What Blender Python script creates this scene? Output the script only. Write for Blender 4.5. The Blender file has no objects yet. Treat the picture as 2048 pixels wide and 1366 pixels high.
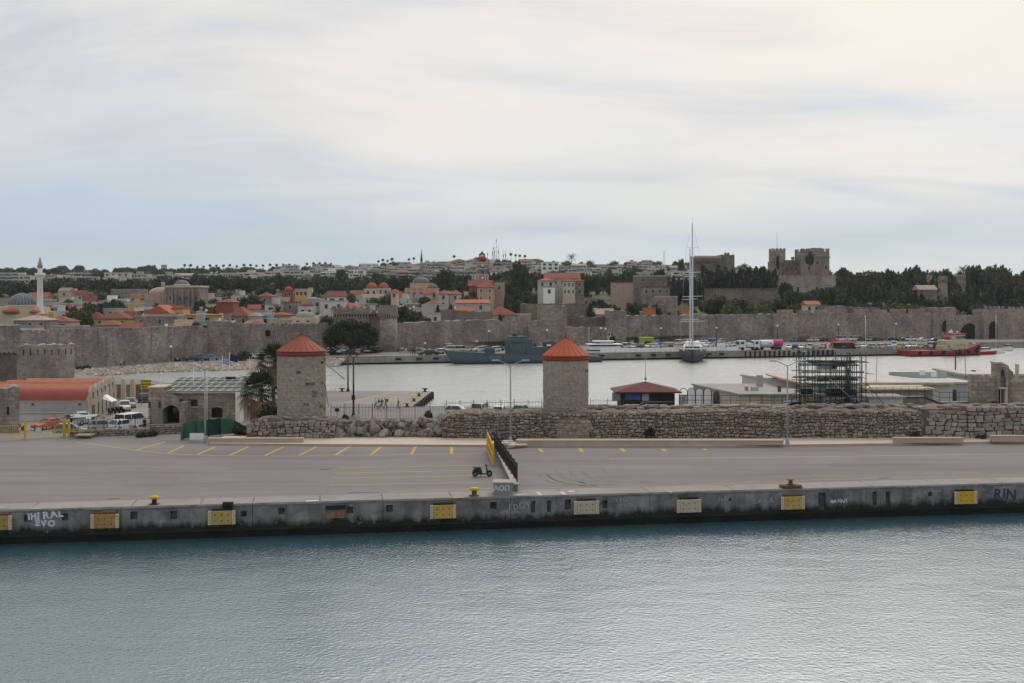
import bpy, math, random
import numpy as np
from mathutils import Vector, Matrix, Euler
random.seed(7)
R = math.radians
S = bpy.context.scene
C = S.collection
# ------------------------------------------------------------------ camera, sky, sun, exposure
F, HY, CX, ZC = 2400.0, 590.0, 1024.0, 18.8        # pixels of focal length, horizon row, centre column, eye height
cam_data = bpy.data.cameras.new('camera')
cam = bpy.data.objects.new('camera', cam_data); C.objects.link(cam)
cam_data.sensor_width = 36.0; cam_data.sensor_fit = 'HORIZONTAL'
cam_data.lens = 36.0 * F / 2048.0
cam_data.shift_y = -(683.0 - HY) / 2048.0
cam_data.clip_start = 0.5; cam_data.clip_end = 9000
cam.location = (0, 0, ZC); cam.rotation_euler = (R(90), 0, 0)
S.camera = cam
S.render.resolution_x, S.render.resolution_y = 1024, 683
S.view_settings.view_transform = 'Standard'; S.view_settings.look = 'None'
S.view_settings.exposure = 0.0; S.view_settings.gamma = 1.0
S.view_settings.use_curve_mapping = False
S.cycles.max_bounces = 6; S.cycles.transparent_max_bounces = 8
S.cycles.caustics_reflective = False; S.cycles.caustics_refractive = False
SUN_EL, SUN_AZ = R(44), R(16)                       # ahead of the camera, to its right, behind thin cloud
SKYO = (8.1, 9.7, 7.2, 5.4, 3.6, 8.3)
world = bpy.data.worlds.new('World'); S.world = world; world.use_nodes = True
def build_world():
    nt = world.node_tree; N = nt.nodes; L = nt.links; N.clear()
    out = N.new('ShaderNodeOutputWorld'); bg = N.new('ShaderNodeBackground')
    sky = N.new('ShaderNodeTexSky'); sky.sky_type = 'NISHITA'; sky.sun_disc = False
    sky.sun_elevation = SUN_EL; sky.sun_rotation = SUN_AZ
    sky.air_density = 0.75; sky.dust_density = 0.25; sky.ozone_density = 2.0
    tc = N.new('ShaderNodeTexCoord')
    sep = N.new('ShaderNodeSeparateXYZ'); L.new(tc.outputs['Generated'], sep.inputs[0])
    # project the view direction on a cloud deck high above: streaks get closer towards the horizon
    zz = N.new('ShaderNodeMath'); zz.operation = 'MAXIMUM'; L.new(sep.outputs['Z'], zz.inputs[0]); zz.inputs[1].default_value = 0.0
    za = N.new('ShaderNodeMath'); za.operation = 'ADD'; L.new(zz.outputs[0], za.inputs[0]); za.inputs[1].default_value = 0.20
    dx = N.new('ShaderNodeMath'); dx.operation = 'DIVIDE'; L.new(sep.outputs['X'], dx.inputs[0]); L.new(za.outputs[0], dx.inputs[1])
    dy = N.new('ShaderNodeMath'); dy.operation = 'DIVIDE'; L.new(sep.outputs['Y'], dy.inputs[0]); L.new(za.outputs[0], dy.inputs[1])
    cb = N.new('ShaderNodeCombineXYZ'); L.new(dx.outputs[0], cb.inputs[0]); L.new(dy.outputs[0], cb.inputs[1])
    def noise(scale, detail, rough, loc, dist=0.0, sx=1.0, sy=1.0):
        mp = N.new('ShaderNodeMapping'); mp.inputs['Location'].default_value = loc; mp.inputs['Scale'].default_value = (sx, sy, 1)
        L.new(cb.outputs[0], mp.inputs[0])
        n = N.new('ShaderNodeTexNoise'); n.inputs['Scale'].default_value = scale; n.inputs['Detail'].default_value = detail
        n.inputs['Roughness'].default_value = rough; n.inputs['Distortion'].default_value = dist
        L.new(mp.outputs[0], n.inputs['Vector']); return n
    def ramp(src, a, b, smooth=True):
        m = N.new('ShaderNodeMapRange'); m.interpolation_type = 'SMOOTHSTEP' if smooth else 'LINEAR'
        m.inputs['From Min'].default_value = a; m.inputs['From Max'].default_value = b
        L.new(src, m.inputs['Value']); return m.outputs['Result']
    n1 = noise(0.7, 6, 0.55, (SKYO[0], SKYO[1], 0), 0.5, 1.0, 1.0)
    n2 = noise(1.7, 6, 0.55, (SKYO[2], SKYO[3], 0), 0.5, 0.55, 1.1)
    veil = ramp(n1.outputs[0], 0.18, 0.60)
    el = ramp(sep.outputs['Z'], -0.06, 0.10)          # the veil thins towards the horizon
    cover = N.new('ShaderNodeMath'); cover.operation = 'MULTIPLY'; L.new(veil, cover.inputs[0]); L.new(el, cover.inputs[1])
    cov2 = N.new('ShaderNodeMapRange'); L.new(cover.outputs[0], cov2.inputs['Value'])
    cov2.inputs['To Min'].default_value = 0.62; cov2.inputs['To Max'].default_value = 0.97
    # cloud colour: white lit, pale lilac where thick
    thick = ramp(n2.outputs[0], 0.40, 0.78)
    cc = N.new('ShaderNodeMix'); cc.data_type = 'RGBA'; L.new(thick, cc.inputs['Factor'])
    cc.inputs['A'].default_value = (8.5, 8.2, 7.65, 1); cc.inputs['B'].default_value = (6.2, 6.35, 6.8, 1)
    # far off, low in the sky, the cloud is seen through blue grey air, here more and there less
    low = ramp(sep.outputs['Z'], 0.0, 0.16); n3 = noise(0.55, 3, 0.5, (SKYO[4], SKYO[5], 0)); lv = N.new('ShaderNodeMath'); lv.operation = 'MULTIPLY_ADD'
    L.new(ramp(n3.outputs[0], 0.38, 0.62), lv.inputs[0]); lv.inputs[1].default_value = 0.45; L.new(low, lv.inputs[2]); lv.use_clamp = True
    hz = N.new('ShaderNodeMix'); hz.data_type = 'RGBA'; L.new(lv.outputs[0], hz.inputs['Factor']); hz.inputs['A'].default_value = (4.7, 5.75, 6.5, 1); L.new(cc.outputs['Result'], hz.inputs['B']); cc = hz
    mix = N.new('ShaderNodeMix'); mix.data_type = 'RGBA'
    L.new(cov2.outputs[0], mix.inputs['Factor']); L.new(sky.outputs[0], mix.inputs['A']); L.new(cc.outputs['Result'], mix.inputs['B'])
    # thin cloud glows a little warmer and brighter towards the hidden sun
    sv = N.new('ShaderNodeVectorMath'); sv.operation = 'DOT_PRODUCT'; L.new(tc.outputs['Generated'], sv.inputs[0])
    sv.inputs[1].default_value = (math.sin(SUN_AZ)*math.cos(SUN_EL), math.cos(SUN_AZ)*math.cos(SUN_EL), math.sin(SUN_EL))
    gl = ramp(sv.outputs['Value'], 0.55, 1.0); gm = N.new('ShaderNodeMix'); gm.data_type = 'RGBA'; L.new(gl, gm.inputs['Factor'])
    gm.inputs['A'].default_value = (0.90, 0.93, 0.98, 1); gm.inputs['B'].default_value = (1.24, 1.19, 1.10, 1)
    mx2 = N.new('ShaderNodeMix'); mx2.data_type = 'RGBA'; mx2.blend_type = 'MULTIPLY'; mx2.inputs['Factor'].default_value = 1.0
    L.new(mix.outputs['Result'], mx2.inputs['A']); L.new(gm.outputs['Result'], mx2.inputs['B']); mix = mx2
    L.new(mix.outputs['Result'], bg.inputs['Color']); bg.inputs['Strength'].default_value = 0.1
    L.new(bg.outputs[0], out.inputs[0])
build_world()
sun_data = bpy.data.lights.new('sun', 'SUN'); sun_data.energy = 1.4; sun_data.angle = R(50); sun_data.color = (1.0, 0.94, 0.86)
sun = bpy.data.objects.new('sun', sun_data); C.objects.link(sun)
sun_dir = Vector((math.sin(SUN_AZ) * math.cos(SUN_EL), math.cos(SUN_AZ) * math.cos(SUN_EL), math.sin(SUN_EL)))
sun.rotation_euler = (-sun_dir).to_track_quat('-Z', 'Y').to_euler(); sun.location = (0, 0, 300)

# ------------------------------------------------------------------ helpers: from a photo column/row and a known distance or height to a place
def X(px, Y): return (px - CX) / F * Y
def Z(py, Y): return ZC - (py - HY) / F * Y
def GY(py, z): return F * (ZC - z) / (py - HY)
def G(px, py, z): y = GY(py, z); return (X(px, y), y)
def lerp(v, xs, ys): return float(np.interp(v, xs, ys))

class MB:
    """collects shapes and links them as one mesh object"""
    def __init__(s): s.v = []; s.f = []; s.m = []; s.sm = []
    def add(s, vs, fs, mi=0, smooth=False):
        o = len(s.v); s.v += [tuple(p) for p in vs]
        for f in fs: s.f.append(tuple(o + i for i in f)); s.m.append(mi); s.sm.append(smooth)
        return s
    def box(s, x0, x1, y0, y1, z0, z1, mi=0):
        return s.add([(x0,y0,z0),(x1,y0,z0),(x1,y1,z0),(x0,y1,z0),(x0,y0,z1),(x1,y0,z1),(x1,y1,z1),(x0,y1,z1)],
              [(0,3,2,1),(4,5,6,7),(0,1,5,4),(1,2,6,5),(2,3,7,6),(3,0,4,7)], mi)
    def cbox(s, cx, cy, cz, sx, sy, sz, mi=0, rz=0.0, b=0.0):
        """centred box, rotated about z, optionally chamfered on its upright and top edges"""
        c, n = math.cos(rz), math.sin(rz); hx, hy, hz = sx/2, sy/2, sz/2
        if b <= 0:
            q = [(-hx,-hy,-hz),(hx,-hy,-hz),(hx,hy,-hz),(-hx,hy,-hz),(-hx,-hy,hz),(hx,-hy,hz),(hx,hy,hz),(-hx,hy,hz)]
            fs = [(0,3,2,1),(4,5,6,7),(0,1,5,4),(1,2,6,5),(2,3,7,6),(3,0,4,7)]
        else:
            def ring(z, i):
                x, y = hx - i, hy - i
                return [(-x+b,-y,z),(x-b,-y,z),(x,-y+b,z),(x,y-b,z),(x-b,y,z),(-x+b,y,z),(-x,y-b,z),(-x,-y+b,z)]
            q = ring(-hz, 0) + ring(hz - b, 0) + ring(hz, b)
            fs = [tuple(range(7, -1, -1)), tuple(range(16, 24))]
            for k in (0, 8):
                for i in range(8): j = (i + 1) % 8; fs.append((k+i, k+j, k+8+j, k+8+i))
        return s.add([(cx + x*c - y*n, cy + x*n + y*c, cz + z) for x, y, z in q], fs, mi)
    def prism(s, poly, z0, z1, mi=0, mtop=None):
        n = len(poly); vs = [(x, y, z0) for x, y in poly] + [(x, y, z1) for x, y in poly]
        s.add(vs, [tuple(range(n-1, -1, -1))] + [(i, (i+1) % n, n+(i+1) % n, n+i) for i in range(n)], mi)
        return s.add([(x, y, z1) for x, y in poly], [tuple(range(n))], mi if mtop is None else mtop)
    def xprism(s, poly, x0, x1, mi=0):
        """poly of (y, z) pushed along x"""
        n = len(poly)
        return s.add([(x0, y, z) for y, z in poly] + [(x1, y, z) for y, z in poly],
              [tuple(range(n)), tuple(range(2*n-1, n-1, -1))] + [(i, n+i, n+(i+1) % n, (i+1) % n) for i in range(n)], mi)
    def yprism(s, poly, y0, y1, mi=0):
        n = len(poly)
        return s.add([(x, y0, z) for x, z in poly] + [(x, y1, z) for x, z in poly],
              [tuple(range(n)), tuple(range(2*n-1, n-1, -1))] + [(i, n+i, n+(i+1) % n, (i+1) % n) for i in range(n)], mi)
    def lathe(s, prof, n=16, mi=0, x=0.0, y=0.0, smooth=True, a0=0.0):
        o = []
        for r, z in prof:
            for k in range(n):
                a = a0 + 2*math.pi*k/n; o.append((x + r*math.cos(a), y + r*math.sin(a), z))
        fs = []
        for i in range(len(prof)-1):
            for k in range(n): fs.append((i*n+k, i*n+(k+1) % n, (i+1)*n+(k+1) % n, (i+1)*n+k))
        if prof[0][0] > 1e-4: fs.append(tuple(range(n-1, -1, -1)))
        if prof[-1][0] > 1e-4: fs.append(tuple(range((len(prof)-1)*n, len(prof)*n)))
        return s.add(o, fs, mi, smooth)
    def tube(s, p, q, r, n=6, mi=0, r2=None, smooth=True):
        p, q = Vector(p), Vector(q); d = q - p
        if d.length < 1e-6: return s
        w = d.normalized(); u = w.cross(Vector((0,0,1)) if abs(w.z) < 0.9 else Vector((1,0,0))).normalized(); v = w.cross(u)
        r2 = r if r2 is None else r2; vs = []
        for c0, rr in ((p, r), (q, r2)):
            for k in range(n): a = 2*math.pi*k/n; vs.append(c0 + (u*math.cos(a) + v*math.sin(a))*rr)
        return s.add(vs, [(k, (k+1) % n, n+(k+1) % n, n+k) for k in range(n)] + [tuple(range(n-1,-1,-1)), tuple(range(n, 2*n))], mi, smooth)
    def path(s, pts, r, n=6, mi=0):
        for a, b in zip(pts, pts[1:]): s.tube(a, b, r, n, mi)
        return s
    def quad(s, a, b, c, d, mi=0): return s.add([a, b, c, d], [(0,1,2,3)], mi)
    def hip(s, x0, x1, y0, y1, z, h, o=0.3, mi=0, ridge=None):
        x0 -= o; x1 += o; y0 -= o; y1 += o
        w, d = x1-x0, y1-y0; k = min(w, d)/2 if ridge is None else ridge
        if w >= d: a, b = (x0+k, (y0+y1)/2, z+h), (x1-k, (y0+y1)/2, z+h)
        else: a, b = ((x0+x1)/2, y0+k, z+h), ((x0+x1)/2, y1-k, z+h)
        t = 0.18
        vs = [(x0,y0,z),(x1,y0,z),(x1,y1,z),(x0,y1,z),a,b,(x0,y0,z-t),(x1,y0,z-t),(x1,y1,z-t),(x0,y1,z-t)]
        fs = [(0,1,5,4),(2,3,4,5),(1,2,5),(3,0,4)] if w >= d else [(0,1,4),(1,2,5,4),(2,3,5),(3,0,4,5)]
        return s.add(vs, fs + [(9,8,7,6),(6,7,1,0),(7,8,2,1),(8,9,3,2),(9,6,0,3)], mi)
    def gable_x(s, x0, x1, y0, y1, z, h, o=0.3, mi=0):
        """ridge along x"""
        m = (y0+y1)/2
        return s.xprism([(y0-o, z-0.15), (y1+o, z-0.15), (y1+o, z), (m, z+h), (y0-o, z)], x0-o, x1+o, mi)
    def gable_y(s, x0, x1, y0, y1, z, h, o=0.3, mi=0):
        m = (x0+x1)/2
        return s.yprism([(x0-o, z-0.15), (x1+o, z-0.15), (x1+o, z), (m, z+h), (x0-o, z)], y0-o, y1+o, mi)
    def holed(s, x0, x1, z0, z1, y, holes, d=0.3, mi=0, mback=1):
        """upright face at y facing -y with rectangular recesses (hx0, hx1, hz0, hz1) of depth d"""
        xs = sorted({x0, x1, *[v for h in holes for v in h[:2]]}); zs = sorted({z0, z1, *[v for h in holes for v in h[2:]]})
        for a, b in zip(xs, xs[1:]):
            for c, e in zip(zs, zs[1:]):
                mx, mz = (a+b)/2, (c+e)/2
                if any(h[0] < mx < h[1] and h[2] < mz < h[3] for h in holes): continue
                s.quad((a,y,c),(b,y,c),(b,y,e),(a,y,e), mi)
        for h in holes:
            a, b, c, e = h
            s.quad((a,y,c),(a,y+d,c),(a,y+d,e),(a,y,e), mi); s.quad((b,y+d,c),(b,y,c),(b,y,e),(b,y+d,e), mi)
            s.quad((a,y,e),(a,y+d,e),(b,y+d,e),(b,y,e), mi); s.quad((a,y+d,c),(a,y,c),(b,y,c),(b,y+d,c), mi)
            s.quad((a,y+d,c),(b,y+d,c),(b,y+d,e),(a,y+d,e), mback)
        return s
    def mesh(s, name, mats):
        me = bpy.data.meshes.new(name); me.from_pydata(s.v, [], s.f)
        for m in (mats if isinstance(mats, (list, tuple)) else [mats]): me.materials.append(m)
        me.polygons.foreach_set('material_index', s.m); me.polygons.foreach_set('use_smooth', s.sm); me.update()
        return me
    def build(s, name, mats, parent=None, loc=(0,0,0), rz=0.0):
        return link(name, s.mesh(name, mats), parent, loc, rz)

def link(name, me, parent=None, loc=(0,0,0), rz=0.0, scale=None):
    o = bpy.data.objects.new(name, me); C.objects.link(o); o.location = loc
    if rz: o.rotation_euler = (0, 0, rz)
    if scale is not None: o.scale = scale
    if parent is not None: o.parent = parent
    return o
def tag(o, label, cat, group=None):
    o['label'] = label; o['category'] = cat; o['kind'] = 'thing'
    if group: o['group'] = group
    ALL.append(o); return o
def thing(name, label, cat, loc=(0,0,0), rz=0.0, group=None):
    o = bpy.data.objects.new(name, None); C.objects.link(o); o.location = loc; o.rotation_euler = (0,0,rz)
    o.empty_display_size = 0.5
    return tag(o, label, cat, group)
def struct(o): o['kind'] = 'structure'; return o
def stuff(o): o['kind'] = 'stuff'; return o
ALL = []; AUTO = []                                   # AUTO: things whose labels may repeat and get an ordinal at the end
def copy_tree(o, loc, rz, label, cat, group=None, scale=None):
    kids = [c for c in KIDS.get(o.name, [])]
    r = o.copy(); C.objects.link(r); r.location = loc; r.rotation_euler = (0, 0, rz)
    if scale is not None: r.scale = scale
    tag(r, label, cat, group)
    for ch in kids:
        c = ch.copy(); C.objects.link(c); c.parent = r
        for g in KIDS.get(ch.name, []): d = g.copy(); C.objects.link(d); d.parent = c
    return r
KIDS = {}
def remember(o):
    """note a thing's children so that copy_tree need not search the scene"""
    for ch in o.children_recursive: KIDS.setdefault(ch.parent.name, []).append(ch)

# ------------------------------------------------------------------ materials
MATS = {}
def newmat(name):
    m = bpy.data.materials.new(name); m.use_nodes = True
    nt = m.node_tree; b = nt.nodes['Principled BSDF']; MATS[name] = m
    return m, nt, nt.nodes, nt.links, b
def mix_rgb(N, L, fac, a, b, mode='MIX'):
    x = N.new('ShaderNodeMix'); x.data_type = 'RGBA'; x.blend_type = mode
    for k, v in (('Factor', fac), ('A', a), ('B', b)):
        if hasattr(v, 'default_value') or hasattr(v, 'links'): L.new(v, x.inputs[k])
        elif isinstance(v, (int, float)): x.inputs[k].default_value = v
        else: x.inputs[k].default_value = (*v[:3], 1)
    return x.outputs['Result']
def mrange(N, L, src, a, b, c=0.0, d=1.0):
    m = N.new('ShaderNodeMapRange'); m.inputs['From Min'].default_value = a; m.inputs['From Max'].default_value = b
    m.inputs['To Min'].default_value = c; m.inputs['To Max'].default_value = d; L.new(src, m.inputs['Value']); return m.outputs['Result']
def noise_node(N, L, vec, scale, detail=4, rough=0.6, stretch=None):
    if stretch:
        mp = N.new('ShaderNodeMapping'); mp.inputs['Scale'].default_value = stretch; L.new(vec, mp.inputs[0]); vec = mp.outputs[0]
    n = N.new('ShaderNodeTexNoise'); n.inputs['Scale'].default_value = scale; n.inputs['Detail'].default_value = detail
    n.inputs['Roughness'].default_value = rough; L.new(vec, n.inputs['Vector']); return n.outputs[0]
def mat(name, col, rough=0.8, var=0.12, scale=1.5, bump=0.0, metal=0.0, rand=0.0, streak=0.0, spec=0.3, dirt=None, bscale=None, world=False):
    m, nt, N, L, b = newmat(name)
    b.inputs['Roughness'].default_value = rough; b.inputs['Metallic'].default_value = metal
    b.inputs['Specular IOR Level'].default_value = spec
    if world: pos = N.new('ShaderNodeNewGeometry').outputs['Position']
    else: pos = N.new('ShaderNodeTexCoord').outputs['Object']
    c = mix_rgb(N, L, mrange(N, L, noise_node(N, L, pos, scale, 6), 0.3, 0.7), tuple(v*(1-var) for v in col), tuple(min(1, v*(1+var)) for v in col))
    if streak:
        st = mrange(N, L, noise_node(N, L, pos, 1.0, 5, 0.65, (1.6, 1.6, 0.12)), 0.5, 0.72)
        sm = N.new('ShaderNodeMath'); sm.operation = 'MULTIPLY'; L.new(st, sm.inputs[0]); sm.inputs[1].default_value = streak
        c = mix_rgb(N, L, sm.outputs[0], c, tuple(v*0.35 for v in col))
    if dirt:
        dm = mrange(N, L, noise_node(N, L, pos, dirt[1], 5, 0.7), dirt[2], dirt[2]+0.12)
        c = mix_rgb(N, L, dm, c, dirt[0])
    if rand:
        oi = N.new('ShaderNodeObjectInfo'); k = mrange(N, L, oi.outputs['Random'], 0, 1, 1-rand, 1+rand)
        vm = N.new('ShaderNodeVectorMath'); vm.operation = 'SCALE'; L.new(c, vm.inputs[0]); L.new(k, vm.inputs['Scale']); c = vm.outputs[0]
    L.new(c, b.inputs['Base Color'])
    if bump:
        bp = N.new('ShaderNodeBump'); bp.inputs['Strength'].default_value = bump; bp.inputs['Distance'].default_value = 0.05
        L.new(noise_node(N, L, pos, bscale or scale*4, 5), bp.inputs['Height']); L.new(bp.outputs[0], b.inputs['Normal'])
    return m
def masonry(name, col, bw=0.7, bh=0.32, mortar=0.55, var=0.25, streak=0.4, blotch=(0.16, 0.13, 0.11), blot=0.5, bump=0.5, rand=0.0, dist=0.08):
    m, nt, N, L, b = newmat(name); b.inputs['Roughness'].default_value = 0.92; b.inputs['Specular IOR Level'].default_value = 0.2
    g = N.new('ShaderNodeNewGeometry'); pos = g.outputs['Position']
    sp = N.new('ShaderNodeSeparateXYZ'); L.new(pos, sp.inputs[0])
    a = N.new('ShaderNodeMath'); a.operation = 'MULTIPLY_ADD'; L.new(sp.outputs[1], a.inputs[0]); a.inputs[1].default_value = 0.83; L.new(sp.outputs[0], a.inputs[2])
    cb = N.new('ShaderNodeCombineXYZ'); L.new(a.outputs[0], cb.inputs[0]); L.new(sp.outputs[2], cb.inputs[1])
    nd = N.new('ShaderNodeTexNoise'); nd.inputs['Scale'].default_value = 1.2; L.new(pos, nd.inputs['Vector'])
    vs = N.new('ShaderNodeVectorMath'); vs.operation = 'SCALE'; L.new(nd.outputs['Color'], vs.inputs[0]); vs.inputs['Scale'].default_value = dist*4
    va = N.new('ShaderNodeVectorMath'); va.operation = 'ADD'; L.new(cb.outputs[0], va.inputs[0]); L.new(vs.outputs[0], va.inputs[1])
    br = N.new('ShaderNodeTexBrick'); L.new(va.outputs[0], br.inputs['Vector']); br.inputs['Scale'].default_value = 1.0
    br.inputs['Brick Width'].default_value = bw; br.inputs['Row Height'].default_value = bh; br.inputs['Mortar Size'].default_value = bh*0.09
    br.inputs['Color1'].default_value = (*[v*(1-var) for v in col], 1); br.inputs['Color2'].default_value = (*[min(1, v*(1+var)) for v in col], 1)
    br.inputs['Mortar'].default_value = (*[v*mortar for v in col], 1); br.inputs['Bias'].default_value = 0.0
    c = br.outputs['Color']
    c = mix_rgb(N, L, mrange(N, L, noise_node(N, L, pos, 0.9, 8, 0.7), 0.25, 0.75, 0.0, 1.0), c, mix_rgb(N, L, 1.0, c, (0.62, 0.6, 0.6), 'MULTIPLY'))
    c = mix_rgb(N, L, mrange(N, L, noise_node(N, L, pos, 0.16, 5, 0.65), 0.36, 0.64), mix_rgb(N, L, 1.0, c, (0.66, 0.66, 0.68), 'MULTIPLY'), mix_rgb(N, L, 1.0, c, (1.22, 1.18, 1.12), 'MULTIPLY'))
    sv = noise_node(N, L, pos, 0.55, 6, 0.75)
    if blot: 
        bm = mrange(N, L, sv, 0.52, 0.70, 0, blot); c = mix_rgb(N, L, bm, c, blotch)
    if streak:
        st = mrange(N, L, noise_node(N, L, pos, 1.0, 6, 0.7, (0.9, 0.9, 0.10)), 0.52, 0.72, 0, streak)
        c = mix_rgb(N, L, st, c, tuple(v*0.30 for v in col))
    ps = mrange(N, L, noise_node(N, L, pos, 2.2, 3, 0.5), 0.64, 0.70, 0, 0.7)
    c = mix_rgb(N, L, ps, c, tuple(v*0.25 for v in col))
    L.new(c, b.inputs['Base Color'])
    bp = N.new('ShaderNodeBump'); bp.inputs['Strength'].default_value = bump; bp.inputs['Distance'].default_value = 0.08
    hm = N.new('ShaderNodeMath'); hm.operation = 'SUBTRACT'; L.new(noise_node(N, L, pos, 3.0, 5), hm.inputs[0]); L.new(br.outputs['Fac'], hm.inputs[1])
    L.new(hm.outputs[0], bp.inputs['Height']); L.new(bp.outputs[0], b.inputs['Normal'])
    return m
def leafmat(name, col, var=0.45, trans=0.25, rand=0.38):
    m, nt, N, L, b = newmat(name); b.inputs['Roughness'].default_value = 0.6; b.inputs['Specular IOR Level'].default_value = 0.15
    pos = N.new('ShaderNodeNewGeometry').outputs['Position']
    c = mix_rgb(N, L, mrange(N, L, noise_node(N, L, pos, 0.7, 4, 0.7), 0.3, 0.7), tuple(v*(1-var) for v in col), (col[0]*(1+var*1.25), col[1]*(1+var), col[2]*(1+var*0.5)))
    oi = N.new('ShaderNodeObjectInfo'); k = mrange(N, L, oi.outputs['Random'], 0, 1, 1-rand, 1+rand)
    vm = N.new('ShaderNodeVectorMath'); vm.operation = 'SCALE'; L.new(c, vm.inputs[0]); L.new(k, vm.inputs['Scale'])
    L.new(vm.outputs[0], b.inputs['Base Color'])
    t = N.new('ShaderNodeBsdfTranslucent'); L.new(vm.outputs[0], t.inputs['Color'])
    ms = N.new('ShaderNodeMixShader'); ms.inputs[0].default_value = trans
    L.new(b.outputs[0], ms.inputs[1]); L.new(t.outputs[0], ms.inputs[2]); L.new(ms.outputs[0], N['Material Output'].inputs['Surface'])
    return m
def water(name, body, bumps, rough=0.04, ior=1.33):
    m, nt, N, L, b = newmat(name)
    b.inputs['Base Color'].default_value = (*body, 1); b.inputs['Roughness'].default_value = rough; b.inputs['IOR'].default_value = 1.33
    b.inputs['Specular IOR Level'].default_value = 0.5; b.inputs['IOR'].default_value = ior; b.inputs['Specular Tint'].default_value = (0.88, 0.96, 1.0, 1)
    pos = N.new('ShaderNodeNewGeometry').outputs['Position']; nrm = None
    for sc, st, dist, stretch in bumps:
        bp = N.new('ShaderNodeBump'); bp.inputs['Strength'].default_value = st; bp.inputs['Distance'].default_value = dist
        L.new(noise_node(N, L, pos, sc, 3, 0.55, stretch), bp.inputs['Height'])
        if nrm is not None: L.new(nrm, bp.inputs['Normal'])
        nrm = bp.outputs[0]
    L.new(nrm, b.inputs['Normal']); return m
M_sea = water('sea water', (0.040, 0.088, 0.118), [(0.22, 0.5, 0.14, (0.7, 1.0, 1)), (1.1, 1.0, 0.018, (0.8, 1.0, 1)), (3.6, 1.0, 0.050, (1.0, 1.0, 1)), (9.0, 1.0, 0.010, (1.0, 1.0, 1))], 0.06, 2.9)
M_harbour = water('harbour water', (0.33, 0.35, 0.345), [(0.10, 0.5, 0.5, (0.5, 1, 1)), (0.5, 0.7, 0.4, (0.5, 1, 1)), (2.0, 1.0, 0.15, (0.5, 1, 1))], 0.20, 1.5)
STONE = (0.30, 0.265, 0.225)
M_wall = masonry('weathered city wall stone', (0.36, 0.332, 0.30), 1.1, 0.5, 0.70, 0.2, blot=0.75, streak=0.9)
M_wall_warm = masonry('warm wall stone', (0.385, 0.335, 0.285), 1.0, 0.46, 0.68, 0.2, blot=0.7, streak=0.6)
M_wall_dark = masonry('dark old stone', (0.25, 0.226, 0.20), 0.9, 0.42, 0.7, 0.18)
M_wall_lit = masonry('pale bastion stone', (0.47, 0.425, 0.375), 0.9, 0.42, 0.75, 0.14, blot=0.4, streak=0.5)  # pale stone, lightened further: light on the bastion face put into colour
M_mill = masonry('mill mortar', (0.29, 0.255, 0.22), 0.5, 0.25, 0.8, 0.1, streak=0.3, blot=0.3)
M_rubble_back = mat('earth mortar between stones', (0.17, 0.135, 0.11), 0.95, 0.35, 1.2, 0.6, dirt=((0.05, 0.055, 0.03), 0.8, 0.55), world=True)
M_stone = [mat('grey rubble stone', (0.27, 0.245, 0.215), 0.92, 0.3, 3.0, 0.5, rand=0.18),
           mat('brown rubble stone', (0.225, 0.175, 0.135), 0.92, 0.3, 3.0, 0.5, rand=0.18),
           mat('pale rubble stone', (0.325, 0.295, 0.255), 0.92, 0.25, 3.0, 0.5, rand=0.15)]
M_millstone = [mat('mill block', (0.315, 0.272, 0.232), 0.92, 0.2, 2.0, 0.4, rand=0.08), mat('mill block grey', (0.29, 0.265, 0.235), 0.92, 0.2, 2.0, 0.4, rand=0.08),
               mat('mill block warm', (0.325, 0.265, 0.21), 0.92, 0.2, 2.0, 0.4, rand=0.08)]
M_boulder = mat('pale boulder', (0.27, 0.245, 0.215), 0.95, 0.35, 1.4, 0.7, dirt=((0.11, 0.10, 0.08), 1.1, 0.47), rand=0.15)
M_armour = mat('rock armour stone', (0.50, 0.43, 0.37), 0.95, 0.2, 0.6, 0.3, rand=0.2)
def asphalt(name, col):
    m, nt, N, L, b = newmat(name); b.inputs['Roughness'].default_value = 0.9; b.inputs['Specular IOR Level'].default_value = 0.25
    pos = N.new('ShaderNodeNewGeometry').outputs['Position']; c = mix_rgb(N, L, mrange(N, L, noise_node(N, L, pos, 0.06, 6, 0.6, (0.5, 1.6, 1)), 0.35, 0.65), tuple(v*.86 for v in col), tuple(v*1.10 for v in col))
    for sc, st, lo, f, amt in ((0.16, (0.22, 1.5, 1), .50, .80, .7), (0.5, (0.12, 1.0, 1), .56, .84, .8), (1.6, None, .62, .70, .5), (0.11, None, .57, 1.13, .7), (0.9, (0.3, 1, 1), .64, 1.18, .6)):
        c = mix_rgb(N, L, mrange(N, L, noise_node(N, L, pos, sc, 5, 0.65, st), lo, lo+.12, 0, amt), c, mix_rgb(N, L, 1.0, c, (f, f, f*1.01), 'MULTIPLY'))
    L.new(c, b.inputs['Base Color']); bp = N.new('ShaderNodeBump'); bp.inputs['Strength'].default_value = .2; bp.inputs['Distance'].default_value = .03
    L.new(noise_node(N, L, pos, 7, 5), bp.inputs['Height']); L.new(bp.outputs[0], b.inputs['Normal']); return m
M_asphalt = asphalt('worn asphalt', (0.203, 0.190, 0.186))
M_apron = mat('concrete apron', (0.27, 0.247, 0.236), 0.9, 0.16, 0.25, 0.2, dirt=((0.19, 0.175, 0.165), 0.35, 0.58), bscale=6, world=True)
M_mole = asphalt('mole asphalt', (0.225, 0.215, 0.21))
M_quayface = mat('stained quay concrete', (0.215, 0.21, 0.208), 0.9, 0.38, 0.7, 0.5, streak=0.7, dirt=((0.085, 0.083, 0.082), 0.4, 0.52), world=True, bscale=5)
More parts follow.
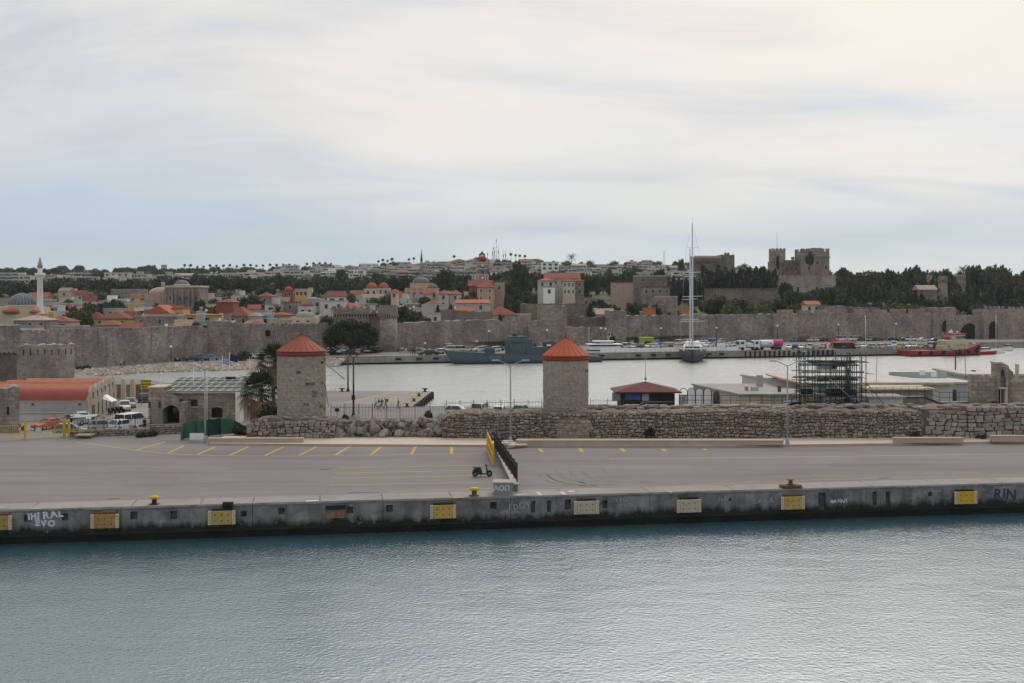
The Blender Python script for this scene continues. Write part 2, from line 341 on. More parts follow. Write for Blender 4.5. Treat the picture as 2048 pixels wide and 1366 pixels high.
def tide_stain(m):
    """weed and wet left by the sea: a ragged dark edge about a metre above the water, rust here and there"""
    nt = m.node_tree; N = nt.nodes; L = nt.links; b = N['Principled BSDF']; src = b.inputs['Base Color'].links[0].from_socket
    pos = N.new('ShaderNodeNewGeometry').outputs['Position']; sp = N.new('ShaderNodeSeparateXYZ'); L.new(pos, sp.inputs[0])
    a = N.new('ShaderNodeMath'); a.operation = 'MULTIPLY_ADD'; L.new(noise_node(N, L, pos, 0.8, 6, 0.7, (1, 1, 0.25)), a.inputs[0]); a.inputs[1].default_value = -1.7; L.new(sp.outputs[2], a.inputs[2])
    c = mix_rgb(N, L, mrange(N, L, a.outputs[0], 0.05, 0.55), (0.022, 0.022, 0.021), src)
    r = mrange(N, L, noise_node(N, L, pos, 0.5, 5, 0.6, (1.2, 1.2, 0.15)), 0.63, 0.70, 0, 0.55); c = mix_rgb(N, L, r, c, (0.10, 0.06, 0.04))
    lt = mrange(N, L, noise_node(N, L, pos, 1.6, 6, 0.7), 0.60, 0.70, 0, 0.6); c = mix_rgb(N, L, lt, c, (0.27, 0.265, 0.26))
    L.new(c, b.inputs['Base Color'])
tide_stain(M_quayface)
M_quaywet = mat('wet tide band', (0.012, 0.012, 0.011), 0.8, 0.4, 0.8, 0.4, spec=0.15, world=True)
M_quayalg = mat('algae band', (0.035, 0.032, 0.026), 0.8, 0.4, 0.6, 0.4, world=True)
M_hole = mat('black and recess shade', (0.012, 0.011, 0.010), 0.9, 0.3); M_niche = mat('niche shade', (0.09, 0.085, 0.08), 0.9, 0.5, 2, dirt=((0.02,0.018,0.016),3,.48), world=True)  # near-black colour stands for shade inside openings; also covers and bolts
M_rust = mat('rusty steel', (0.13, 0.06, 0.035), 0.85, 0.4, 3)
M_cream_stone = mat('cream kerb stone', (0.52, 0.44, 0.37), 0.85, 0.08, 0.8, 0.15, world=True)
M_cream_face = mat('tan kerb face', (0.42, 0.335, 0.275), 0.85, 0.10, 0.8, 0.15, world=True)
M_yellow_line = mat('worn yellow line', (0.50, 0.34, 0.09), 0.85, 0.2, 2.0, dirt=((0.34, 0.27, 0.16), 1.2, 0.52), world=True)
M_yellow_faint = mat('faint yellow line', (0.36, 0.28, 0.15), 0.85, 0.2, 2.0, dirt=((0.22, 0.21, 0.20), 1.5, 0.50), world=True)
M_white_line = mat('white line', (0.50, 0.49, 0.48), 0.85, 0.15, 2.0, dirt=((0.28, 0.27, 0.265), 1.5, 0.55), world=True)
M_tyre_mark = mat('tyre mark', (0.160, 0.151, 0.147), 0.9, 0.15, 2.0, world=True, dirt=((0.2,0.19,0.185),0.9,.5)); M_tyre_faint = mat('faint tyre mark', (0.182, 0.172, 0.168), 0.9, 0.12, 1.0, world=True, dirt=((0.205,0.195,0.19),0.5,.5))
M_graf_white = mat('white spray paint', (0.62, 0.64, 0.67), 0.8, 0.2, 4, dirt=((0.25,0.25,0.26),3,.6))
M_graf_grey = mat('faded spray paint', (0.36, 0.36, 0.37), 0.85, 0.3, 4, dirt=((0.17,0.17,0.172),3,.55))
M_graf_blue = mat('dark blue paint', (0.03, 0.045, 0.085), 0.8, 0.3, 4, dirt=((0.11,0.115,0.12),3,.55))
M_yellow = mat('yellow paint', (0.58, 0.36, 0.03), 0.6, 0.15, 2)
M_black = mat('black metal', (0.018, 0.018, 0.02), 0.55, 0.2, 3)
M_rubber = mat('black rubber', (0.016, 0.016, 0.017), 0.8, 0.3, 3)
M_galv = mat('galvanised steel', (0.30, 0.33, 0.345), 0.5, 0.1, 1, metal=0.3)
M_white = mat('white paint', (0.74, 0.74, 0.73), 0.6, 0.05, 1)
M_offwhite = mat('aged white plaster', (0.52, 0.51, 0.495), 0.85, 0.12, 0.3, streak=0.25, rand=0.12)
M_pinkwhite = mat('pinkish plaster', (0.48, 0.42, 0.40), 0.85, 0.1, 0.3, streak=0.25, rand=0.12)
M_greyplaster = mat('grey plaster', (0.36, 0.36, 0.36), 0.85, 0.12, 0.3, streak=0.3, rand=0.15)
M_cream = mat('cream plaster', (0.50, 0.43, 0.32), 0.85, 0.1, 0.3, streak=0.25, rand=0.12)
M_ochre = mat('yellow ochre plaster', (0.50, 0.36, 0.15), 0.85, 0.1, 0.3, streak=0.15)
M_orange = mat('orange plaster', (0.50, 0.26, 0.09), 0.85, 0.12, 0.3)
M_pink = mat('salmon plaster', (0.52, 0.31, 0.22), 0.85, 0.1, 0.3, streak=0.2)
M_redplaster = mat('dark red plaster', (0.24, 0.07, 0.05), 0.85, 0.15, 0.4)
M_blueplaster = mat('sky blue plaster', (0.16, 0.36, 0.58), 0.8, 0.1, 0.4)
M_tile = mat('orange roof tile', (0.25, 0.092, 0.058), 0.85, 0.25, 1.2, 0.4, rand=0.2, streak=0.2)
M_tile_dark = mat('dark red roof tile', (0.19, 0.058, 0.046), 0.85, 0.25, 1.2, 0.4, rand=0.15)
M_tile_bright = mat('new orange tile', (0.34, 0.115, 0.054), 0.85, 0.2, 1.2, 0.3)
M_tile_old = mat('weathered grey roof tile', (0.34, 0.25, 0.21), 0.9, 0.25, 1.2, 0.4, rand=0.15)
M_roofflat = mat('pale flat roof', (0.36, 0.345, 0.33), 0.9, 0.2, 0.4, rand=0.2)
M_lead = mat('lead dome sheet', (0.13, 0.135, 0.155), 0.7, 0.2, 0.6, streak=0.3)
M_stonedome = mat('stone dome', (0.27, 0.245, 0.22), 0.9, 0.2, 0.6)
M_pinkdome = mat('rose dome render', (0.40, 0.29, 0.24), 0.9, 0.15, 0.6)
M_reddome = mat('red dome render', (0.36, 0.09, 0.065), 0.85, 0.15, 0.6)
M_millroof = mat('red sheet metal roof', (0.285, 0.068, 0.042), 0.65, 0.10, 0.8, 0.15, streak=0.25, spec=0.3)
M_millskirt = mat('red painted skirt', (0.22, 0.042, 0.026), 0.65, 0.10, 0.8)
M_window = mat('dark window', (0.025, 0.028, 0.032), 0.25, 0.3, 2, spec=0.5)
M_glass = mat('car glass', (0.03, 0.035, 0.04), 0.12, 0.2, 2, spec=0.6)
M_frame = mat('pale window frame', (0.48, 0.45, 0.41), 0.8, 0.1, 2)
M_shutter = mat('grey green shutter', (0.12, 0.16, 0.14), 0.8, 0.1, 2)
M_wood = mat('weathered timber', (0.10, 0.058, 0.04), 0.8, 0.2, 2)
M_bark = mat('bark', (0.095, 0.075, 0.058), 0.95, 0.3, 4)
M_palm_trunk = mat('palm trunk', (0.16, 0.115, 0.085), 0.95, 0.3, 6, 0.5)
M_hill = mat('dry hillside scrub', (0.085, 0.085, 0.048), 0.95, 0.35, 0.03, 0.3, dirt=((0.035, 0.045, 0.022), 0.012, 0.48), bscale=0.3, world=True)
L_dark = leafmat('dark pine needles', (0.033, 0.051, 0.034), trans=0.12)
L_cyp = leafmat('cypress needles', (0.022, 0.034, 0.026), trans=0.10, rand=0.15)
L_mid = leafmat('olive green leaves', (0.045, 0.064, 0.028))
L_light = leafmat('fresh green leaves', (0.075, 0.098, 0.026))
L_olive = leafmat('dull olive leaves', (0.062, 0.066, 0.034))
L_ficus = leafmat('broad dark leaves', (0.026, 0.036, 0.016), var=0.5)
L_palm = leafmat('palm leaves', (0.06, 0.072, 0.034), trans=0.15)
L_dead = leafmat('dead palm leaves', (0.20, 0.135, 0.085), trans=0.15)
# ------------------------------------------------------------------ the setting: water, quays, mole, road, hillside
EK = 0.1606; EA = math.atan(EK)
def E(x): return 96.6 + EK * x                          # the near quay's edge
def sheet(name, pts, m, z=None):
    me = bpy.data.meshes.new(name)
    me.from_pydata([(p[0], p[1], z if z is not None else p[2]) for p in pts], [], [tuple(range(len(pts)))]); me.materials.append(m)
    return struct(link(name, me))
def bandsheet(name, front, back, m):
    """strip between two equally long polylines of (x, y, z)"""
    n = len(front); me = bpy.data.meshes.new(name)
    me.from_pydata(list(front) + list(back), [], [(i, i+1, n+i+1, n+i) for i in range(n-1)]); me.materials.append(m)
    return struct(link(name, me))
sheet('sea', [(-900,-300),(900,-300),(900,E(130)+30),(130,E(130)+30),(130,E(130)),(-130,E(-130)),(-130,E(-130)+25),(-900,E(-130)+25)], M_sea, 0.0)
sheet('harbour_water', [(-700,134.2),(700,134.2),(700,700),(-700,700)], M_harbour, 0.0)
sheet('seabed', [(-1500,-400),(1500,-400),(1500,800),(-1500,800)], M_hill, -9.0)
# near quay
KERB = [(-60,134.0),(-45,133.0),(-33.4,129.4),(-20,128.6),(0,127.8),(20,127.4),(34,128.6),(45,129.8),(57,131.6),(130,138)]
def kerbY(x): return lerp(x, [k[0] for k in KERB], [k[1] for k in KERB])
qx = [-130,-90,-60,-45,-33.4,-20,0,20,34,45,57,90,130]
bandsheet('quay_road', [(x, E(x)+3.0, 2.6) for x in qx], [(x, 140.5, 2.6) for x in qx], M_asphalt)
bandsheet('quay_apron', [(x, E(x)+0.02, 2.6) for x in qx], [(x, E(x)+3.0, 2.6) for x in qx], M_apron)
# quay wall: face panels with joints and niches, below them the tide band; everything in the quay's own frame
def LX(px, inset=0.0):
    k = (px - CX) / F; y0 = 96.6 - inset; x = k * y0 / (1 - EK * k); return x / math.cos(EA), y0 + EK*x
def FZ(py, px, inset=0.0): return Z(py, LX(px, inset)[1])
QLOC = (0.0, 96.6, 0.0)
qb = MB(); qb.box(-131, 131, 0.55, 20, -8, 2.4); quay = struct(qb.build('quay_wall', M_quaywet, None, QLOC, EA))
niche_px = [(55,1037,14,14),(130,1034,12,14),(268,1031,14,16),(347,1030,13,16),(487,1028,12,12),(563,1022,12,14),(700,1020,13,14),(779,1017,13,14),(987,1011,14,14),(1136,1009,13,20),(1210,1009,10,16),
            (1066,1014,9,24),(1098,1013,8,24),(1644,1007,16,44),(1749,997,9,27),(1776,996,10,26),(1458,1000,9,8),(1860,988,10,9)]
holes = []
for px, py, w, h in niche_px:
    lx, yy = LX(px); s = F/yy; holes.append((lx - w/2/s, lx + w/2/s, max(0.72, FZ(py + h/2, px)), min(2.40, FZ(py - h/2, px))))
joints = sorted([-131] + [LX(p)[0] for p in (-380,-120,242,505,766,1021,1300,1612,1748.5-26,1905,2200,2500)] + [131])
M_nose = mat('worn quay nosing', (0.235, 0.222, 0.215), 0.9, 0.25, 0.8, 0.4, dirt=((0.14,0.135,0.13),0.6,.5), world=True); rq = random.Random(3)
for a, b in zip(joints, joints[1:]):
    m = MB(); d = rq.uniform(-0.02, 0.02)
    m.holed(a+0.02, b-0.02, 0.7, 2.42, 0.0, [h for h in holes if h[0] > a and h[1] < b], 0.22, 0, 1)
    for x in (a+0.02, b-0.02): m.quad((x,0,0.7),(x,0.6,0.7),(x,0.6,2.42),(x,0,2.42), 0)
    m.quad((a+0.02,0,0.7),(a+0.02,0.6,0.7),(b-0.02,0.6,0.7),(b-0.02,0,0.7), 0)
    # rounded nosing, slightly worn
    n = max(2, int((b-a)/0.6)); xs = np.linspace(a+0.01, b-0.01, n+1); prof = [(-0.03,2.40),(-0.06,2.46),(-0.04,2.545),(0.05,2.592),(0.22,2.603)]
    vs = []; 
    for x in xs:
        j = rq.uniform(-0.012, 0.012); vs += [(x, y + j, z + j*0.4) for y, z in prof]
    k = len(prof); m.add(vs, [(i*k+t, (i+1)*k+t, (i+1)*k+t+1, i*k+t+1) for i in range(n) for t in range(k-1)], 2, True)
    m.build('panel', [M_quayface, M_niche, M_nose], quay, (0, d, 0))
m = MB(); m.box(-131, 131, 0.12, 0.54, 0.50, 0.68, 0); m.build('ledge', M_quayalg, quay)
m = MB(); m.box(-131, 131, 0.08, 0.53, -3, 0.48, 0); m.build('tide_band', M_quaywet, quay)
def qtext(body, px, py, hpx, m, name='lettering', squash=1.0, tilt=0.0, parent=None, bold=0.0):
    """spray paint on the quay face, letters standing on row py + hpx/2"""
    lx, yy = LX(px); s = F/yy
    q = random.Random(body); mb = MB(); x = 0; sz = hpx/s/0.70
    for ch in body:                                       # every letter by its own hand: tilted, shifted and uneven
        if ch == ' ': x += .3*sz; continue
        cu = bpy.data.curves.new(name, 'FONT'); cu.body = ch; cu.size = sz*q.uniform(.88, 1.14); cu.offset = bold + .006; cu.resolution_u = 4
        tm_ = text_mesh(bpy.data.objects.new(name, cu)); w = max(v.co.x for v in tm_.vertices); a = q.uniform(-.10, .10); c, n = math.cos(a), math.sin(a); dy = q.uniform(-.07, .07)*sz; j = sz*.014
        mb.add([(x + v.co.x*c - v.co.y*n + q.uniform(-j,j), v.co.x*n + v.co.y*c + dy + q.uniform(-j,j), 0) for v in tm_.vertices], [tuple(p.vertices) for p in tm_.polygons]); x += w + sz*q.uniform(.03, .12)
    mb.v = [(a - x/2, b, c) for a, b, c in mb.v]; me = mb.mesh(name, m)
    t = link(name, me, quay, (lx, -0.035, FZ(py + hpx/2, px))); t.rotation_euler = (R(90), tilt, 0); t.scale = (squash, 1, 1); return t
def text_mesh(o):
    C.objects.link(o); dg = bpy.context.evaluated_depsgraph_get(); dg.update()
    me = bpy.data.meshes.new_from_object(o.evaluated_get(dg)); me.name = o.name
    bpy.data.objects.remove(o); return me
qtext('IHJ RAL', 92, 1030, 13, M_graf_white, squash=0.95, tilt=R(-3), bold=0.032)
qtext('EVO', 92, 1046, 11, M_graf_white, squash=1.1, bold=0.032)
qtext('EDDY', 1041, 1012, 12, M_graf_grey, squash=1.0, tilt=R(-2), bold=0.004)
qtext('TONS', 1028, 1024, 6, M_graf_grey, squash=1.0)
qtext('A', 1110, 1012, 6, M_graf_grey)
qtext('kati', 1243, 999, 9, M_graf_grey, squash=1.1); qtext('oilio', 1258, 1010, 7, M_graf_grey)
qtext('FHK', 1449, 999, 9, M_graf_grey, squash=1.0); qtext('LAILA', 1528, 1001, 9, M_graf_grey, squash=1.1)
qtext('GS', 1614, 1001, 7, M_graf_grey); qtext('MANNY', 1678, 1001.5, 7, M_graf_white, bold=0.003)
qtext('Dark Angel', 1863, 982, 5, M_graf_grey); qtext('RIN', 2010, 987, 19, M_graf_blue, squash=1.0, bold=0.02)
M_joint = mat('dark joint', (.085,.08,.078), .95, .3, 2, world=True); M_patch = [asphalt('dark asphalt patch', (.182,.172,.170)), asphalt('pale asphalt patch', (.222,.21,.206))]
# painted and worn marks on the road: thin sheets a few millimetres up
MARKN = [0]
def stripe(pts, w, m, z=2.604, name='road_marking'):
    """pts: photo columns and rows on the quay; w metres wide"""
    q = [Vector((*G(px, py, 2.6), 0)) for px, py in pts]; return stripe_xy(q, w, m, z, name)
def stripe_xy(q, w, m, z, name='road_marking'):
    q = [Vector((p[0], p[1], 0)) for p in q]; vs = []
    for i, p in enumerate(q):
        t = (q[min(i+1, len(q)-1)] - q[max(i-1, 0)]).normalized(); n = Vector((-t.y, t.x, 0)) * (w/2)
        vs += [(p.x+n.x, p.y+n.y, z), (p.x-n.x, p.y-n.y, z)]
    me = bpy.data.meshes.new(name); me.from_pydata(vs, [], [(2*i, 2*i+1, 2*i+3, 2*i+2) for i in range(len(q)-1)]); me.materials.append(m)
    return struct(link(name, me))
stripe([(150,884),(200,890),(272,901),(337,907),(405,910.5),(470,911.5),(560,912),(640,912),(710,911.5),(790,910),(880,908.2),(965,906)], 0.20, M_yellow_line)
for a in [((330,884),(272,900.5)),((368,891.5),(337,906)),((431,893.5),(394,909.5)),((497,893.5),(459,911)),((568,893.2),(531,911)),((634,893),(598,911)),((700,892.6),(670,910.5)),((764,892.4),(741,910)),((832,892.2),(823,908.5)),((903,892),(903,907.5))]:
    stripe(a, 0.30, M_yellow_line, 2.608)
for a in [((1078,897),(1085,904)),((1159,897),(1166,903.5)),((1242,897.3),(1250,903)),((1325,898),(1331,902)),((1408,898),(1412,900))]:
    stripe(a, 0.42, M_yellow_line)
for a in [((678,935.5),(800,934),(952,930.5)),((668,946),(800,944),(948,940.5)),((664,956),(800,954.5),(955,951)),((660,970),(800,967.5),(962,965))]:
    stripe(a, 0.17, M_yellow_line)
stripe([(780,984),(880,980),(985,976.5)], 0.12, M_yellow_line); stripe([(20,1001),(200,994.5),(420,989)], 0.12, M_yellow_faint)
stripe([(1040,976.5),(1200,974),(1400,969),(1600,961),(1760,956),(2048,950)], 0.12, M_yellow_line)
stripe([(1218,917.2),(1500,915),(1800,911),(2048,907.6),(2300,905)], 0.13, M_white_line)
stripe([(1075,984),(1082,991)], 0.35, M_white_line, 2.612); stripe([(1122,983),(1130,990)], 0.35, M_white_line, 2.612)
stripe([(1030,990.5),(1052,988)], 0.30, M_white_line, 2.612); stripe([(1334,982),(1344,985)], 0.18, M_white_line, 2.612)
stripe([(0,1015),(11,1014)], 0.3, M_white_line, 2.612); stripe([(62,1017),(85,1016)], 0.3, M_white_line, 2.612); stripe([(174,1013),(192,1012.6)], 0.2, M_white_line, 2.612)
stripe([(612,1002.5),(637,1001.5)], 0.32, M_white, 2.614, 'paper_scrap').update_tag()
stripe([(908,996),(928,995)], 0.25, M_yellow_line, 2.612)
stripe([(696,986),(758,984.5)], 0.22, M_rust, 2.612, 'rusty_cover_plate'); stripe([(216,998),(240,997)], 0.3, M_rust, 2.612, 'drain_cover')
stripe([(641,940),(664,937.5)], 0.22, M_hole, 2.606, 'drain_cover'); stripe([(505,892.6),(536,892.2)], 0.12, M_hole, 2.606, 'drain_cover')
stripe([(1755,957),(1778,956)], 0.25, M_rust, 2.612, 'drain_cover')
for x, y, w, hh in [(1079,947,75,24),(1091,944,95,28),(1096,946,110,27),(1112,940,90,31),(1118,942,130,30),(1138,940,70,32),(1143,941,110,30),(1162,938,90,30),(1170,943,150,24),(1205,936,120,28)]:
    stripe([(x + w*(1-math.cos(t)), y + hh*math.sin(t)) for t in np.linspace(0.05, 1.45, 12)], 0.24, M_tyre_mark, 2.605, 'tyre_mark')
for x0, x1, y0, y1 in [(1050,1240,935,936.5),(1060,1500,928,926),(1150,1700,943,938),(20,300,930,934),(60,420,944,946),(10,260,965,962),(120,560,958,955),(300,620,931,933)]:
    stripe([(x0+(x1-x0)*t, y0+(y1-y0)*t+1.2*math.sin(3*t)) for t in np.linspace(0,1,8)], 0.20, M_tyre_faint, 2.6052, 'tyre_mark')
# slab joints across the apron and rectangular repair patches in the asphalt
for px in (60,262,400,505,640,766,905,1130,1300,1470,1610,1748,1880,2010):
    lx, yy = LX(px); p = Vector((lx*math.cos(EA), 96.6 + lx*math.sin(EA), 0)); d = Vector((-math.sin(EA), math.cos(EA), 0))
    stripe_xy([p + d*.25, p + d*2.95], 0.07, M_joint, 2.6042, 'slab_joint')
for px, py, w, dd, mm in ((150,930,7,2.2,0),(420,958,5,1.6,1),(560,938,9,1.4,0),(300,972,4,1.2,0),(1300,935,8,1.8,1),(1560,950,6,1.5,0),(1760,930,10,2.0,0),(1900,946,5,1.3,1),(1220,955,4,1.4,0)):
    x, y = G(px, py, 2.6); stripe_xy([(x - w/2, y), (x + w/2, y + w*.03)], dd, M_patch[mm], 2.6036, 'asphalt_patch')
# kerb and pavement behind the road
for x0, x1 in ((-32.6, -2.6), (0.6, 130)):
    xs = np.linspace(x0, x1, 14)
    m = MB()
    for a, b in zip(xs, xs[1:]):
        m.quad((a,kerbY(a),2.6),(b,kerbY(b),2.6),(b,kerbY(b),2.83),(a,kerbY(a),2.83), 1)
        m.quad((a,kerbY(a),2.83),(b,kerbY(b),2.83),(b,136,2.83),(a,136,2.83), 0)
    m.quad((x0,kerbY(x0),2.6),(x0,kerbY(x0),2.83),(x0,136,2.83),(x0,136,2.6),1)
    struct(m.build('pavement', [M_cream_stone, M_cream_face]))
def low_wall(px0, px1, pyt, pyb, label):
    Y0 = GY(pyb + 1.5, 2.83); x0, x1 = X(px0, Y0), X(px1, Y0); zt = Z(pyt, Y0)
    t = thing('low_wall', label, 'parapet', ((x0+x1)/2, Y0, 2.83)); h = (x1-x0)/2
    m = MB(); m.box(-h, h, 0, 0.5, 0, zt-2.83-0.10); m.build('body', M_cream_face, t)
    n = max(2, round(2*h/2.2))
    for i in range(n):
        c = MB(); a = -h-0.03 + i*(2*h+0.06)/n; c.box(a+0.008, a+(2*h+0.06)/n-0.008, -0.05, 0.55, 0, 0.10); c.build('coping_stone', M_cream_stone, t, (0,0,zt-2.83-0.10))
low_wall(415, 606, 876, 883.5, 'cream stone parapet at the foot of the wall under the windmill with the spar')
low_wall(1032, 1567, 880, 888.5, 'long cream stone parapet below the windmill with streaked roof')
low_wall(1788, 1927, 875, 884.5, 'short cream stone parapet beside the shrub at the wall foot')
low_wall(1983, 2140, 871, 882.5, 'cream stone parapet cut by the edge, below the ruined gothic arch')
# mole behind the old wall
mole = [(-230,133.5,1.2),(300,133.5,1.2),(300,190,1.2),(-15.8,189.6,1.2),(-14.6,219.5,1.2),(-34,221,1.2),(-58,226,1.2),(-76,250,1.2),(-92,262,1.2),(-108,284,1.2),(-230,284,1.2)]
m = MB(); m.prism([p[:2] for p in mole], -4, 1.2, 1, 0); struct(m.build('mole', [M_mole, M_quayface]))
sheet('concrete_edge', [(-15.9,189.7),(-14.7,219.3),(-21.5,219.8),(-27.5,196)], M_apron, 1.204)
stripe_xy([(-27.6,196.5),(-24.5,208),(-21.6,219.8)], 0.25, M_yellow_line, 1.208)
sheet('parking_ground', [(-74,140.6),(-33,140.6),(-33,165),(-45,210),(-60,222),(-74,175)], mat('dusty parking ground', (0.27,0.25,0.235), 0.95, 0.12, 0.2, world=True), 1.204)
# far quay and the town's shore road
def FQ(x): return 337 + 0.305*x
FW = [(-230,190),(-160,235),(-104,288),(-94,314),(-83,330),(-72,347),(-57,362),(-42,363),(-26,366),(35,404),(94,428),(123,438),(184,455),(330,500)]
def wallY(x): return lerp(x, [p[0] for p in FW], [p[1] for p in FW])
front = [(-112,274,1.2),(-102,280,1.2),(-86,309,1.2),(-69,316,1.2),(-55,322,1.6),(-46,323,2.2),(-20,FQ(-20),2.2),(25,FQ(25),2.2),(70,FQ(70),2.2),(110,FQ(110),2.2),(147,FQ(147),2.2),(150,419,2.2),(260,452,2.2)]
back = [(-118,283,1.2),(-106,292,1.2),(-94,316,1.2),(-80,340,1.2),(-64,361,1.6),(-47,366,2.2),(-26,370,2.2),(28,404,2.2),(80,426,2.2),(120,440,2.2),(160,452,2.2),(176,456,2.2),(300,494,2.2)]
m = MB(); n = len(front)
m.add(front + back, [(i, i+1, n+i+1, n+i) for i in range(n-1)], 0)
lowr = [(x, y, -4) for x, y, z in front]; m.add(front + lowr, [(i, n+i, n+i+1, i+1) for i in range(n-1)], 1)
struct(m.build('far_quay', [M_mole, mat('far quay face', (0.25,0.235,0.22), 0.9, 0.25, 0.25, streak=0.4, world=True)]))
# waterline stain, rubber strips and black recesses on the far quay's face
m = MB()
for a, b in ((-46,-20),(-20,25),(25,70),(70,110),(110,147)):
    ya, yb = (lerp(v, [f[0] for f in front[5:11]], [f[1] for f in front[5:11]]) - 0.06 for v in (a, b))
    m.add([(a,ya,-1),(b,yb,-1),(b,yb,0.45),(a,ya,0.45),(a,ya+.06,0.45),(b,yb+.06,0.45)], [(0,1,2,3),(3,2,5,4)])
struct(m.build('tide_line', M_quaywet))
# stone armour along the left shore
rr = random.Random(5); m = MB()
shore = [(-104,268,0),(-97,276,0),(-88,290,0),(-78,294,0),(-69,299,0),(-56,307,0),(-46,314,0)]
top = [(-103,278,1.1),(-97,287,1.1),(-87,307,1.1),(-78,311,1.1),(-69,314.5,1.1),(-55,320,1.5),(-45,322,1.9)]
def rock(m, c, r, rnd, mi=0):
    vs = []; q = Euler((rnd.uniform(0,6), rnd.uniform(0,6), rnd.uniform(0,6))).to_matrix()
    for sx in (-1,1):
        for sy in (-1,1):
            for sz in (-1,1):
                p = Vector((sx*rnd.uniform(.5,1), sy*rnd.uniform(.5,1), sz*rnd.uniform(.45,.8)))*r; vs.append(Vector(c) + q @ p)
    m.add(vs, [(0,1,3,2),(4,6,7,5),(0,4,5,1),(2,3,7,6),(0,2,6,4),(1,5,7,3)], mi)
for i in range(1500):
    t = rr.random()*(len(shore)-1.001); k = int(t); f = t-k; u = rr.random()**1.25
    a = Vector(shore[k]).lerp(Vector(shore[k+1]), f); b = Vector(top[k]).lerp(Vector(top[k+1]), f); p = a.lerp(b, u)
    rock(m, (p.x, p.y, p.z*.8 + 0.05), rr.uniform(0.35, 0.72), rr)
stuff(m.build('rock_armour', M_armour))
bandsheet('shore_slope', [(x, y-1, -0.6) for x, y, z in shore], [(x, y+0.5, z) for x, y, z in top], M_armour)
# the hillside that carries the town
RPX = [-600,0,150,250,420,600,720,800,900,960,1000,1080,1180,1300,1420,1560,1700,1900,2048,2700]
RPY = [548,547,545,545,544,541,536,531,527,520,520,528,527,527,530,540,552,556,560,562]
def ridgeZ(px): return Z(lerp(px, RPX, RPY), 1500)
def T(x, y):
    px = CX + F*x/max(y, 1)
    base = lerp(y, [280,340,420,470,520,600,800,1100,1500,1900], [3,4,5,8,11,15,22,33,0,0]) if y <= 1100 else 0
    if y > 1100:
        rz = ridgeZ(px); t = min(1, (y-1100)/400); base = 33 + (rz-33)*t if y <= 1500 else rz - (y-1500)*0.05
    return base + 0.8*math.sin(x*0.021+1)*math.sin(y*0.013)
ks = np.linspace(-0.66, 0.66, 133); us = np.concatenate([np.linspace(0, 0.2, 9), np.linspace(0.24, 1, 26)])
vs = []
for k in ks:
    ys = 300.0
    for _ in range(30): ys = 0.5*ys + 0.5*(wallY(k*ys) + 3.5)
    for u in us:
        y = ys + (1900-ys)*u**1.2; x = k*y; vs.append((x, y, T(x, y)))
n2 = len(us); me = bpy.data.meshes.new('hillside')
me.from_pydata(vs, [], [(i*n2+j, (i+1)*n2+j, (i+1)*n2+j+1, i*n2+j+1) for i in range(len(ks)-1) for j in range(n2-1)]); me.materials.append(M_hill)
me.polygons.foreach_set('use_smooth', [True]*len(me.polygons)); struct(link('hillside', me))
sheet('far_land', [(-6000,1850),(6000,1850),(6000,8000),(-6000,8000)], M_hill, 12.0)

# the thin sea haze that lightens the far hill: one box round everything, sky outside
hz = MB(); hz.box(-2600, 2600, -700, 2400, -10.5, 140); ho = hz.build('haze', [], None); ho['kind'] = 'stuff'
hm_ = bpy.data.materials.new('haze'); hm_.use_nodes = True; hn = hm_.node_tree; hn.nodes.remove(hn.nodes['Principled BSDF'])
pv = hn.nodes.new('ShaderNodeVolumePrincipled'); pv.inputs['Color'].default_value = (0.86, 0.90, 0.95, 1); pv.inputs['Density'].default_value = 0.00007; pv.inputs['Anisotropy'].default_value = 0.0
hn.links.new(pv.outputs[0], hn.nodes['Material Output'].inputs['Volume']); ho.data.materials.append(hm_)
# ------------------------------------------------------------------ the old harbour wall: stones laid one by one on a mortar core
def stone_mesh(seed, name='stone', cut=(0.20, 0.36)):
    q = random.Random(seed); m = MB(); b = q.uniform(*cut); vs = []
    for sx in (-1,1):
        for sy in (-1,1):
            for sz in (-1,1):
                p = [sx*q.uniform(.38,.54), sy*q.uniform(.42,.5), sz*q.uniform(.36,.54)]
                for ax in range(3):
                    t = [p[i]*(1 if i == ax else 1-b) for i in range(3)]; vs.append(tuple(t))
    # eight corners cut: three points each, faces joined by hand
    def id(sx, sy, sz, ax): return ((sx > 0)*4 + (sy > 0)*2 + (sz > 0))*3 + ax
    fs = []
    for s in (-1,1):
        fs.append([id(s,-1,-1,0), id(s,1,-1,0), id(s,1,1,0), id(s,-1,1,0)]); fs.append([id(-1,s,-1,1), id(1,s,-1,1), id(1,s,1,1), id(-1,s,1,1)])
        fs.append([id(-1,-1,s,2), id(1,-1,s,2), id(1,1,s,2), id(-1,1,s,2)])
    for a, b2 in ((0,1),(0,2),(1,2)):
        for u in (-1,1):
            for v in (-1,1):
                k = ({0,1,2} - {a,b2}).pop(); s1 = [0,0,0]; s2 = [0,0,0]
                s1[a] = s2[a] = u; s1[b2] = s2[b2] = v; s1[k] = -1; s2[k] = 1
                fs.append([id(*s1,a), id(*s2,a), id(*s2,b2), id(*s1,b2)])
    for sx in (-1,1):
        for sy in (-1,1):
            for sz in (-1,1): fs.append([id(sx,sy,sz,0), id(sx,sy,sz,1), id(sx,sy,sz,2)])
    m.add(vs, fs); me = m.mesh(name, M_stone[0])
    import bmesh
    bm = bmesh.new(); bm.from_mesh(me); bmesh.ops.recalc_face_normals(bm, faces=bm.faces); bm.to_mesh(me); bm.free()
    return me
STONES = [stone_mesh(s) for s in range(8)]
STONES_M = [[(lambda c: (c.materials.clear(), c.materials.append(mm), c)[2])(me.copy()) for mm in M_stone] for me in STONES]
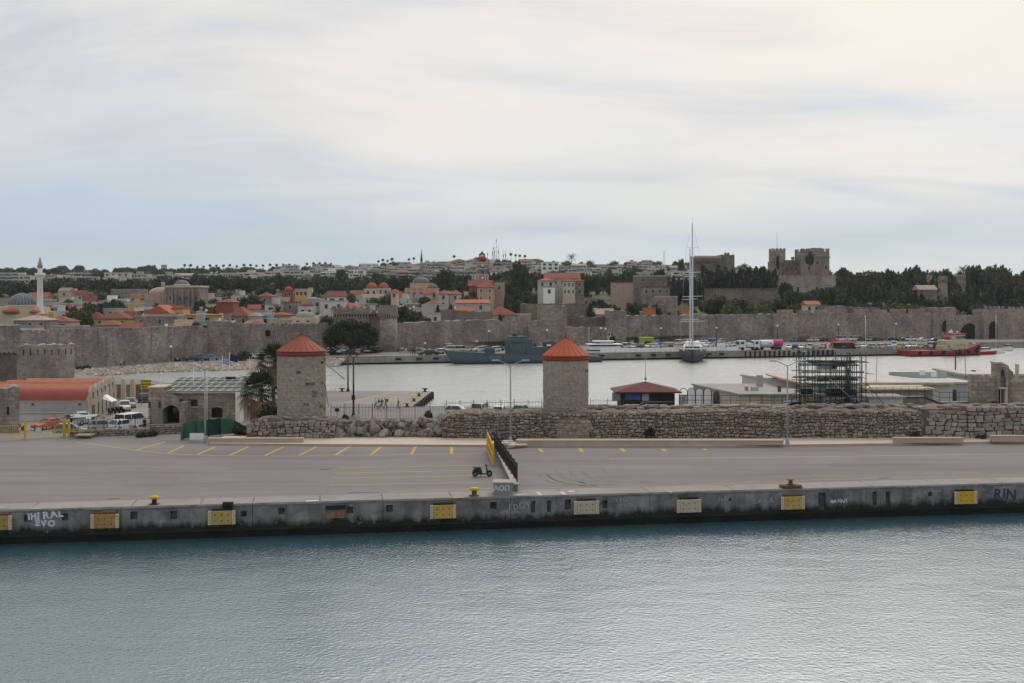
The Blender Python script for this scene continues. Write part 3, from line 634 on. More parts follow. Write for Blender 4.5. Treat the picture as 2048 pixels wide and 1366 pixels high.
MILLS_M = [[(lambda c: (c.materials.clear(), c.materials.append(mm), c)[2])(me.copy()) for mm in M_millstone] for me in [stone_mesh(s, 'stone', (0.05, 0.09)) for s in range(20, 25)]]
SQUARE_M = [[(lambda c: (c.materials.clear(), c.materials.append(mm), c)[2])(me.copy()) for mm in M_stone] for me in [stone_mesh(s, 'stone', (0.09, 0.16)) for s in range(30, 35)]]
def boulder_mesh(seed):
    import bmesh
    q = random.Random(seed); bm = bmesh.new(); bmesh.ops.create_icosphere(bm, subdivisions=2, radius=0.5)
    d = [Vector((q.uniform(-1,1), q.uniform(-1,1), q.uniform(-1,1))).normalized() for _ in range(9)]; h = [q.uniform(0.26, 0.46) for _ in d]
    for v in bm.verts:
        for a, b in zip(d, h):
            t = v.co.dot(a)
            if t > b: v.co -= a*(t-b)*0.9
        v.co *= q.uniform(0.94, 1.06)
    me = bpy.data.meshes.new('boulder'); bm.to_mesh(me); bm.free(); me.materials.append(M_boulder); return me
BOULDERS = [boulder_mesh(s) for s in range(6)]
def put_stones(t, spots, limit, name='stone', lib=STONES_M):
    """spots: (x, y, z, w, d, h, roll, tone); the largest as parts, the rest joined"""
    spots.sort(key=lambda s: -s[3]*s[5]); rest = MB(); q = random.Random(len(spots))
    for i, (x, y, z, w, d, h, roll, tone) in enumerate(spots):
        me = lib[q.randrange(len(lib))][tone]
        if i < limit:
            o = link(name, me, t, (x, y, z)); o.scale = (w, d, h); o.rotation_euler = (q.uniform(-.08,.08), q.uniform(-.13,.13), roll)
        else:
            M = Matrix.Translation((x,y,z)) @ Euler((0, q.uniform(-.07,.07), roll)).to_matrix().to_4x4() @ Matrix.Diagonal((w,d,h,1))
            rest.add([M @ v.co for v in me.vertices], [tuple(p.vertices) for p in me.polygons], tone)
    if rest.v: stuff(rest.build('small_stones', [x.materials[0] for x in lib[0]], t))
def rampart(label, x0, x1, y, tops, sw, sh, tones, seed, limit=280, depth=5.2, z0=2.7, gap=0.92, back=M_rubble_back, drop=0.04, lump=1.0):
    """tops: [(x, z)] along the wall head"""
    q = random.Random(seed); t = thing('harbour_wall', label, 'stone wall', ((x0+x1)/2, y, z0)); cx = (x0+x1)/2
    tz = lambda x: lerp(x, [a for a, _ in tops], [b for _, b in tops])
    m = MB(); n = max(4, int((x1-x0)/0.8)); xs = np.linspace(x0, x1, n+1)
    fr = []; 
    for x in xs:
        j = q.uniform(-.1, .1); zt = tz(x) - z0 + q.uniform(-.16, .06)
        fr += [(x-cx, 0.18, -0.2), (x-cx, 0.18+j*.3, zt), (x-cx, depth*0.45, zt + q.uniform(-.1,.12)), (x-cx, depth, zt + q.uniform(-.15,.1)), (x-cx, depth, -2)]
    m.add(fr, [(i*5+k, (i+1)*5+k, (i+1)*5+k+1, i*5+k+1) for i in range(n) for k in range(4)] + [(0,1,2,3,4), tuple(n*5+k for k in (4,3,2,1,0))])
    m.build('mortar_core', back, t)
    spots = []; z = z0; row = 0
    zmax = max(b for _, b in tops)
    while z < zmax:
        h = sh*q.uniform(.7, 1.35); x = x0 + q.uniform(0, sw); ph = q.uniform(0, 6)
        while x < x1:
            w = sw*q.uniform(.55, 1.6)
            zc = z + h/2 + q.uniform(-.06, .06) + .10*math.sin(x*.55 + ph*.3)
            if zc + h*0.35 < tz(x + w/2) and x + w < x1 + 0.2 and q.random() > drop:
                tone = q.choices((0,1,2), tones)[0]
                hh = h*q.uniform(.82,1.02); spots.append((x + w/2 - cx, q.uniform(.02,.12), zc - z0, w*gap, q.uniform(.4,.6)*lump, hh*gap, 0, tone))
            x += w
        z += h*0.96; row += 1
    # a loose top course seen from above
    for k in range(int((x1-x0)*1.6)):
        x = q.uniform(x0+.3, x1-.3); spots.append((x-cx, q.uniform(.5, 2.5), tz(x)-z0+0.02, sw*q.uniform(.6,1.2), sw*q.uniform(.5,1), sh*.55, q.uniform(0,3), q.choices((0,1,2), tones)[0]))
    put_stones(t, spots, limit, lib=SQUARE_M if gap > .95 else STONES_M); return t
YW = 134.0
xa = lambda px: X(px, YW)
rampart('old harbour wall section under the windmill with the spar, coursed grey masonry', xa(492), xa(668), YW, [(xa(492),4.2),(xa(510),4.95),(xa(650),4.95),(xa(668),4.6)], 0.62, 0.34, (5,2,2), 11, gap=0.98, drop=0.02)
rampart('old harbour wall section of brown rubble right of the boulders, behind the tall grey lamp', xa(884), xa(1085), YW, [(xa(884),5.0),(xa(905),5.55),(xa(1085),5.75)], 0.46, 0.31, (3,5,1), 12, lump=.8)
rampart('old harbour wall section beneath the windmill with streaked roof', xa(1085), xa(1312), YW, [(xa(1085),5.65),(xa(1312),5.75)], 0.50, 0.31, (4,4,1), 13, lump=.8)
rampart('long old harbour wall section of rounded rubble in front of the flat roofed building', xa(1312), xa(1560), YW, [(xa(1312),5.75),(xa(1560),5.9)], 0.42, 0.28, (3,6,2), 14, lump=.8)
rampart('old harbour wall section of rounded rubble in front of the scaffolding', xa(1560), xa(1845), YW, [(xa(1560),5.8),(xa(1845),5.9)], 0.42, 0.28, (3,5,3), 15, lump=.8)
rampart('old harbour wall section of long squared blocks under the ruined gothic arch', xa(1845), xa(2250), YW+0.3, [(xa(1845),6.05),(xa(1950),6.3),(xa(2250),6.4)], 0.85, 0.42, (5,1,3), 16, gap=0.98, drop=0.03)
# boulder slope between the two masonry sections
t = thing('rock_outcrop', 'weathered pale boulders and rock fill between two sections of the old harbour wall', 'rock outcrop', (xa(776), YW+0.6, 2.7))
q = random.Random(21); m = MB(); ox = xa(776)
for i in range(26):
    a = xa(660) + (xa(892)-xa(660))*i/25
    top_ = 4.25 + 0.25*math.sin(i*1.7) + (0.5 if i > 22 else 0)
    m.v += [(a-ox, 0.9, -0.2), (a-ox, 1.3+q.uniform(-.3,.3), 0.8), (a-ox, 2.2, top_-2.7-.1+q.uniform(-.2,.2)), (a-ox, 5.2, top_-2.7+.1), (a-ox, 5.2, -1.6)]
for i in range(25):
    for k in range(4): m.f.append((i*5+k, (i+1)*5+k, (i+1)*5+k+1, i*5+k+1)); m.m.append(0); m.sm.append(False)
m.build('earth_core', M_rubble_back, t)
for i in range(210):
    u = q.random(); v = q.random(); px = 664 + 222*u; x = xa(px)
    sz = (q.uniform(.9, 1.9) if i < 42 else q.uniform(.35, .85))
    z = 0.15 + v*1.75; y = 0.6 + v*1.0 - (0.25 if i < 42 else 0)
    o = link('boulder', BOULDERS[q.randrange(6)], t, (x-ox, y, z)); o.scale = (sz*q.uniform(.9,1.3), sz*.8, sz*q.uniform(.6,.95)); o.rotation_euler = (q.uniform(-.4,.4), q.uniform(-.4,.4), q.uniform(0,6))
# set-back upper wall and loose blocks along the terrace
t = thing('terrace_wall', 'low broken stone wall set back on top of the rampart between kiosk and scaffolding', 'stone wall', (X(1500,139), 138.8, 5.6))
q = random.Random(31); spots = []; ox = X(1500,139)
for k in range(330):
    px = q.uniform(1180, 1840); x = X(px, 138.8); w = q.uniform(.4, 1.1)
    if 1385 < px < 1440 and q.random() < .7: continue
    spots.append((x-ox, q.uniform(-.5,.3), q.uniform(0, 0.42) + (0.12 if px > 1600 else 0), w, q.uniform(.5,.8), q.uniform(.22,.42), 0, q.choices((0,1,2),(3,2,3))[0]))
put_stones(t, spots, 200)
# ------------------------------------------------------------------ windmills
def windmill(px0, px1, py_wall, py_apex, py_base, Y, label, holes, streaks, seed):
    cx = X((px0+px1)/2, Y); r = (px1-px0)/2/F*Y; z0 = Z(py_base, Y); zt = Z(py_wall, Y)
    t = thing('windmill', label, 'windmill', (cx, Y, z0)); H = zt - z0
    m = MB(); m.lathe([(r+.02,-2.2),(r-0.06,0),(r-0.10,H)], 40, 0); m.build('mortar_core', M_mill, t)
    q = random.Random(seed); spots = []; hs = 0.335; nrow = int(round((H+1.2)/hs)); front_n = 0; rest = MB(); parts = 0
    for i in range(nrow):
        z = -1.2 + (i+.5)*hs; n = 26; off = q.random()
        k = 0.0
        while k < n:
            wa = q.uniform(.75, 1.35); ang = 2*math.pi*(k + wa/2 + off)/n; w = 2*math.pi*r*wa/n; k += wa
            sx, cy = math.cos(ang), math.sin(ang)
            ppx = (px0+px1)/2 + sx*(px1-px0)/2; ppy = HY + (ZC - (z0+z))/(Y-r)*F
            if cy < 0.15 and any(abs(ppx-hx) < hw and abs(ppy-hy) < hh for hx, hy, hw, hh in holes): continue
            tone = q.choices((0,1,2), (6,3,2))[0]; me = MILLS_M[q.randrange(5)][tone]
            if ppx > px1-35 and 760 < ppy < 840 and seed == 41 and q.random() < .10: continue
            rr_ = r - 0.13 + q.uniform(-.02,.025)
            if cy < 0.10 and parts < 290:
                o = link('stone', me, t, (rr_*sx, rr_*cy, z)); o.scale = (0.36, w*1.07, hs*1.08); o.rotation_euler = (0,0,ang); parts += 1
            else:
                M = Matrix.Translation((rr_*sx, rr_*cy, z)) @ Matrix.Rotation(ang,4,'Z') @ Matrix.Diagonal((.36, w*1.07, hs*1.08, 1))
                rest.add([M @ v.co for v in me.vertices], [tuple(p.vertices) for p in me.polygons], tone)
    stuff(rest.build('stonework', M_millstone, t))
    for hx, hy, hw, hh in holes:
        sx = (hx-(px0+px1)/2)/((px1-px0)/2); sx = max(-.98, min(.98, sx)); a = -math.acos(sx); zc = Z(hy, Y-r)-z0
        o = MB(); s = F/Y; o.box(-.1,.1,-hw/s*1.1,hw/s*1.1,-hh/s,hh/s); o.build('opening', M_hole, t, ((r-.19)*math.cos(a), (r-.19)*math.sin(a), zc), a)  # dark slab in the gap, shade of the opening put into colour
    zs = Z(py_wall, Y)-z0; ze = zs + 10/F*Y; ha = Z(py_apex, Y)-z0
    m = MB(); m.lathe([(r+.02,zs-.02),(r+.10,zs),(r+.11,ze),(r-.3,ze+.02)], 40, 0); m.build('eaves_band', M_millskirt, t)
    n = 22; R0 = r + 0.20
    sm = MB(); h = ha-ze; a = math.pi/n*0.985
    c_, s_ = math.cos(a), math.sin(a)
    sm.add([(R0*c_,-R0*s_,0),(R0*c_,R0*s_,0),(0.05*c_,0.05*s_,h),(0.05*c_,-0.05*s_,h),(R0*c_,-R0*s_,-.05),(R0*c_,R0*s_,-.05)], [(0,1,2,3),(4,5,1,0)])
    for sg in (-1,1): sm.add([(R0*c_,sg*R0*s_,0),(R0*c_,sg*(R0*s_-.04),.03),(.06,sg*.02,h+.02),(.05*c_,sg*.05*s_,h)], [(0,1,2,3)])
    ms = sm.mesh('roof_sheet', STREAK if streaks else M_millroof)
    for k in range(n): link('roof_sheet', ms, t, (0,0,ze), 2*math.pi*(k+.5)/n)
    m = MB(); m.lathe([(.16,ha-.12),(.10,ha+.05),(.06,ha+.10),(.09,ha+.2),(0,ha+.5)], 10, 0); m.build('finial', M_millskirt, t)
    return t, z0, r
STREAK = mat('red roof with pale scrapes', (0.40, 0.085, 0.04), 0.65, 0.10, 0.8, 0.1, streak=0.2, dirt=((0.46,0.33,0.28), 1.1, 0.66))
mill1, mz1, mr1 = windmill(556, 650, 711, 668, 846, 138.9, 'round stone windmill with plain red cone roof and a spar slanting off its side', [(648,727,2.5,6),(632,780,3.5,5),(624,770,2.5,3),(633,797,3,5),(583,795,1.2,2),(598,795,1.2,2),(613,795,1.2,2),(606,745,1,2)], False, 41)
m = MB(); p = (mr1*.95, -.4, Z(722,138.9)-mz1); m.tube(p, (X(691,138.9)-X(603,138.9), -1.0, Z(757,138.9)-mz1), 0.07, 6); m.build('spar', M_galv, mill1)
m = MB(); m.path([(mr1+.02,-.3,4.8),(mr1+.25,-.3,3.2),(mr1+.5,-.5,1.9)], 0.035, 5); m.build('hanging_pole', M_rust, mill1)
mill2, mz2, mr2 = windmill(1087, 1176, 720, 673, 850, 138.9, 'round stone windmill with pale scrapes on its red cone roof and one slit window', [(1172,740,2.2,6)], True, 42)
t = thing('plinth', 'smooth tan stone plinth at the foot of the windmill with streaked roof', 'plinth', (xa(1146), YW-.05, 2.83)); q = random.Random(44)
m = MB(); m.box(-1.75, 1.75, .12, 1.5, 0, 2.15); m.build('core', M_rubble_back, t)
for r_ in range(5):
    x = -1.8
    while x < 1.7:
        w = min(q.uniform(.6,1.2), 1.8-x); o = MB(); o.cbox(0,0,0,w*.985,.3,.425,0,0,.03); o.build('block', M_wall_warm, t, (x+w/2, q.uniform(.1,.14), .215+r_*.43)); x += w
t = thing('signboard_post', 'small dark board fixed on the railing beside the windmill with the spar', 'sign', (X(674,139.4), 139.4, 4.5))
m = MB(); m.box(-.25,.25,-.02,.02,.75,1.15); m.build('board', M_black, t); m = MB(); m.box(-.03,.03,.03,.07,-.2,1.1); m.build('post', M_black, t)
# ------------------------------------------------------------------ railings
def fence(name, label, cat, pts, h, gap, post_gap, m_bar, m_post, bar=0.022, post=0.06, spike=True, rails=(0.12, 0.86), z_of=None, group=None):
    """pts [(x,y,z)]: bars, posts and rails each a part"""
    P = [Vector(p) for p in pts]; t = thing(name, label, cat, P[0], 0, group); o = P[0]
    b = MB(); b.box(-bar/2, bar/2, -bar/2, bar/2, 0.08, h)
    if spike: b.add([(-bar,-bar,h),(bar,-bar,h),(bar,bar,h),(-bar,bar,h),(0,0,h+.12)], [(0,1,4),(1,2,4),(2,3,4),(3,0,4)])
    bm_ = b.mesh('bar', m_bar)
    b = MB(); b.box(-post/2, post/2, -post/2, post/2, -.15, h+.12); b.lathe([(post*.7,h+.12),(0,h+.24)], 6, 0); pm = b.mesh('post', m_post)
    for a, c in zip(P, P[1:]):
        d = (c-a).length; n = max(1, round(d/gap)); ang = math.atan2(c.y-a.y, c.x-a.x)
        for i in range(n+1): link('bar', bm_, t, a.lerp(c, i/n)-o, ang)
        k = max(1, round(d/post_gap))
        for i in range(k+1): link('post', pm, t, a.lerp(c, i/k)-o, ang)
        for rz in rails:
            r = MB(); u = Vector((0,0,rz*h)); r.tube(a-o+u, c-o+u, bar*1.1, 4, 0, smooth=False); r.build('rail', m_bar, t)
    return t
fence('railing', 'black spiked railing on the rock between the two windmills, people walking behind', 'railing', [(X(662,139.6),139.6,4.25),(X(800,139.8),139.8,4.2),(X(890,140),140,4.3)], 1.75, 0.36, 1.6, M_black, M_black)
fence('railing', 'black spiked railing behind the wall by the parked white cars', 'railing', [(X(893,140.2),140.2,5.3),(X(1083,140.2),140.2,5.45)], 1.0, 0.36, 1.7, M_black, M_black)
fence('railing', 'short black railing between the streaked roof windmill and the kiosk', 'railing', [(X(1181,140.4),140.4,5.5),(X(1248,140.4),140.4,5.5)], 1.05, 0.30, 1.7, M_black, M_black)
# ------------------------------------------------------------------ lamp posts
def double_lamp(label, px, py_base, py_top, zb, arm_px, metal, Y=None, drop=10, tilt=0.0, r0=0.11, group=None, up=True):
    Y = Y or GY(py_base, zb); s = F/Y; h = Z(py_top, Y)-zb; t = thing('street_lamp', label, 'street lamp', (X(px,Y), Y, zb), tilt, group)
    m = MB(); m.tube((0,0,0),(0,0,h), r0, 10, 0, r0*0.6); m.build('pole', metal, t)
    m = MB(); m.lathe([(r0*2.2,0),(r0*2.2,.06),(r0*1.5,.5),(r0,.7)], 10, 0); m.build('base', metal, t)
    a = arm_px/s; e = drop/s
    for sg in (-1,1):
        m = MB(); m.path([(0,0,h),(sg*a*.5,0,h+e*.5),(sg*a,0,h+e)], r0*.42, 6); m.build('arm', metal, t)
        m = MB(); x = sg*a; m.cbox(x+sg*.32, 0, h+e+.02, .85, .28, .14, 0, 0, .05); m.build('lamp_head', M_galv, t)
    return t
double_lamp('tall grey two armed street lamp on the pavement beside the yellow gate leaf', 1021, 886, 731, 2.83, 24, M_galv)
double_lamp('tall grey two armed street lamp standing in front of the scaffolding', 1575, 888, 732, 2.83, 22, M_galv)
double_lamp('tall grey two armed street lamp by the green netting fence', 410, 884, 740, 2.7, 22, M_galv)
double_lamp('nearer of two black double lamps on the mole by the windmill with the spar', 707, 834, 716, 1.2, 22, M_black, r0=.16, drop=14)
double_lamp('farther of two black double lamps on the mole by the windmill with the spar', 696, 783, 714, 1.2, 16, M_black, r0=.16, drop=10)
double_lamp('dark two armed street lamp rising behind the scaffolding', 1598, 800, 706, 1.2, 6, M_black, Y=186, r0=.15, drop=3)
double_lamp('dark two armed street lamp in front of the red tugboat', 1911, 800, 702, 1.2, 14, M_black, Y=186, r0=.15, drop=5)
t = thing('electric_box', 'small dark box with white notice fixed half way up the nearer black lamp', 'box', (X(707,174.2),174.0,Z(795,174))); m = MB(); m.cbox(0,0,0,.5,.25,.7,0,0,.03); m.build('case', M_black, t); m = MB(); m.box(-.2,.2,-.14,-.13,-.55,-.36); m.build('notice', M_white, t)
# ------------------------------------------------------------------ fenders, bollards and the lettered block on the quay
def fender(px, py, tone, label, cap=True, wear=0.5, rubber=False):
    lx, yy = LX(px, 0.55); s = F/yy; z = Z(py, yy)
    t = thing('fender', label, 'fender', (lx*math.cos(EA) + .55*math.sin(EA), 96.6 + lx*math.sin(EA) - .55*math.cos(EA), z), EA, 'fenders along the near quay')
    face = MB(); face.cbox(0, 0, 0, 1.52, .10, 1.05, 0, 0, .02); face.build('panel', tone, t)
    for sg in (-1,1):
        m = MB(); m.cbox(sg*.905, .02, 0, .26, .13, 1.05, 0, 0, .02); m.build('side_strip', FEND_EDGE, t)
        for kz in (-.36,-.12,.12,.36):
            m = MB(); m.tube((sg*.905,-.055,kz),(sg*.905,-.07,kz),.028,6); m.build('rivet', M_rust, t)
    bolt = MB(); bolt.tube((0,-.03,0),(0,-.075,0),.045,8); bm_ = bolt.mesh('bolt', M_hole)
    for bx in (-.5,0,.5):
        for bz in (-.22,.22): link('bolt', bm_, t, (bx,0,bz))
    m = MB(); m.box(-.85,.85,.06,.14,-.48,.48); m.build('backing_frame', M_rubber, t)
    m = MB(); m.tube((-.35,.1,0),(-.35,.62,0),.42,12); m.tube((.45,.1,0),(.45,.62,0),.42,12); m.build('rubber_cone', M_rubber, t)
    m = MB(); m.box(-.72,.80,.1,.5,.53,.66); m.build('top_frame', M_rust if tone in (FEND_RUSTY, FEND_BROWN) else M_rubber, t)
    if rubber:
        m = MB(); m.tube((.05,.3,.95),(.85,.3,.95),.22,12); m.build('rubber_roll', M_rubber, t)
FEND_EDGE = mat('cream fender edge', (0.56,0.47,0.30), 0.7, 0.15, 2, dirt=((0.25,0.2,0.14),1.5,.6))
FEND_YEL = mat('yellow fender face', (0.52,0.33,0.08), 0.65, 0.15, 2, dirt=((0.3,0.22,0.1),1.2,.62)); FEND_MUS = mat('mustard fender face', (0.42,0.31,0.10), 0.65, .15, 2, dirt=((.2,.16,.08),1.2,.6))
FEND_BROWN = mat('brown stained fender face', (0.36,0.23,0.08), 0.7, .3, 2, dirt=((.14,.09,.05),1.6,.55)); FEND_PALE = mat('faded cream fender face', (0.46,0.41,0.31), 0.7, .15, 2, dirt=((.12,.12,.08),1.6,.58))
FEND_RUSTY = mat('yellow fender with rust', (0.50,0.32,0.10), 0.7, .2, 2, dirt=((.10,.05,.03),2.0,.60)); FEND_BRIGHT = mat('bright yellow fender face', (0.56,0.35,0.03), 0.6, .15, 2, dirt=((.20,.21,.15),1.3,.6))
fender(-8, 1046, FEND_BROWN, 'brownish yellow fender panel cut off by the edge, left of the white graffiti')
fender(207, 1042.5, FEND_BROWN, 'brown stained fender panel right of the white graffiti')
fender(441, 1035.5, FEND_MUS, 'mustard yellow fender panel with a black rubber roll on top', rubber=True)
fender(884, 1023.5, FEND_YEL, 'clean orange yellow fender panel near the yellow bollard and lettered block')
fender(1171, 1015, FEND_PALE, 'faded cream fender panel with green frame right of the two dark slots')
fender(1376, 1012, FEND_PALE, 'faded cream fender panel, streaked, in the middle of the right half of the quay')
fender(1584, 1006, FEND_RUSTY, 'rust spotted yellow fender panel below the brown bollard')
fender(1930, 995.5, FEND_BRIGHT, 'bright yellow fender panel left of the dark blue letters')
fender(2195, 985, FEND_MUS, 'mustard yellow fender panel beyond the dark blue letters')
lx, yy = LX(671); t = thing('fender_mount', 'bare rusty fender mount with black bar on the quay face', 'fender mount', (lx*math.cos(EA), 96.6+lx*math.sin(EA), Z(1022,yy)), EA)
m = MB(); m.box(-.78,.78,-.22,.06,.18,.44); m.build('bar', M_rubber, t); m = MB(); m.box(-.72,.72,-.10,.06,-.55,.17); m.build('plate', mat('rust streaked plate', (.22,.15,.11), .9, .4, 1.5, streak=.8), t)
def bollard(x, y, z, label, m_top, m_base, s=1.0, sk=True):
    t = thing('bollard', label, 'bollard', (x,y,z)); 
    m = MB(); m.lathe([(.42*s,0),(.42*s,.05*s),(.22*s,.09*s),(.19*s,.42*s)], 14, 0); m.build('post', m_base, t)
    m = MB(); m.lathe([(.19*s,.40*s),(.36*s,.46*s),(.38*s,.58*s),(.26*s,.67*s),(0,.68*s)], 14, 0)
    if sk: m.cbox(0,0,.53*s,1.15*s,.26*s,.16*s,0,.1,.04)
    m.build('cap', m_top, t); return t
def on_edge(px, back): lx, yy = LX(px, -back); return lx*math.cos(EA)-back*math.sin(EA), 96.6+lx*math.sin(EA)+back*math.cos(EA)
bollard(*on_edge(312,.75), 2.604, 'yellow mooring bollard on the quay edge left of the mustard fender', M_yellow, M_black, .95, False)
bollard(*on_edge(951,.65), 2.604, 'yellow topped mooring bollard with rust stain beside the lettered concrete block', M_yellow, M_rust, 1.0, False)
x, y = on_edge(1583,.5); bollard(x, y, 2.86, 'brown mooring bollard on a rusty plinth above the rust spotted fender', mat('brown bollard paint',(.36,.22,.10),.8,.2,2), M_rust, .85, False)
t = thing('bollard_plinth', 'rusty steel plinth under the brown bollard', 'plinth', (x,y,2.6), EA); m = MB(); m.cbox(0,0,.13,1.7,.9,.26,0,0,.05); m.build('plate', M_rust, t)
def lettered_block():
    Yb = 97.1; s = F/Yb; x0, x1 = X(986,Yb), X(1027,Yb)
    t = thing('concrete_block', 'grey concrete block with white sprayed letters at the end of the dividing wall', 'block', ((x0+x1)/2, Yb, 2.604)); h = (x1-x0)/2
    m = MB(); m.box(-h+.06,h-.06,0,1.5,.08,.93); m.build('body', mat('grey block',(.24,.24,.235),.9,.15,1.5,.2,streak=.3), t)
    m = MB(); m.cbox(0,.75,1.0,2*h+.1,1.65,.12,0,0,.04); m.build('cap', mat('block cap',(.36,.34,.33),.9,.1,2), t); m = MB(); m.cbox(0,.75,.04,2*h+.06,1.6,.08); m.build('foot', M_apron, t)
    cu = bpy.data.curves.new('lettering','FONT'); cu.body = 'ΑΟΠ'; cu.size = .60; cu.align_x = 'CENTER'; cu.offset = .012; cu.extrude = .002
    me = text_mesh(bpy.data.objects.new('lettering', cu)); me.materials.append(M_graf_white); l = link('lettering', me, t, (-.12,-.004,.36)); l.rotation_euler = (R(90),0,0)
lettered_block()
# dividing wall with its black railing, and the yellow gate leaf folded against it
a, b = Vector((0.3,98.8,2.6)), Vector((-1.9,127.4,2.6)); ang = math.atan2(b.y-a.y, b.x-a.x); L_ = (b-a).length
t = thing('dividing_wall', 'low concrete wall running back from the lettered block across the quay', 'wall', a, ang)
m = MB(); m.box(0,L_,-.18,.18,0,.56); m.build('body', M_quayface, t)
for i in range(8):
    m = MB(); m.box(L_*i/8+.03, L_*(i+1)/8-.03, -.26,.26,.565,.68); m.build('coping_stone', M_cream_stone, t)
fence('railing', 'black railing on the low dividing wall behind the lettered block', 'railing', [a+Vector((.12,.6,.68)), b+Vector((.12,-6,.68))], 1.45, 0.30, 2.4, M_black, M_black, bar=.035, post=.09)
fence('gate_leaf', 'yellow steel gate leaf standing open along the dividing wall', 'gate', [(-1.75,112.8,2.7),(-2.55,124.0,2.7)], 1.95, 0.42, 11.2, M_yellow, M_yellow, bar=.06, post=.14, spike=False, rails=(.06,.5,.98))
q = random.Random(8); slab = MB(); slab.cbox(0,0,0,1.1,.7,.16,0,0,.05); sme = slab.mesh('slab', M_cream_stone)
for i, (px, py) in enumerate([(1003,889),(1016,887),(1028,889),(1040,891.5),(1008,892),(1024,892.5),(1046,888)]):
    x, y = G(px, py, 2.83); o = link('stone_slab', sme, None, (x, y, 2.93 + .16*(i % 3 == 1)), q.uniform(0,3)); o.scale = (q.uniform(.8,1.6), q.uniform(.8,1.4), q.uniform(.8,1.6))
    tag(o, 'pale stone slab dumped at the lamp foot by the gate leaf', 'stone slab', 'slabs dumped at the end of the dividing wall'); AUTO.append(o)
o = tag(MB().cbox(0,0,.05,.5,.25,.1,0,0.2,.03).build('paper_bag', M_white, None, (*G(1143,998.5-14,2.6),2.604)), 'white scrap lying near the quay edge right of the painted marks', 'litter')
# ------------------------------------------------------------------ motor scooter
def scooter(px, py):
    Y = GY(py, 2.6); t = thing('motor_scooter', 'black motor scooter with brown seat parked alone beside the dividing wall', 'scooter', (X(px,Y), Y, 2.604), R(4))
    w = MB(); w.lathe([(.13,-.05),(.24,-.06),(.26,0),(.24,.06),(.13,.05)], 18, 0); 
    wm = w.mesh('tyre', M_rubber); hb = MB(); hb.lathe([(0,-.055),(.15,-.05),(.15,.05),(0,.055)], 12, 0); hm = hb.mesh('rim', M_galv)
    for x in (-.62,.66):
        wh = MB(); wh.tube((0,-.09,0),(0,.09,0),.03,6); o = wh.build('wheel', M_black, t, (x,0,.26))
        for me in (wm, hm): c = link(me.name, me, o); c.rotation_euler = (R(90),0,0)
    paint = mat('black scooter paint',(.012,.012,.014),.3,.1,2,spec=.6)
    m = MB(); m.xprism  # body shell: side outline pushed across
    shell = [(-.88,.40),(-.80,.60),(-.62,.80),(-.10,.78),(-.02,.55),(.05,.36),(.42,.33),(.50,.36),(.46,.24),(-.30,.20),(-.45,.34),(-.62,.50),(-.80,.36)]
    for hw, k in ((.19,1.0),(.24,.86)):
        cx_, cz = -.3, .45; m.yprism([((x-cx_)*k+cx_, (z-cz)*k+cz) for x, z in shell[::-1]], -hw, hw, 0)
    m.build('body', paint, t)
    m = MB(); m.yprism([(.42,.30),(.50,.34),(.40,.98),(.33,1.0),(.34,.80),(.38,.5)][::-1], -.22,.22); m.build('leg_shield', paint, t)
    m = MB(); m.yprism([(.36,.36),(.60,.50),(.84,.46),(.92,.36),(.80,.56),(.62,.60),(.48,.56)][::-1], -.09,.09); m.build('front_mudguard', paint, t)
    m = MB(); m.tube((.62,0,.30),(.36,0,1.02),.035,8); m.build('steering_column', M_galv, t)
    m = MB(); m.path([(.30,-.33,1.06),(.36,-.12,1.04),(.36,.12,1.04),(.30,.33,1.06)],.024,6); m.cbox(.38,0,1.03,.2,.2,.14,0,0,.05); m.build('handlebar', M_black, t)
    m = MB(); m.lathe([(0,-.03),(.09,-.02),(.085,.05),(0,.07)],12,0); o = m.build('headlight', M_galv, t, (.48,0,1.03)); o.rotation_euler = (0,R(90),0)
    for sg in (-1,1):
        m = MB(); m.tube((.32,sg*.24,1.07),(.28,sg*.30,1.24),.012,5); m.cbox(.28,sg*.31,1.28,.03,.13,.09,0,0,.01); m.build('mirror', M_galv, t)
    m = MB(); m.yprism([(-.80,.79),(-.78,.88),(-.30,.90),(-.08,.86),(-.05,.79)][::-1], -.16,.16); m.build('seat', mat('brown seat leather',(.085,.04,.028),.5,.2,3), t)
    m = MB(); m.cbox(-.89,0,.62,.05,.14,.08); m.build('tail_light', M_millskirt, t); m = MB(); m.tube((-.75,.16,.24),(-.35,.16,.22),.05,8); m.build('exhaust', M_galv, t)
    m = MB(); m.path([(-.05,.1,.2),(-.12,.16,.01)],.015,5); m.build('kick_stand', M_galv, t); m = MB(); m.box(-.93,-.91,-.1,.1,.34,.5); m.build('number_plate', M_white, t)
scooter(964, 953.5)
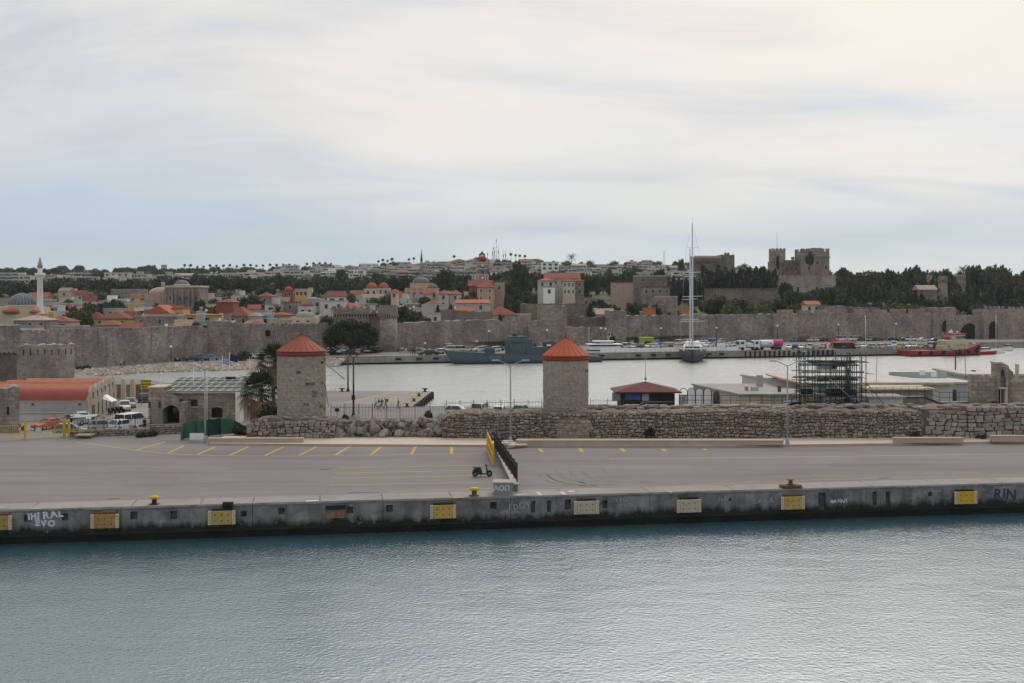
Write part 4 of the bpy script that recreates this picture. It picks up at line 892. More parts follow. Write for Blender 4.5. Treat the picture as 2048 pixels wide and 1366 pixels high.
# ------------------------------------------------------------------ cars (x is forward), people
PAINT = {k: mat(k + ' car paint', c, 0.3, 0.04, 1, spec=0.5) for k, c in dict(white=(.62,.63,.64), silver=(.36,.38,.39), grey=(.13,.14,.15), black=(.02,.02,.023), red=(.28,.02,.018), orange=(.45,.075,.025), blue=(.03,.07,.20),
         lightblue=(.10,.25,.50), navy=(.018,.025,.06), green=(.05,.13,.09), palegreen=(.22,.31,.26), yellow=(.6,.42,.04), maroon=(.10,.015,.018), pink=(.5,.14,.13), cream=(.52,.46,.34)).items()}
M_lamp_glass = mat('headlamp glass', (.6,.62,.62), .15, .05, 1, spec=.6); M_tail = mat('tail lamp', (.30,.015,.012), .3, .1, 1)
def car_shapes(kind):
    """side outlines: body, cabin (glass), roof"""
    if kind == 'van': return dict(L=4.8, W=1.85, body=[(2.35,.35),(2.40,.7),(2.25,.95),(1.55,1.1),(-2.38,1.1),(-2.4,.35)], cab=[(1.5,1.1),(.85,1.78),(-2.32,1.82),(-2.37,1.1)], zr=1.80, inset=.10, roof=(.9,-2.32))
    if kind == 'sedan': return dict(L=4.4, W=1.72, body=[(2.15,.32),(2.2,.6),(2.05,.74),(1.0,.90),(-1.35,.93),(-2.15,.90),(-2.2,.35)], cab=[(1.0,.90),(.30,1.38),(-.85,1.40),(-1.55,.93)], zr=1.39, inset=.22, roof=(.25,-.82))
    if kind == 'pickup': return dict(L=4.9, W=1.8, body=[(2.4,.42),(2.45,.8),(2.25,.98),(1.2,1.08),(-2.45,1.06),(-2.45,.45)], cab=[(1.2,1.08),(.6,1.68),(-.55,1.70),(-.75,1.06)], zr=1.69, inset=.16, roof=(.55,-.52))
    if kind == 'jeep': return dict(L=4.2, W=1.78, body=[(2.05,.42),(2.1,.8),(1.95,1.0),(.95,1.08),(-2.05,1.08),(-2.1,.45)], cab=[(.95,1.08),(.45,1.72),(-1.95,1.74),(-2.05,1.08)], zr=1.73, inset=.12, roof=(.42,-1.93))
    return dict(L=3.9, W=1.68, body=[(1.9,.32),(1.95,.6),(1.82,.76),(1.0,.92),(-1.85,.95),(-1.95,.6),(-1.92,.35)], cab=[(1.0,.92),(.30,1.44),(-1.35,1.46),(-1.85,.95)], zr=1.45, inset=.17, roof=(.25,-1.33))
CARM = {}
def frustum(m, prof, w0, w1, z0, z1, mi=0):
    """outline pushed across, narrower towards the top"""
    def wy(z): t = 0 if z1 == z0 else max(0, min(1, (z-z0)/(z1-z0))); return w0 + (w1-w0)*t
    n = len(prof); vs = [(x, -wy(z), z) for x, z in prof] + [(x, wy(z), z) for x, z in prof]
    m.add(vs, [tuple(range(n-1,-1,-1)), tuple(range(n, 2*n))] + [(i, (i+1) % n, n+(i+1) % n, n+i) for i in range(n)], mi)
for k in ('hatch','sedan','van','pickup','jeep'):
    d = car_shapes(k); hw = d['W']/2; zr = d['zr']; zb = d['cab'][0][1]; ins = d['inset']
    b = MB(); frustum(b, d['body'], hw, hw*.95, .35, zb)
    rf = MB(); x0, x1 = d['roof']; rf.add([(x0,-hw+ins,zr),(x0,hw-ins,zr),(x1,hw-ins,zr),(x1,-hw+ins,zr),(x0-.12,-hw+ins+.1,zr+.06),(x0-.12,hw-ins-.1,zr+.06),(x1+.12,hw-ins-.1,zr+.06),(x1+.12,-hw+ins+.1,zr+.06)],[(4,5,6,7),(0,1,5,4),(1,2,6,5),(2,3,7,6),(3,0,4,7)])
    c0 = d['cab']
    for sg in (-1,1):
        for i, j in ((0,1),(3,2)): rf.tube((c0[i][0], sg*(hw*.95-.03), c0[i][1]), (c0[j][0], sg*(hw-ins), c0[j][1]), .05, 5)
        xm = (c0[0][0]*.35 + c0[3][0]*.65); rf.tube((xm, sg*(hw*.95-.02), zb), (xm, sg*(hw-ins), zr), .04, 5)
    g = MB(); frustum(g, d['cab'], hw*.95-.02, hw-ins, zb, zr)
    w = MB(); w.lathe([(.18,-.10),(.31,-.10),(.32,0),(.31,.10),(.18,.10)], 14, 0)
    hub = MB(); hub.lathe([(.0,-.112),(.18,-.105),(.18,.105),(0,.112)], 10, 0)
    wa = d['L']*.31; hl = MB(); tl = MB()
    xf = max(p[0] for p in d['body']); xb = min(p[0] for p in d['body'])
    lz = .66 if k in ('hatch','sedan') else .82
    CARM[k] = dict(b=b.mesh('body', PAINT['white']), r=rf.mesh('roof', PAINT['white']), g=g.mesh('windows', M_glass), w=w.mesh('wheel', M_rubber), h=hub.mesh('hub', M_galv),
        hl=hl.cbox(0,0,0,.12,.34,.15,0,0,.02).mesh('headlight', M_lamp_glass), tl=tl.cbox(0,0,0,.08,.16,.26,0,0,.02).mesh('tail_light', M_tail), wa=wa, hw=hw, xf=xf, xb=xb, lz=lz, L=d['L'])
    # the same car as one mesh for the far side of the harbour
    one = MB()
    for src, mi in ((b,0),(rf,0),(g,1)): one.add(src.v, src.f, mi)
    for sx in (-1,1):
        for sy in (-1,1): one.tube((sx*wa, sy*(hw-.2), .31), (sx*wa, sy*(hw+.01), .31), .31, 10, 2)
    for sy in (-1,1): one.cbox(xf-.08, sy*(hw-.32), lz, .12,.34,.15, 3); one.cbox(xb+.04, sy*(hw-.2), lz+.1, .08,.16,.24, 4)
    CARM[k]['one'] = one.mesh('parked_car', [PAINT['white'], M_glass, M_rubber, M_lamp_glass, M_tail])
def paint(o, m): o.material_slots[0].link = 'OBJECT'; o.material_slots[0].material = m; return o
def car_near(kind, col, x, y, z, rz, label, group='cars parked on the mole'):
    d = CARM[kind]; t = thing('parked_car', label, 'car', (x,y,z), rz, group)
    paint(link('body', d['b'], t), PAINT[col]); paint(link('roof', d['r'], t), PAINT[col]); link('windows', d['g'], t)
    for sx in (-1,1):
        for sy in (-1,1):
            o = link('wheel', d['w'], t, (sx*d['wa'], sy*(d['hw']-.09), .32)); o.rotation_euler = (R(90),0,0); c = link('hub', d['h'], o)
    for sy in (-1,1): link('headlight', d['hl'], t, (d['xf']-.07, sy*(d['hw']-.3), d['lz'])); link('tail_light', d['tl'], t, (d['xb']+.03, sy*(d['hw']-.15), d['lz']+.1))
    return t
def car_far(kind, col, x, y, z, rz, label, group, cat='car'):
    o = link('parked_car', CARM[kind]['one'], None, (x,y,z), rz); paint(o, PAINT[col]); tag(o, label, cat, group); AUTO.append(o); return o
def body_mesh(pose, seed=0):
    """one continuous skinned figure, 1.72 m, facing -x to +x by pose['dir']"""
    P = dict(pel=(0,0,.93), spi=(.0,0,1.12), che=(.01,0,1.34), nec=(.02,0,1.48), hea=(.04,0,1.62), top=(.03,0,1.70))
    P.update(pose); E_ = [('pel','spi'),('spi','che'),('che','nec'),('nec','hea'),('hea','top')]
    for s in 'lr': E_ += [('che','sh'+s),('sh'+s,'el'+s),('el'+s,'ha'+s),('ha'+s,'fi'+s),('pel','hi'+s),('hi'+s,'kn'+s),('kn'+s,'an'+s),('an'+s,'to'+s)]
    rad = dict(pel=(.15,.12), spi=(.14,.105), che=(.16,.115), nec=(.055,.055), hea=(.095,.085), top=(.07,.065), sh=(.075,.07), el=(.05,.05), ha=(.033,.03), fi=(.03,.018), hi=(.10,.10), kn=(.065,.065), an=(.042,.042), to=(.04,.03))
    names = list(P); idx = {n: i for i, n in enumerate(names)}
    me = bpy.data.meshes.new('person'); me.from_pydata([P[n] for n in names], [(idx[a], idx[b]) for a, b in E_], []); o = bpy.data.objects.new('person', me); C.objects.link(o)
    md = o.modifiers.new('skin', 'SKIN'); md.use_smooth_shade = True
    for n in names:
        r = rad.get(n) or rad[n[:-1]]; v = me.skin_vertices[0].data[idx[n]]; v.radius = r; v.use_root = (n == 'pel')
    o.modifiers.new('sub', 'SUBSURF').levels = 1
    dg = bpy.context.evaluated_depsgraph_get(); dg.update(); out = bpy.data.meshes.new_from_object(o.evaluated_get(dg)); bpy.data.objects.remove(o)
    for m in (PEO['skin'], PEO['white'], PEO['navy'], PEO['shoe'], PEO['hair']): out.materials.append(m)
    seg = [(Vector(P[a]), Vector(P[b]), a, b) for a, b in E_]
    def near(c):
        best = None
        for a, b, na, nb in seg:
            d = b-a; t = max(0, min(1, (c-a).dot(d)/d.dot(d))); r = (c-a-d*t).length
            if best is None or r < best[0]: best = (r, na, nb, t)
        return best
    for p in out.polygons:
        _, na, nb, t = near(p.center); mi = 1
        if nb in ('hea','top') or (nb == 'nec' and t > .7): mi = 4 if (p.center.z > P['hea'][2]+.03 or p.center.x < P['hea'][0]-.03 and p.center.z > P['hea'][2]-.06) else 0
        elif nb[:2] in ('fi',) or (nb[:2] == 'ha' and t > .35): mi = 0
        elif nb[:2] in ('hi','kn') or (nb[:2] == 'an' and t < .9) or (na == 'pel' and nb == 'spi' and t < .35): mi = 2
        elif nb[:2] == 'to' or nb[:2] == 'an': mi = 3
        p.material_index = mi; p.use_smooth = True
    out.name = 'person'; return out
PEO = {k: mat('cloth ' + k if k not in ('skin','hair') else k, c, .8, .1, 8) for k, c in dict(skin=(.36,.21,.145), hair=(.035,.024,.018), white=(.6,.6,.58), navy=(.025,.03,.05), shoe=(.03,.028,.026), pale=(.55,.55,.6), black=(.02,.02,.022), brown=(.20,.14,.10), red=(.3,.05,.045), khaki=(.32,.27,.19), blue=(.08,.12,.25), grey=(.2,.2,.2)).items()}
def legs(f, b, sw=0.0):
    """walk: the left foot f metres ahead, the right b metres behind"""
    return dict(hil=(0,.09,.88), knl=(.10+f*.55,.09,.50), anl=(f,.09,.09), tol=(f+.17,.10,.035), hir=(0,-.09,.88), knr=(.10-b*.35,-.09,.49), anr=(-b,-.09,.13), tor=(-b+.15,-.10,.04),
         shl=(0,.19,1.40), ell=(-.08-sw*.3,.23,1.13), hal=(.02-sw*.5,.22,.91), fil=(.06-sw*.55,.21,.82), shr=(0,-.19,1.40), elr=(.05+sw*.3,-.23,1.13), har=(.16+sw*.4,-.21,.93), fir=(.21+sw*.45,-.20,.85))
POSE = {'walk': body_mesh(legs(.34,.30,.5)), 'step': body_mesh(legs(.20,.16,.25)), 'stand': body_mesh(legs(.03,.03,0)),
        'carry': body_mesh({**legs(.26,.22,.1), 'spi':(.03,0,1.12), 'che':(.07,0,1.33), 'nec':(.11,0,1.46), 'hea':(.15,0,1.60), 'top':(.15,0,1.68)})}
def person(pose, x, y, z, rz, shirt, trousers, label, bag=None, h=1.0, group=None, dress=False):
    o = link('person', POSE[pose], None, (x,y,z), rz); o.scale = (h,h,h)
    for i, k in ((1,shirt),(2,trousers)): o.material_slots[i].link = 'OBJECT'; o.material_slots[i].material = PEO[k]
    tag(o, label, 'person', group)
    if bag == 'backpack':
        m = MB(); m.cbox(-.22,0,1.24,.20,.32,.44,0,0,.05); m.build('backpack', PEO['black'], o)
    if dress:
        m = MB(); m.lathe([(.30,.35),(.22,.75),(.15,1.0)], 12, 0); m.build('skirt', PEO[trousers], o)
    return o
def on(px, py, z): return (*G(px, py, z), z)
person('walk', *on(752,817,1.204), R(200), 'white', 'navy', 'person in a pale top and dark trousers striding last behind the walking group', h=.93)
person('step', *on(758,818,1.204), R(195), 'red', 'pale', 'person in a maroon top and long pale skirt walking in the group', dress=True)
person('walk', *on(764,818,1.204), R(195), 'navy', 'black', 'person in a dark top and dark trousers walking between the skirt and the backpack')
person('carry', *on(772,817.5,1.204), R(170), 'brown', 'khaki', 'tall person carrying a black backpack and wearing khaki trousers', bag='backpack', h=1.06)
person('step', *on(797,818,1.204), R(185), 'khaki', 'brown', 'person in tan clothes walking alone ahead of the group on the mole')
person('stand', *on(968,829,1.204), R(90), 'navy', 'navy', 'dark dressed person standing in front of the white jeep behind the railing', h=1.05)
# cars behind the railing, seen over the wall
car_near('hatch','white', *on(917,831,1.204), R(-20), 'white hatchback behind the railing, nearest to the dark post on the boulder wall')
car_near('jeep','white', *on(963,829,1.204), R(70), 'white jeep behind the railing with a dark dressed person before it')
car_near('hatch','white', *on(999,832,1.204), R(80), 'low white hatchback behind the railing beside the tall grey lamp')
car_near('hatch','palegreen', *on(1042,829,1.204), R(75), 'pale green hatchback behind the railing left of the streaked roof windmill')
car_near('hatch','pink', *on(1194,828,1.204), R(80), 'light red hatchback partly hidden by the right edge of the streaked roof windmill')
# ------------------------------------------------------------------ car park at the left
car_near('sedan','orange', *on(97,858,1.204), R(-118), 'orange red car seen from the front behind the yellow gate', 'cars in the walled car park')
car_near('hatch','silver', *on(141,852,1.204), R(-125), 'silver car behind the orange red car with its windscreen facing the gate', 'cars in the walled car park')
car_near('hatch','white', *on(165,846,1.204), R(-60), 'white car roof showing behind the silver car by the red sign', 'cars in the walled car park')
car_near('hatch','palegreen', *on(141,871,1.8), R(12), 'grey green hatchback seen from its side behind the yellow gate post', 'cars in the walled car park')
car_near('hatch','silver', *on(207,862,1.204), R(20), 'silver hatchback showing its red tail lights behind the low wall railing', 'cars in the walled car park')
car_near('hatch','white', *on(246,861,1.204), R(60), 'small white hatchback right of the silver one behind the railing', 'cars in the walled car park')
car_near('van','white', *on(264,853,1.204), R(65), 'white van farthest back at the right of the walled car park', 'cars in the walled car park')
car_near('hatch','white', *on(249,821,1.204), R(-70), 'white hatchback parked beside the motorbikes along the red vaulted building', 'cars along the vaulted building')
car_near('hatch','palegreen', *on(260,815,1.204), R(-72), 'pale green hatchback behind the white one along the red vaulted building', 'cars along the vaulted building')
car_near('hatch','navy', *on(289,804,1.204), R(100), 'dark blue car driving by the yellow sign', 'cars along the vaulted building')
def motorbike(x, y, z, rz, label, group, col=None):
    t = thing('motorbike', label, 'motorbike', (x,y,z), rz, group)
    for wx in (-.65,.65): m = MB(); m.lathe([(.2,-.05),(.3,-.05),(.31,0),(.3,.05),(.2,.05)],12); o = m.build('wheel', M_rubber, t, (wx,0,.31)); o.rotation_euler = (R(90),0,0)
    m = MB(); m.yprism([(-.75,.62),(-.7,.8),(-.2,.78),(.1,.95),(.35,.9),(.3,.5),(0,.3),(-.4,.35)][::-1],-.14,.14); m.build('body', col or M_black, t)
    m = MB(); m.tube((.65,0,.31),(.38,0,1.0),.03,6); m.path([(.3,-.33,1.06),(.4,0,1.0),(.3,.33,1.06)],.02,5); m.build('fork', M_galv, t)
    m = MB(); m.yprism([(-.85,.80),(-.8,.9),(-.2,.86),(-.2,.79)][::-1],-.12,.12); m.build('seat', M_rubber, t)
    return t
for i, (px, py) in enumerate([(219,829),(227,827),(235,826),(242,825)]): 
    motorbike(*on(px,py,1.204), R(-60+7*i), 'black motorbike parked in the row before the red vaulted building', 'motorbikes before the vaulted building'); AUTO.append(ALL[-1])
motorbike(*on(36,862,1.204), R(20), 'dark motorbike standing behind the yellow gate by the ruined tower', 'motorbikes behind the yellow gate')
person('stand', *on(262,866,1.204), R(-90), 'white', 'khaki', 'person in a white top standing behind the car park railing')
person('stand', *on(289,862,1.204), R(-60), 'black', 'black', 'dark dressed person standing at the right end of the car park railing')
person('carry', *on(142,858,2.2), R(-80), 'black', 'navy', 'person with a white cap standing beside the silver car by the gate')
# yellow gate, low wall with railing, trailer canopy
g0 = (X(-30,132.2),132.2,2.6); g1 = (X(50,134),134,2.6); g2 = (X(128,136.6),136.6,2.6); g3 = (X(134,136.8),136.8,2.6)
fence('gate', 'yellow steel gate leaf across the left edge, before the ruined tower', 'gate', [g0,g1], 1.72, .22, 9, M_yellow, M_yellow, bar=.028, post=.16, spike=False, rails=(.05,.42,.98))
fence('gate', 'yellow steel gate leaf before the orange red car', 'gate', [g1,g2], 1.95, .22, 9, M_yellow, M_yellow, bar=.028, post=.18, spike=False, rails=(.05,.42,.98))
t = thing('gate_post', 'stout yellow gate post with two uprights where the low wall begins', 'gate post', g3)
for dx in (-.28,.22): m = MB(); m.cbox(dx,0,1.0,.22,.22,2.05); m.build('post', M_yellow, t)
m = MB(); m.cbox(-.03,0,.9,.5,.1,.1); m.cbox(-.03,0,1.7,.5,.1,.1); m.build('bracket', M_yellow, t)
w0, w1, w2 = Vector((X(138,137),137,2.6)), Vector((X(300,139),139,2.6)), Vector((X(372,140.5),140.5,2.6))
t = thing('low_stone_wall', 'low rubble stone wall below the car park railing', 'stone wall', w0); q = random.Random(51); spots = []
for a, b, hh in ((w0,w1,.80),(w1,w2,1.15)):
    d = (b-a); L_ = d.length; an = math.atan2(d.y,d.x); m = MB(); m.box(0,L_,.12,.6,-.1,hh-.05); m.build('mortar_core', M_rubble_back, t, a-w0, an)
    for r_ in range(int(hh/.24)):
        x = 0
        while x < L_-.2:
            w = q.uniform(.35,.85); p = a + d*((x+w/2)/L_) - w0; spots.append((p.x, p.y+.1, .12+r_*.25, w*.97, .35, .245, an, q.choices((0,1,2),(5,2,1))[0])); x += w
put_stones(t, spots, 220)
fence('railing', 'black spiked railing on the low stone wall of the car park', 'railing', [w0+Vector((.2,.35,.8)), w1+Vector((0,.35,.8))], 1.25, .30, 1.9, M_black, M_black)
Yt = 136.2; t = thing('wheeled_stage', 'wheeled metal platform with four posts and a grey sheet canopy beside the gate', 'trailer', (X(170,Yt), Yt, 2.604)); 
hx = 22/F*Yt
m = MB(); m.box(-hx*.75,hx*.75,-.8,.8,.28,.40); m.build('platform', M_cream_face, t); m = MB(); m.add([(-hx*1.1,-.9,2.35),(hx*1.1,-.9,2.5),(hx*1.1,.9,2.6),(-hx*1.1,.9,2.45)],[(0,1,2,3)]); m.add([(-hx*1.1,-.9,2.30),(hx*1.1,-.9,2.45),(hx*1.1,-.9,2.5),(-hx*1.1,-.9,2.35)],[(0,1,2,3)]); m.build('canopy_sheet', mat('grey sheet metal',(.34,.35,.36),.5,.15,2), t)
for sx in (-1,1):
    for sy in (-1,1): m = MB(); m.tube((sx*hx*.8,sy*.75,0),(sx*hx*.8,sy*.75,2.4),.035,6); m.build('post', M_yellow if sx > 0 and sy < 0 else M_galv, t)
m = MB(); m.tube((-hx*1.6,-.8,.75),(hx*1.0,-.8,.85),.04,6); m.build('rail', M_yellow, t)
t = thing('sandwich_board', 'white folding board standing on the ground behind the yellow gate', 'sign', on(77,872,2.0)); 
for sg in (-1,1): m = MB(); m.add([(-.32,sg*.3,0),(.32,sg*.3,0),(.26,sg*.04,1.0),(-.26,sg*.04,1.0),(-.32,sg*.3+.03,0),(.32,sg*.3+.03,0),(.26,sg*.04+.03,1.0),(-.26,sg*.04+.03,1.0)],[(0,1,2,3),(7,6,5,4),(0,4,5,1),(2,6,7,3)]); m.build('board', mat('lilac white board',(.56,.53,.62),.7,.05,2) if sg < 0 else M_white, t)
def sign(px, py, wpx, hpx, Y, z0, label, face, text='', tcol=None, ts=.5, posts=1, rz=0, pole=None):
    s = F/Y; w, h = wpx/s, hpx/s; z = Z(py, Y); t = thing('sign', label, 'sign', (X(px,Y), Y, z0), rz)
    m = MB(); m.cbox(0,0,z-z0,w,.08,h); m.build('board', face, t)
    lines = text.split('|') if text else []
    for i, ln in enumerate(lines):
        cu = bpy.data.curves.new('lettering','FONT'); cu.body = ln; cu.size = h/len(lines)*ts/.7; cu.align_x = 'CENTER'; cu.align_y = 'CENTER'; cu.extrude = .004; cu.offset = .012
        me = text_mesh(bpy.data.objects.new('lettering', cu)); me.materials.append(tcol or M_white); l = link('lettering', me, t, (0,-.05, z-z0 + h*((len(lines)-1)/2-i)/len(lines))); l.rotation_euler = (R(90),0,0)
        wd = max(v.co.x for v in me.vertices) - min(v.co.x for v in me.vertices); 
        if wd > w*.9: l.scale = (w*.9/wd, 1, 1)
    xs = [0] if posts == 1 else [-w*.4, w*.4]
    for x in (xs if posts else []): m = MB(); m.tube((x,.06,0),(x,.06,z-z0),.05,6); m.build('post', pole or M_galv, t)
    return t
M_signred = mat('red sign board', (.30,.02,.03), .6, .05, 2); M_signyellow = mat('yellow sign board', (.62,.42,.03), .6, .05, 2)
sign(107,832,11,7,160,1.2,'small red sign with white lettering above the orange red car','' or M_signred,'RENT',ts=.7); sign(134,828,11,6,161,1.2,'small red sign with white lettering above the silver car',M_signred,'RENT',ts=.7)
sign(200,836,10,6,157,1.2,'small red sign with white lettering between silver car and motorbikes',M_signred,'RENT',ts=.6)
sign(176.5,813,9,10,168.5,1.2,'red shop board on the first gable of the vaulted building',M_signred,'&|CAR',ts=.6,posts=0)
sign(189,804,6,15,171.5,1.2,'tall pale blue board on the gables of the vaulted building',mat('pale blue board',(.42,.5,.56),.6,.1,2),'',posts=0)
sign(218,783,5,14,183,1.2,'narrow blue white board near the far gables of the vaulted building',mat('blue white board',(.38,.46,.56),.6,.1,2),'',posts=0)
sign(292,768.5,22,18,192,1.2,'yellow billboard with dark lettering before the boundary wall',M_signyellow,'PARKING|CAR & BIKES|RENTAL',M_black,ts=.55,posts=2)
# ------------------------------------------------------------------ vaulted building: six parallel barrel roofs with pointed gables
def vaults():
    Y0 = 167.5; n = 6; d = 3.9; xg0, xg1 = X(172,Y0), X(229,Y0+n*d); t = thing('vaulted_building', 'long low building of six parallel red barrel vaults with pale pointed gables', 'building', (xg0, Y0, 1.2))
    M_v2 = mat('orange red roof paint', (.36,.12,.065), .75, .15, .5, .1, streak=.3, dirt=((.42,.2,.11), .35, .56)); M_v = mat('red roof paint', (.30,.075,.055), .75, .12, .5, .1, streak=.25, dirt=((.42,.13,.06), .25, .58)); M_gab2 = mat('cream gable plaster',(.42,.37,.30),.85,.15,.6,streak=.3); M_gab = mat('pale gable plaster',(.40,.325,.27),.85,.15,.6,streak=.25)
    ze, zc = 2.75, 4.5
    for i in range(n):
        off = (xg1-xg0)*i/(n-1); yc = (i+.5)*d; m = MB(); k = 10; L_ = 24-2.2*i; zc_ = zc
        arc = [(yc - d/2*math.cos(math.pi*j/k), ze + (zc_-ze)*math.sin(math.pi*j/k)) for j in range(k+1)]
        vs = [(off, y, z) for y, z in arc] + [(off-L_, y, z) for y, z in arc]
        m.add(vs, [(j, j+1, k+2+j, k+1+j) for j in range(k)], 0, True); m.build('vault_roof', M_v if i in (0,3) else M_v2, t)
        m = MB(); g = [(yc-d/2,0),(yc+d/2,0),(yc+d/2,ze+.1),(yc+d*.30,ze+1.35),(yc+.12,zc_+.35),(yc-.12,zc_+.35),(yc-d*.30,ze+1.35),(yc-d/2,ze+.1)]
        m.xprism(g, off-.02, off+.34); m.build('gable', M_gab if i % 2 == 0 else M_gab2, t)
        m = MB(); m.box(off+.34,off+.37,yc-.28,yc+.28,3.0,3.9); m.build('window', M_window, t); m = MB(); m.box(off+.34,off+.38,yc-.6,yc+.6,0,2.1); m.build('door', M_wood if i % 2 else M_window, t)
    m = MB(); m.box(-27,0,-.02,.0,0,1.2,1); m.box(-27,0,-.25,-.02,1.15,1.25,1); m.box(-27,0,-.02,.0,1.2,2.75,0); m.build('side_wall', [M_greyplaster, M_offwhite], t)
    m = MB(); m.box(-27,0,-.10,.12,2.70,2.84); m.build('gutter', M_cream_face, t)
    for px in (66,160): m = MB(); m.cbox(X(px,Y0)-xg0,-.15,2.35,.25,.2,.22); m.build('lamp', M_black, t)
    m = MB(); m.add([(.4,5.6,2.6),(1.7,5.6,2.2),(1.7,8.2,2.2),(.4,8.2,2.6),(.4,6.2,3.1),(.4,7.6,3.1)],[(0,1,4),(1,2,5,4),(2,3,5)]); m.build('awning', M_white, t)
vaults()
t = thing('garden_wall', 'dark stone boundary wall behind the yellow billboard', 'stone wall', (X(280,203),203,1.2)); m = MB(); m.box(-6,3.5,0,.6,0,2.4); m.build('body', M_wall_dark, t); m = MB(); m.box(-6,3.5,-.06,.66,2.4,2.5); m.build('coping', M_wall_warm, t)
t = thing('gate_pillar', 'pair of cream stone gate pillars at the far end of the vaulted building', 'gate pillar', (X(258,193),193,1.2))
for x in (-.9,.6): m = MB(); m.cbox(x,0,1.9,.7,.7,3.8,0,0,.05); m.build('pillar', M_cream, t); m = MB(); m.lathe([(.3,3.8),(.34,4.0),(.2,4.25),(0,4.3)],10,0,x,0); m.build('ball', M_cream_stone, t)
# ruined tower stub and arched gate with the panelled roof building
def ragged_block(name, label, cat, px0, px1, pyt, Y, z0, depth, m_, seed, amp=.35, rz=0.0, taper=0.0):
    x0, x1 = X(px0,Y), X(px1,Y); zt = Z(pyt,Y); t = thing(name, label, cat, ((x0+x1)/2, Y, z0), rz); q = random.Random(seed); h = (x1-x0)/2*math.cos(rz); n = max(3, int((x1-x0)/.7))
    m = MB(); xs = np.linspace(-h,h,n+1)
    for x in xs:
        zz = zt-z0+q.uniform(-amp,amp*.3); f = 1-taper
        m.v += [(x,0,-.5),(x*f,.1+taper,zz),(x*f,depth,zz+q.uniform(-amp,amp*.5)),(x,depth,-.5)]
    for i in range(n):
        for k in range(3): m.f.append((i*4+k,(i+1)*4+k,(i+1)*4+k+1,i*4+k+1)); m.m.append(0); m.sm.append(False)
    m.f += [(0,1,2,3), tuple(n*4+k for k in (3,2,1,0))]; m.m += [0,0]; m.sm += [False,False]
    m.build('masonry', m_, t); return t, zt-z0
t, _ = ragged_block('ruined_tower', 'ruined square stone tower stub behind the yellow gate, before the vaulted building', 'ruin', -46, 39, 774, 152, 1.2, 4.5, M_wall, 61, .4, .40)
m = MB(); m.box(1.0,1.25,-.08,.0,2.4,3.4); m.build('slit', M_hole, t)
def solar_building():
    Y0 = 166; x0, x1 = X(326,Y0), X(472,Y0); zt = Z(786,Y0); t = thing('stone_building', 'low tan stone building with dark tilted panels on its roof and two shuttered windows', 'building', ((x0+x1)/2, Y0, 1.2)); h = (x1-x0)/2; H = zt-1.2
    wx = lambda p: X(p,Y0)-(x0+x1)/2; wz = lambda p: Z(p,Y0)-1.2
    m = MB(); holes = [(wx(351),wx(369),wz(813),wz(799)),(wx(377),wx(395),wz(813),wz(799)),(wx(423),wx(445),max(.25,wz(836)),wz(818))]
    m.holed(-h,h,-.3,H,0,holes,.35,0,1); m.box(-h,h,.36,11,-.3,H,0); m.quad((-h,0,-.3),(-h,.36,-.3),(-h,.36,H),(-h,0,H)); m.quad((h,.36,-.3),(h,0,-.3),(h,0,H),(h,.36,H)); m.build('wall', [M_wall_warm, M_hole], t)
    for a,b,c,d in holes[:2]:
        m = MB(); m.box(a,b,.10,.16,c,d); m.build('shutter', M_window, t); m = MB(); m.box(a-.12,b+.12,-.1,.05,c-.15,c); m.build('sill', M_cream_stone, t)
    a,b,c,d = holes[2]; m = MB(); m.yprism([((a+b)/2-(b-a)/2*math.cos(math.pi*i/8), d-.02+.28*math.sin(math.pi*i/8)) for i in range(9)][::-1],-.02,.2); m.build('arch_head', M_hole, t); m = MB(); m.box(a-.1,b+.1,-.12,.02,c-.14,c); m.build('sill', M_cream_stone, t)
    m = MB(); m.box(wx(472),wx(481),-.4,2.0,-.3,H+.15); m.build('end_pier', M_white, t)
    m = MB(); m.box(-h-.2,h+1.6,-.35,11.5,H,H+.16); m.build('roof', M_roofflat, t)
    Mp = mat('dark glass panel',(.035,.042,.05),.45,.15,2,spec=.3)
    pw = (2*h+1.6)/10; pm = MB(); pm.add([(0,0,0),(pw*.96,0,0),(pw*.96+.45,1.6,.30),(.45,1.6,.30),(0,0,-.1),(pw*.96,0,-.1),(pw*.96+.45,1.6,.2),(.45,1.6,.2)],[(0,1,2,3),(4,5,1,0),(5,6,2,1),(6,7,3,2),(7,4,0,3)]); me = pm.mesh('roof_panel', Mp)
    fr = MB(); e = .03
    for p, q_ in (((0,0,.03),(pw*.96,0,.03)),((pw*.96,0,.03),(pw*.96+.45,1.6,.33)),((0,0,.03),(.45,1.6,.33))): fr.tube(p,q_,e,4,0,smooth=False)
    fm = fr.mesh('frame', M_white)
    for r_ in range(4):
        for i in range(10):
            o = link('roof_panel', me, t, (-h-.5+i*pw, .0+r_*2.6, H+.24+.34*r_)); link('frame', fm, o)
    m = MB()
    for r_ in range(1,4): m.box(-h-.4,h+1.5,r_*2.6-.05,r_*2.6,H+.16,H+.13+.34*r_)
    m.build('panel_backs', M_hole, t); m = MB(); m.box(-h-.1,h+1.5,-.2,11.4,H+.165,H+.18); m.build('dark_gap_sheet', M_black, t)  # dark sheet added to darken the gaps between panel rows
    m = MB(); m.cbox(wx(433),8.5,H+1.2,1.35,.5,.95); m.build('black_cabinet', M_black, t)
solar_building()
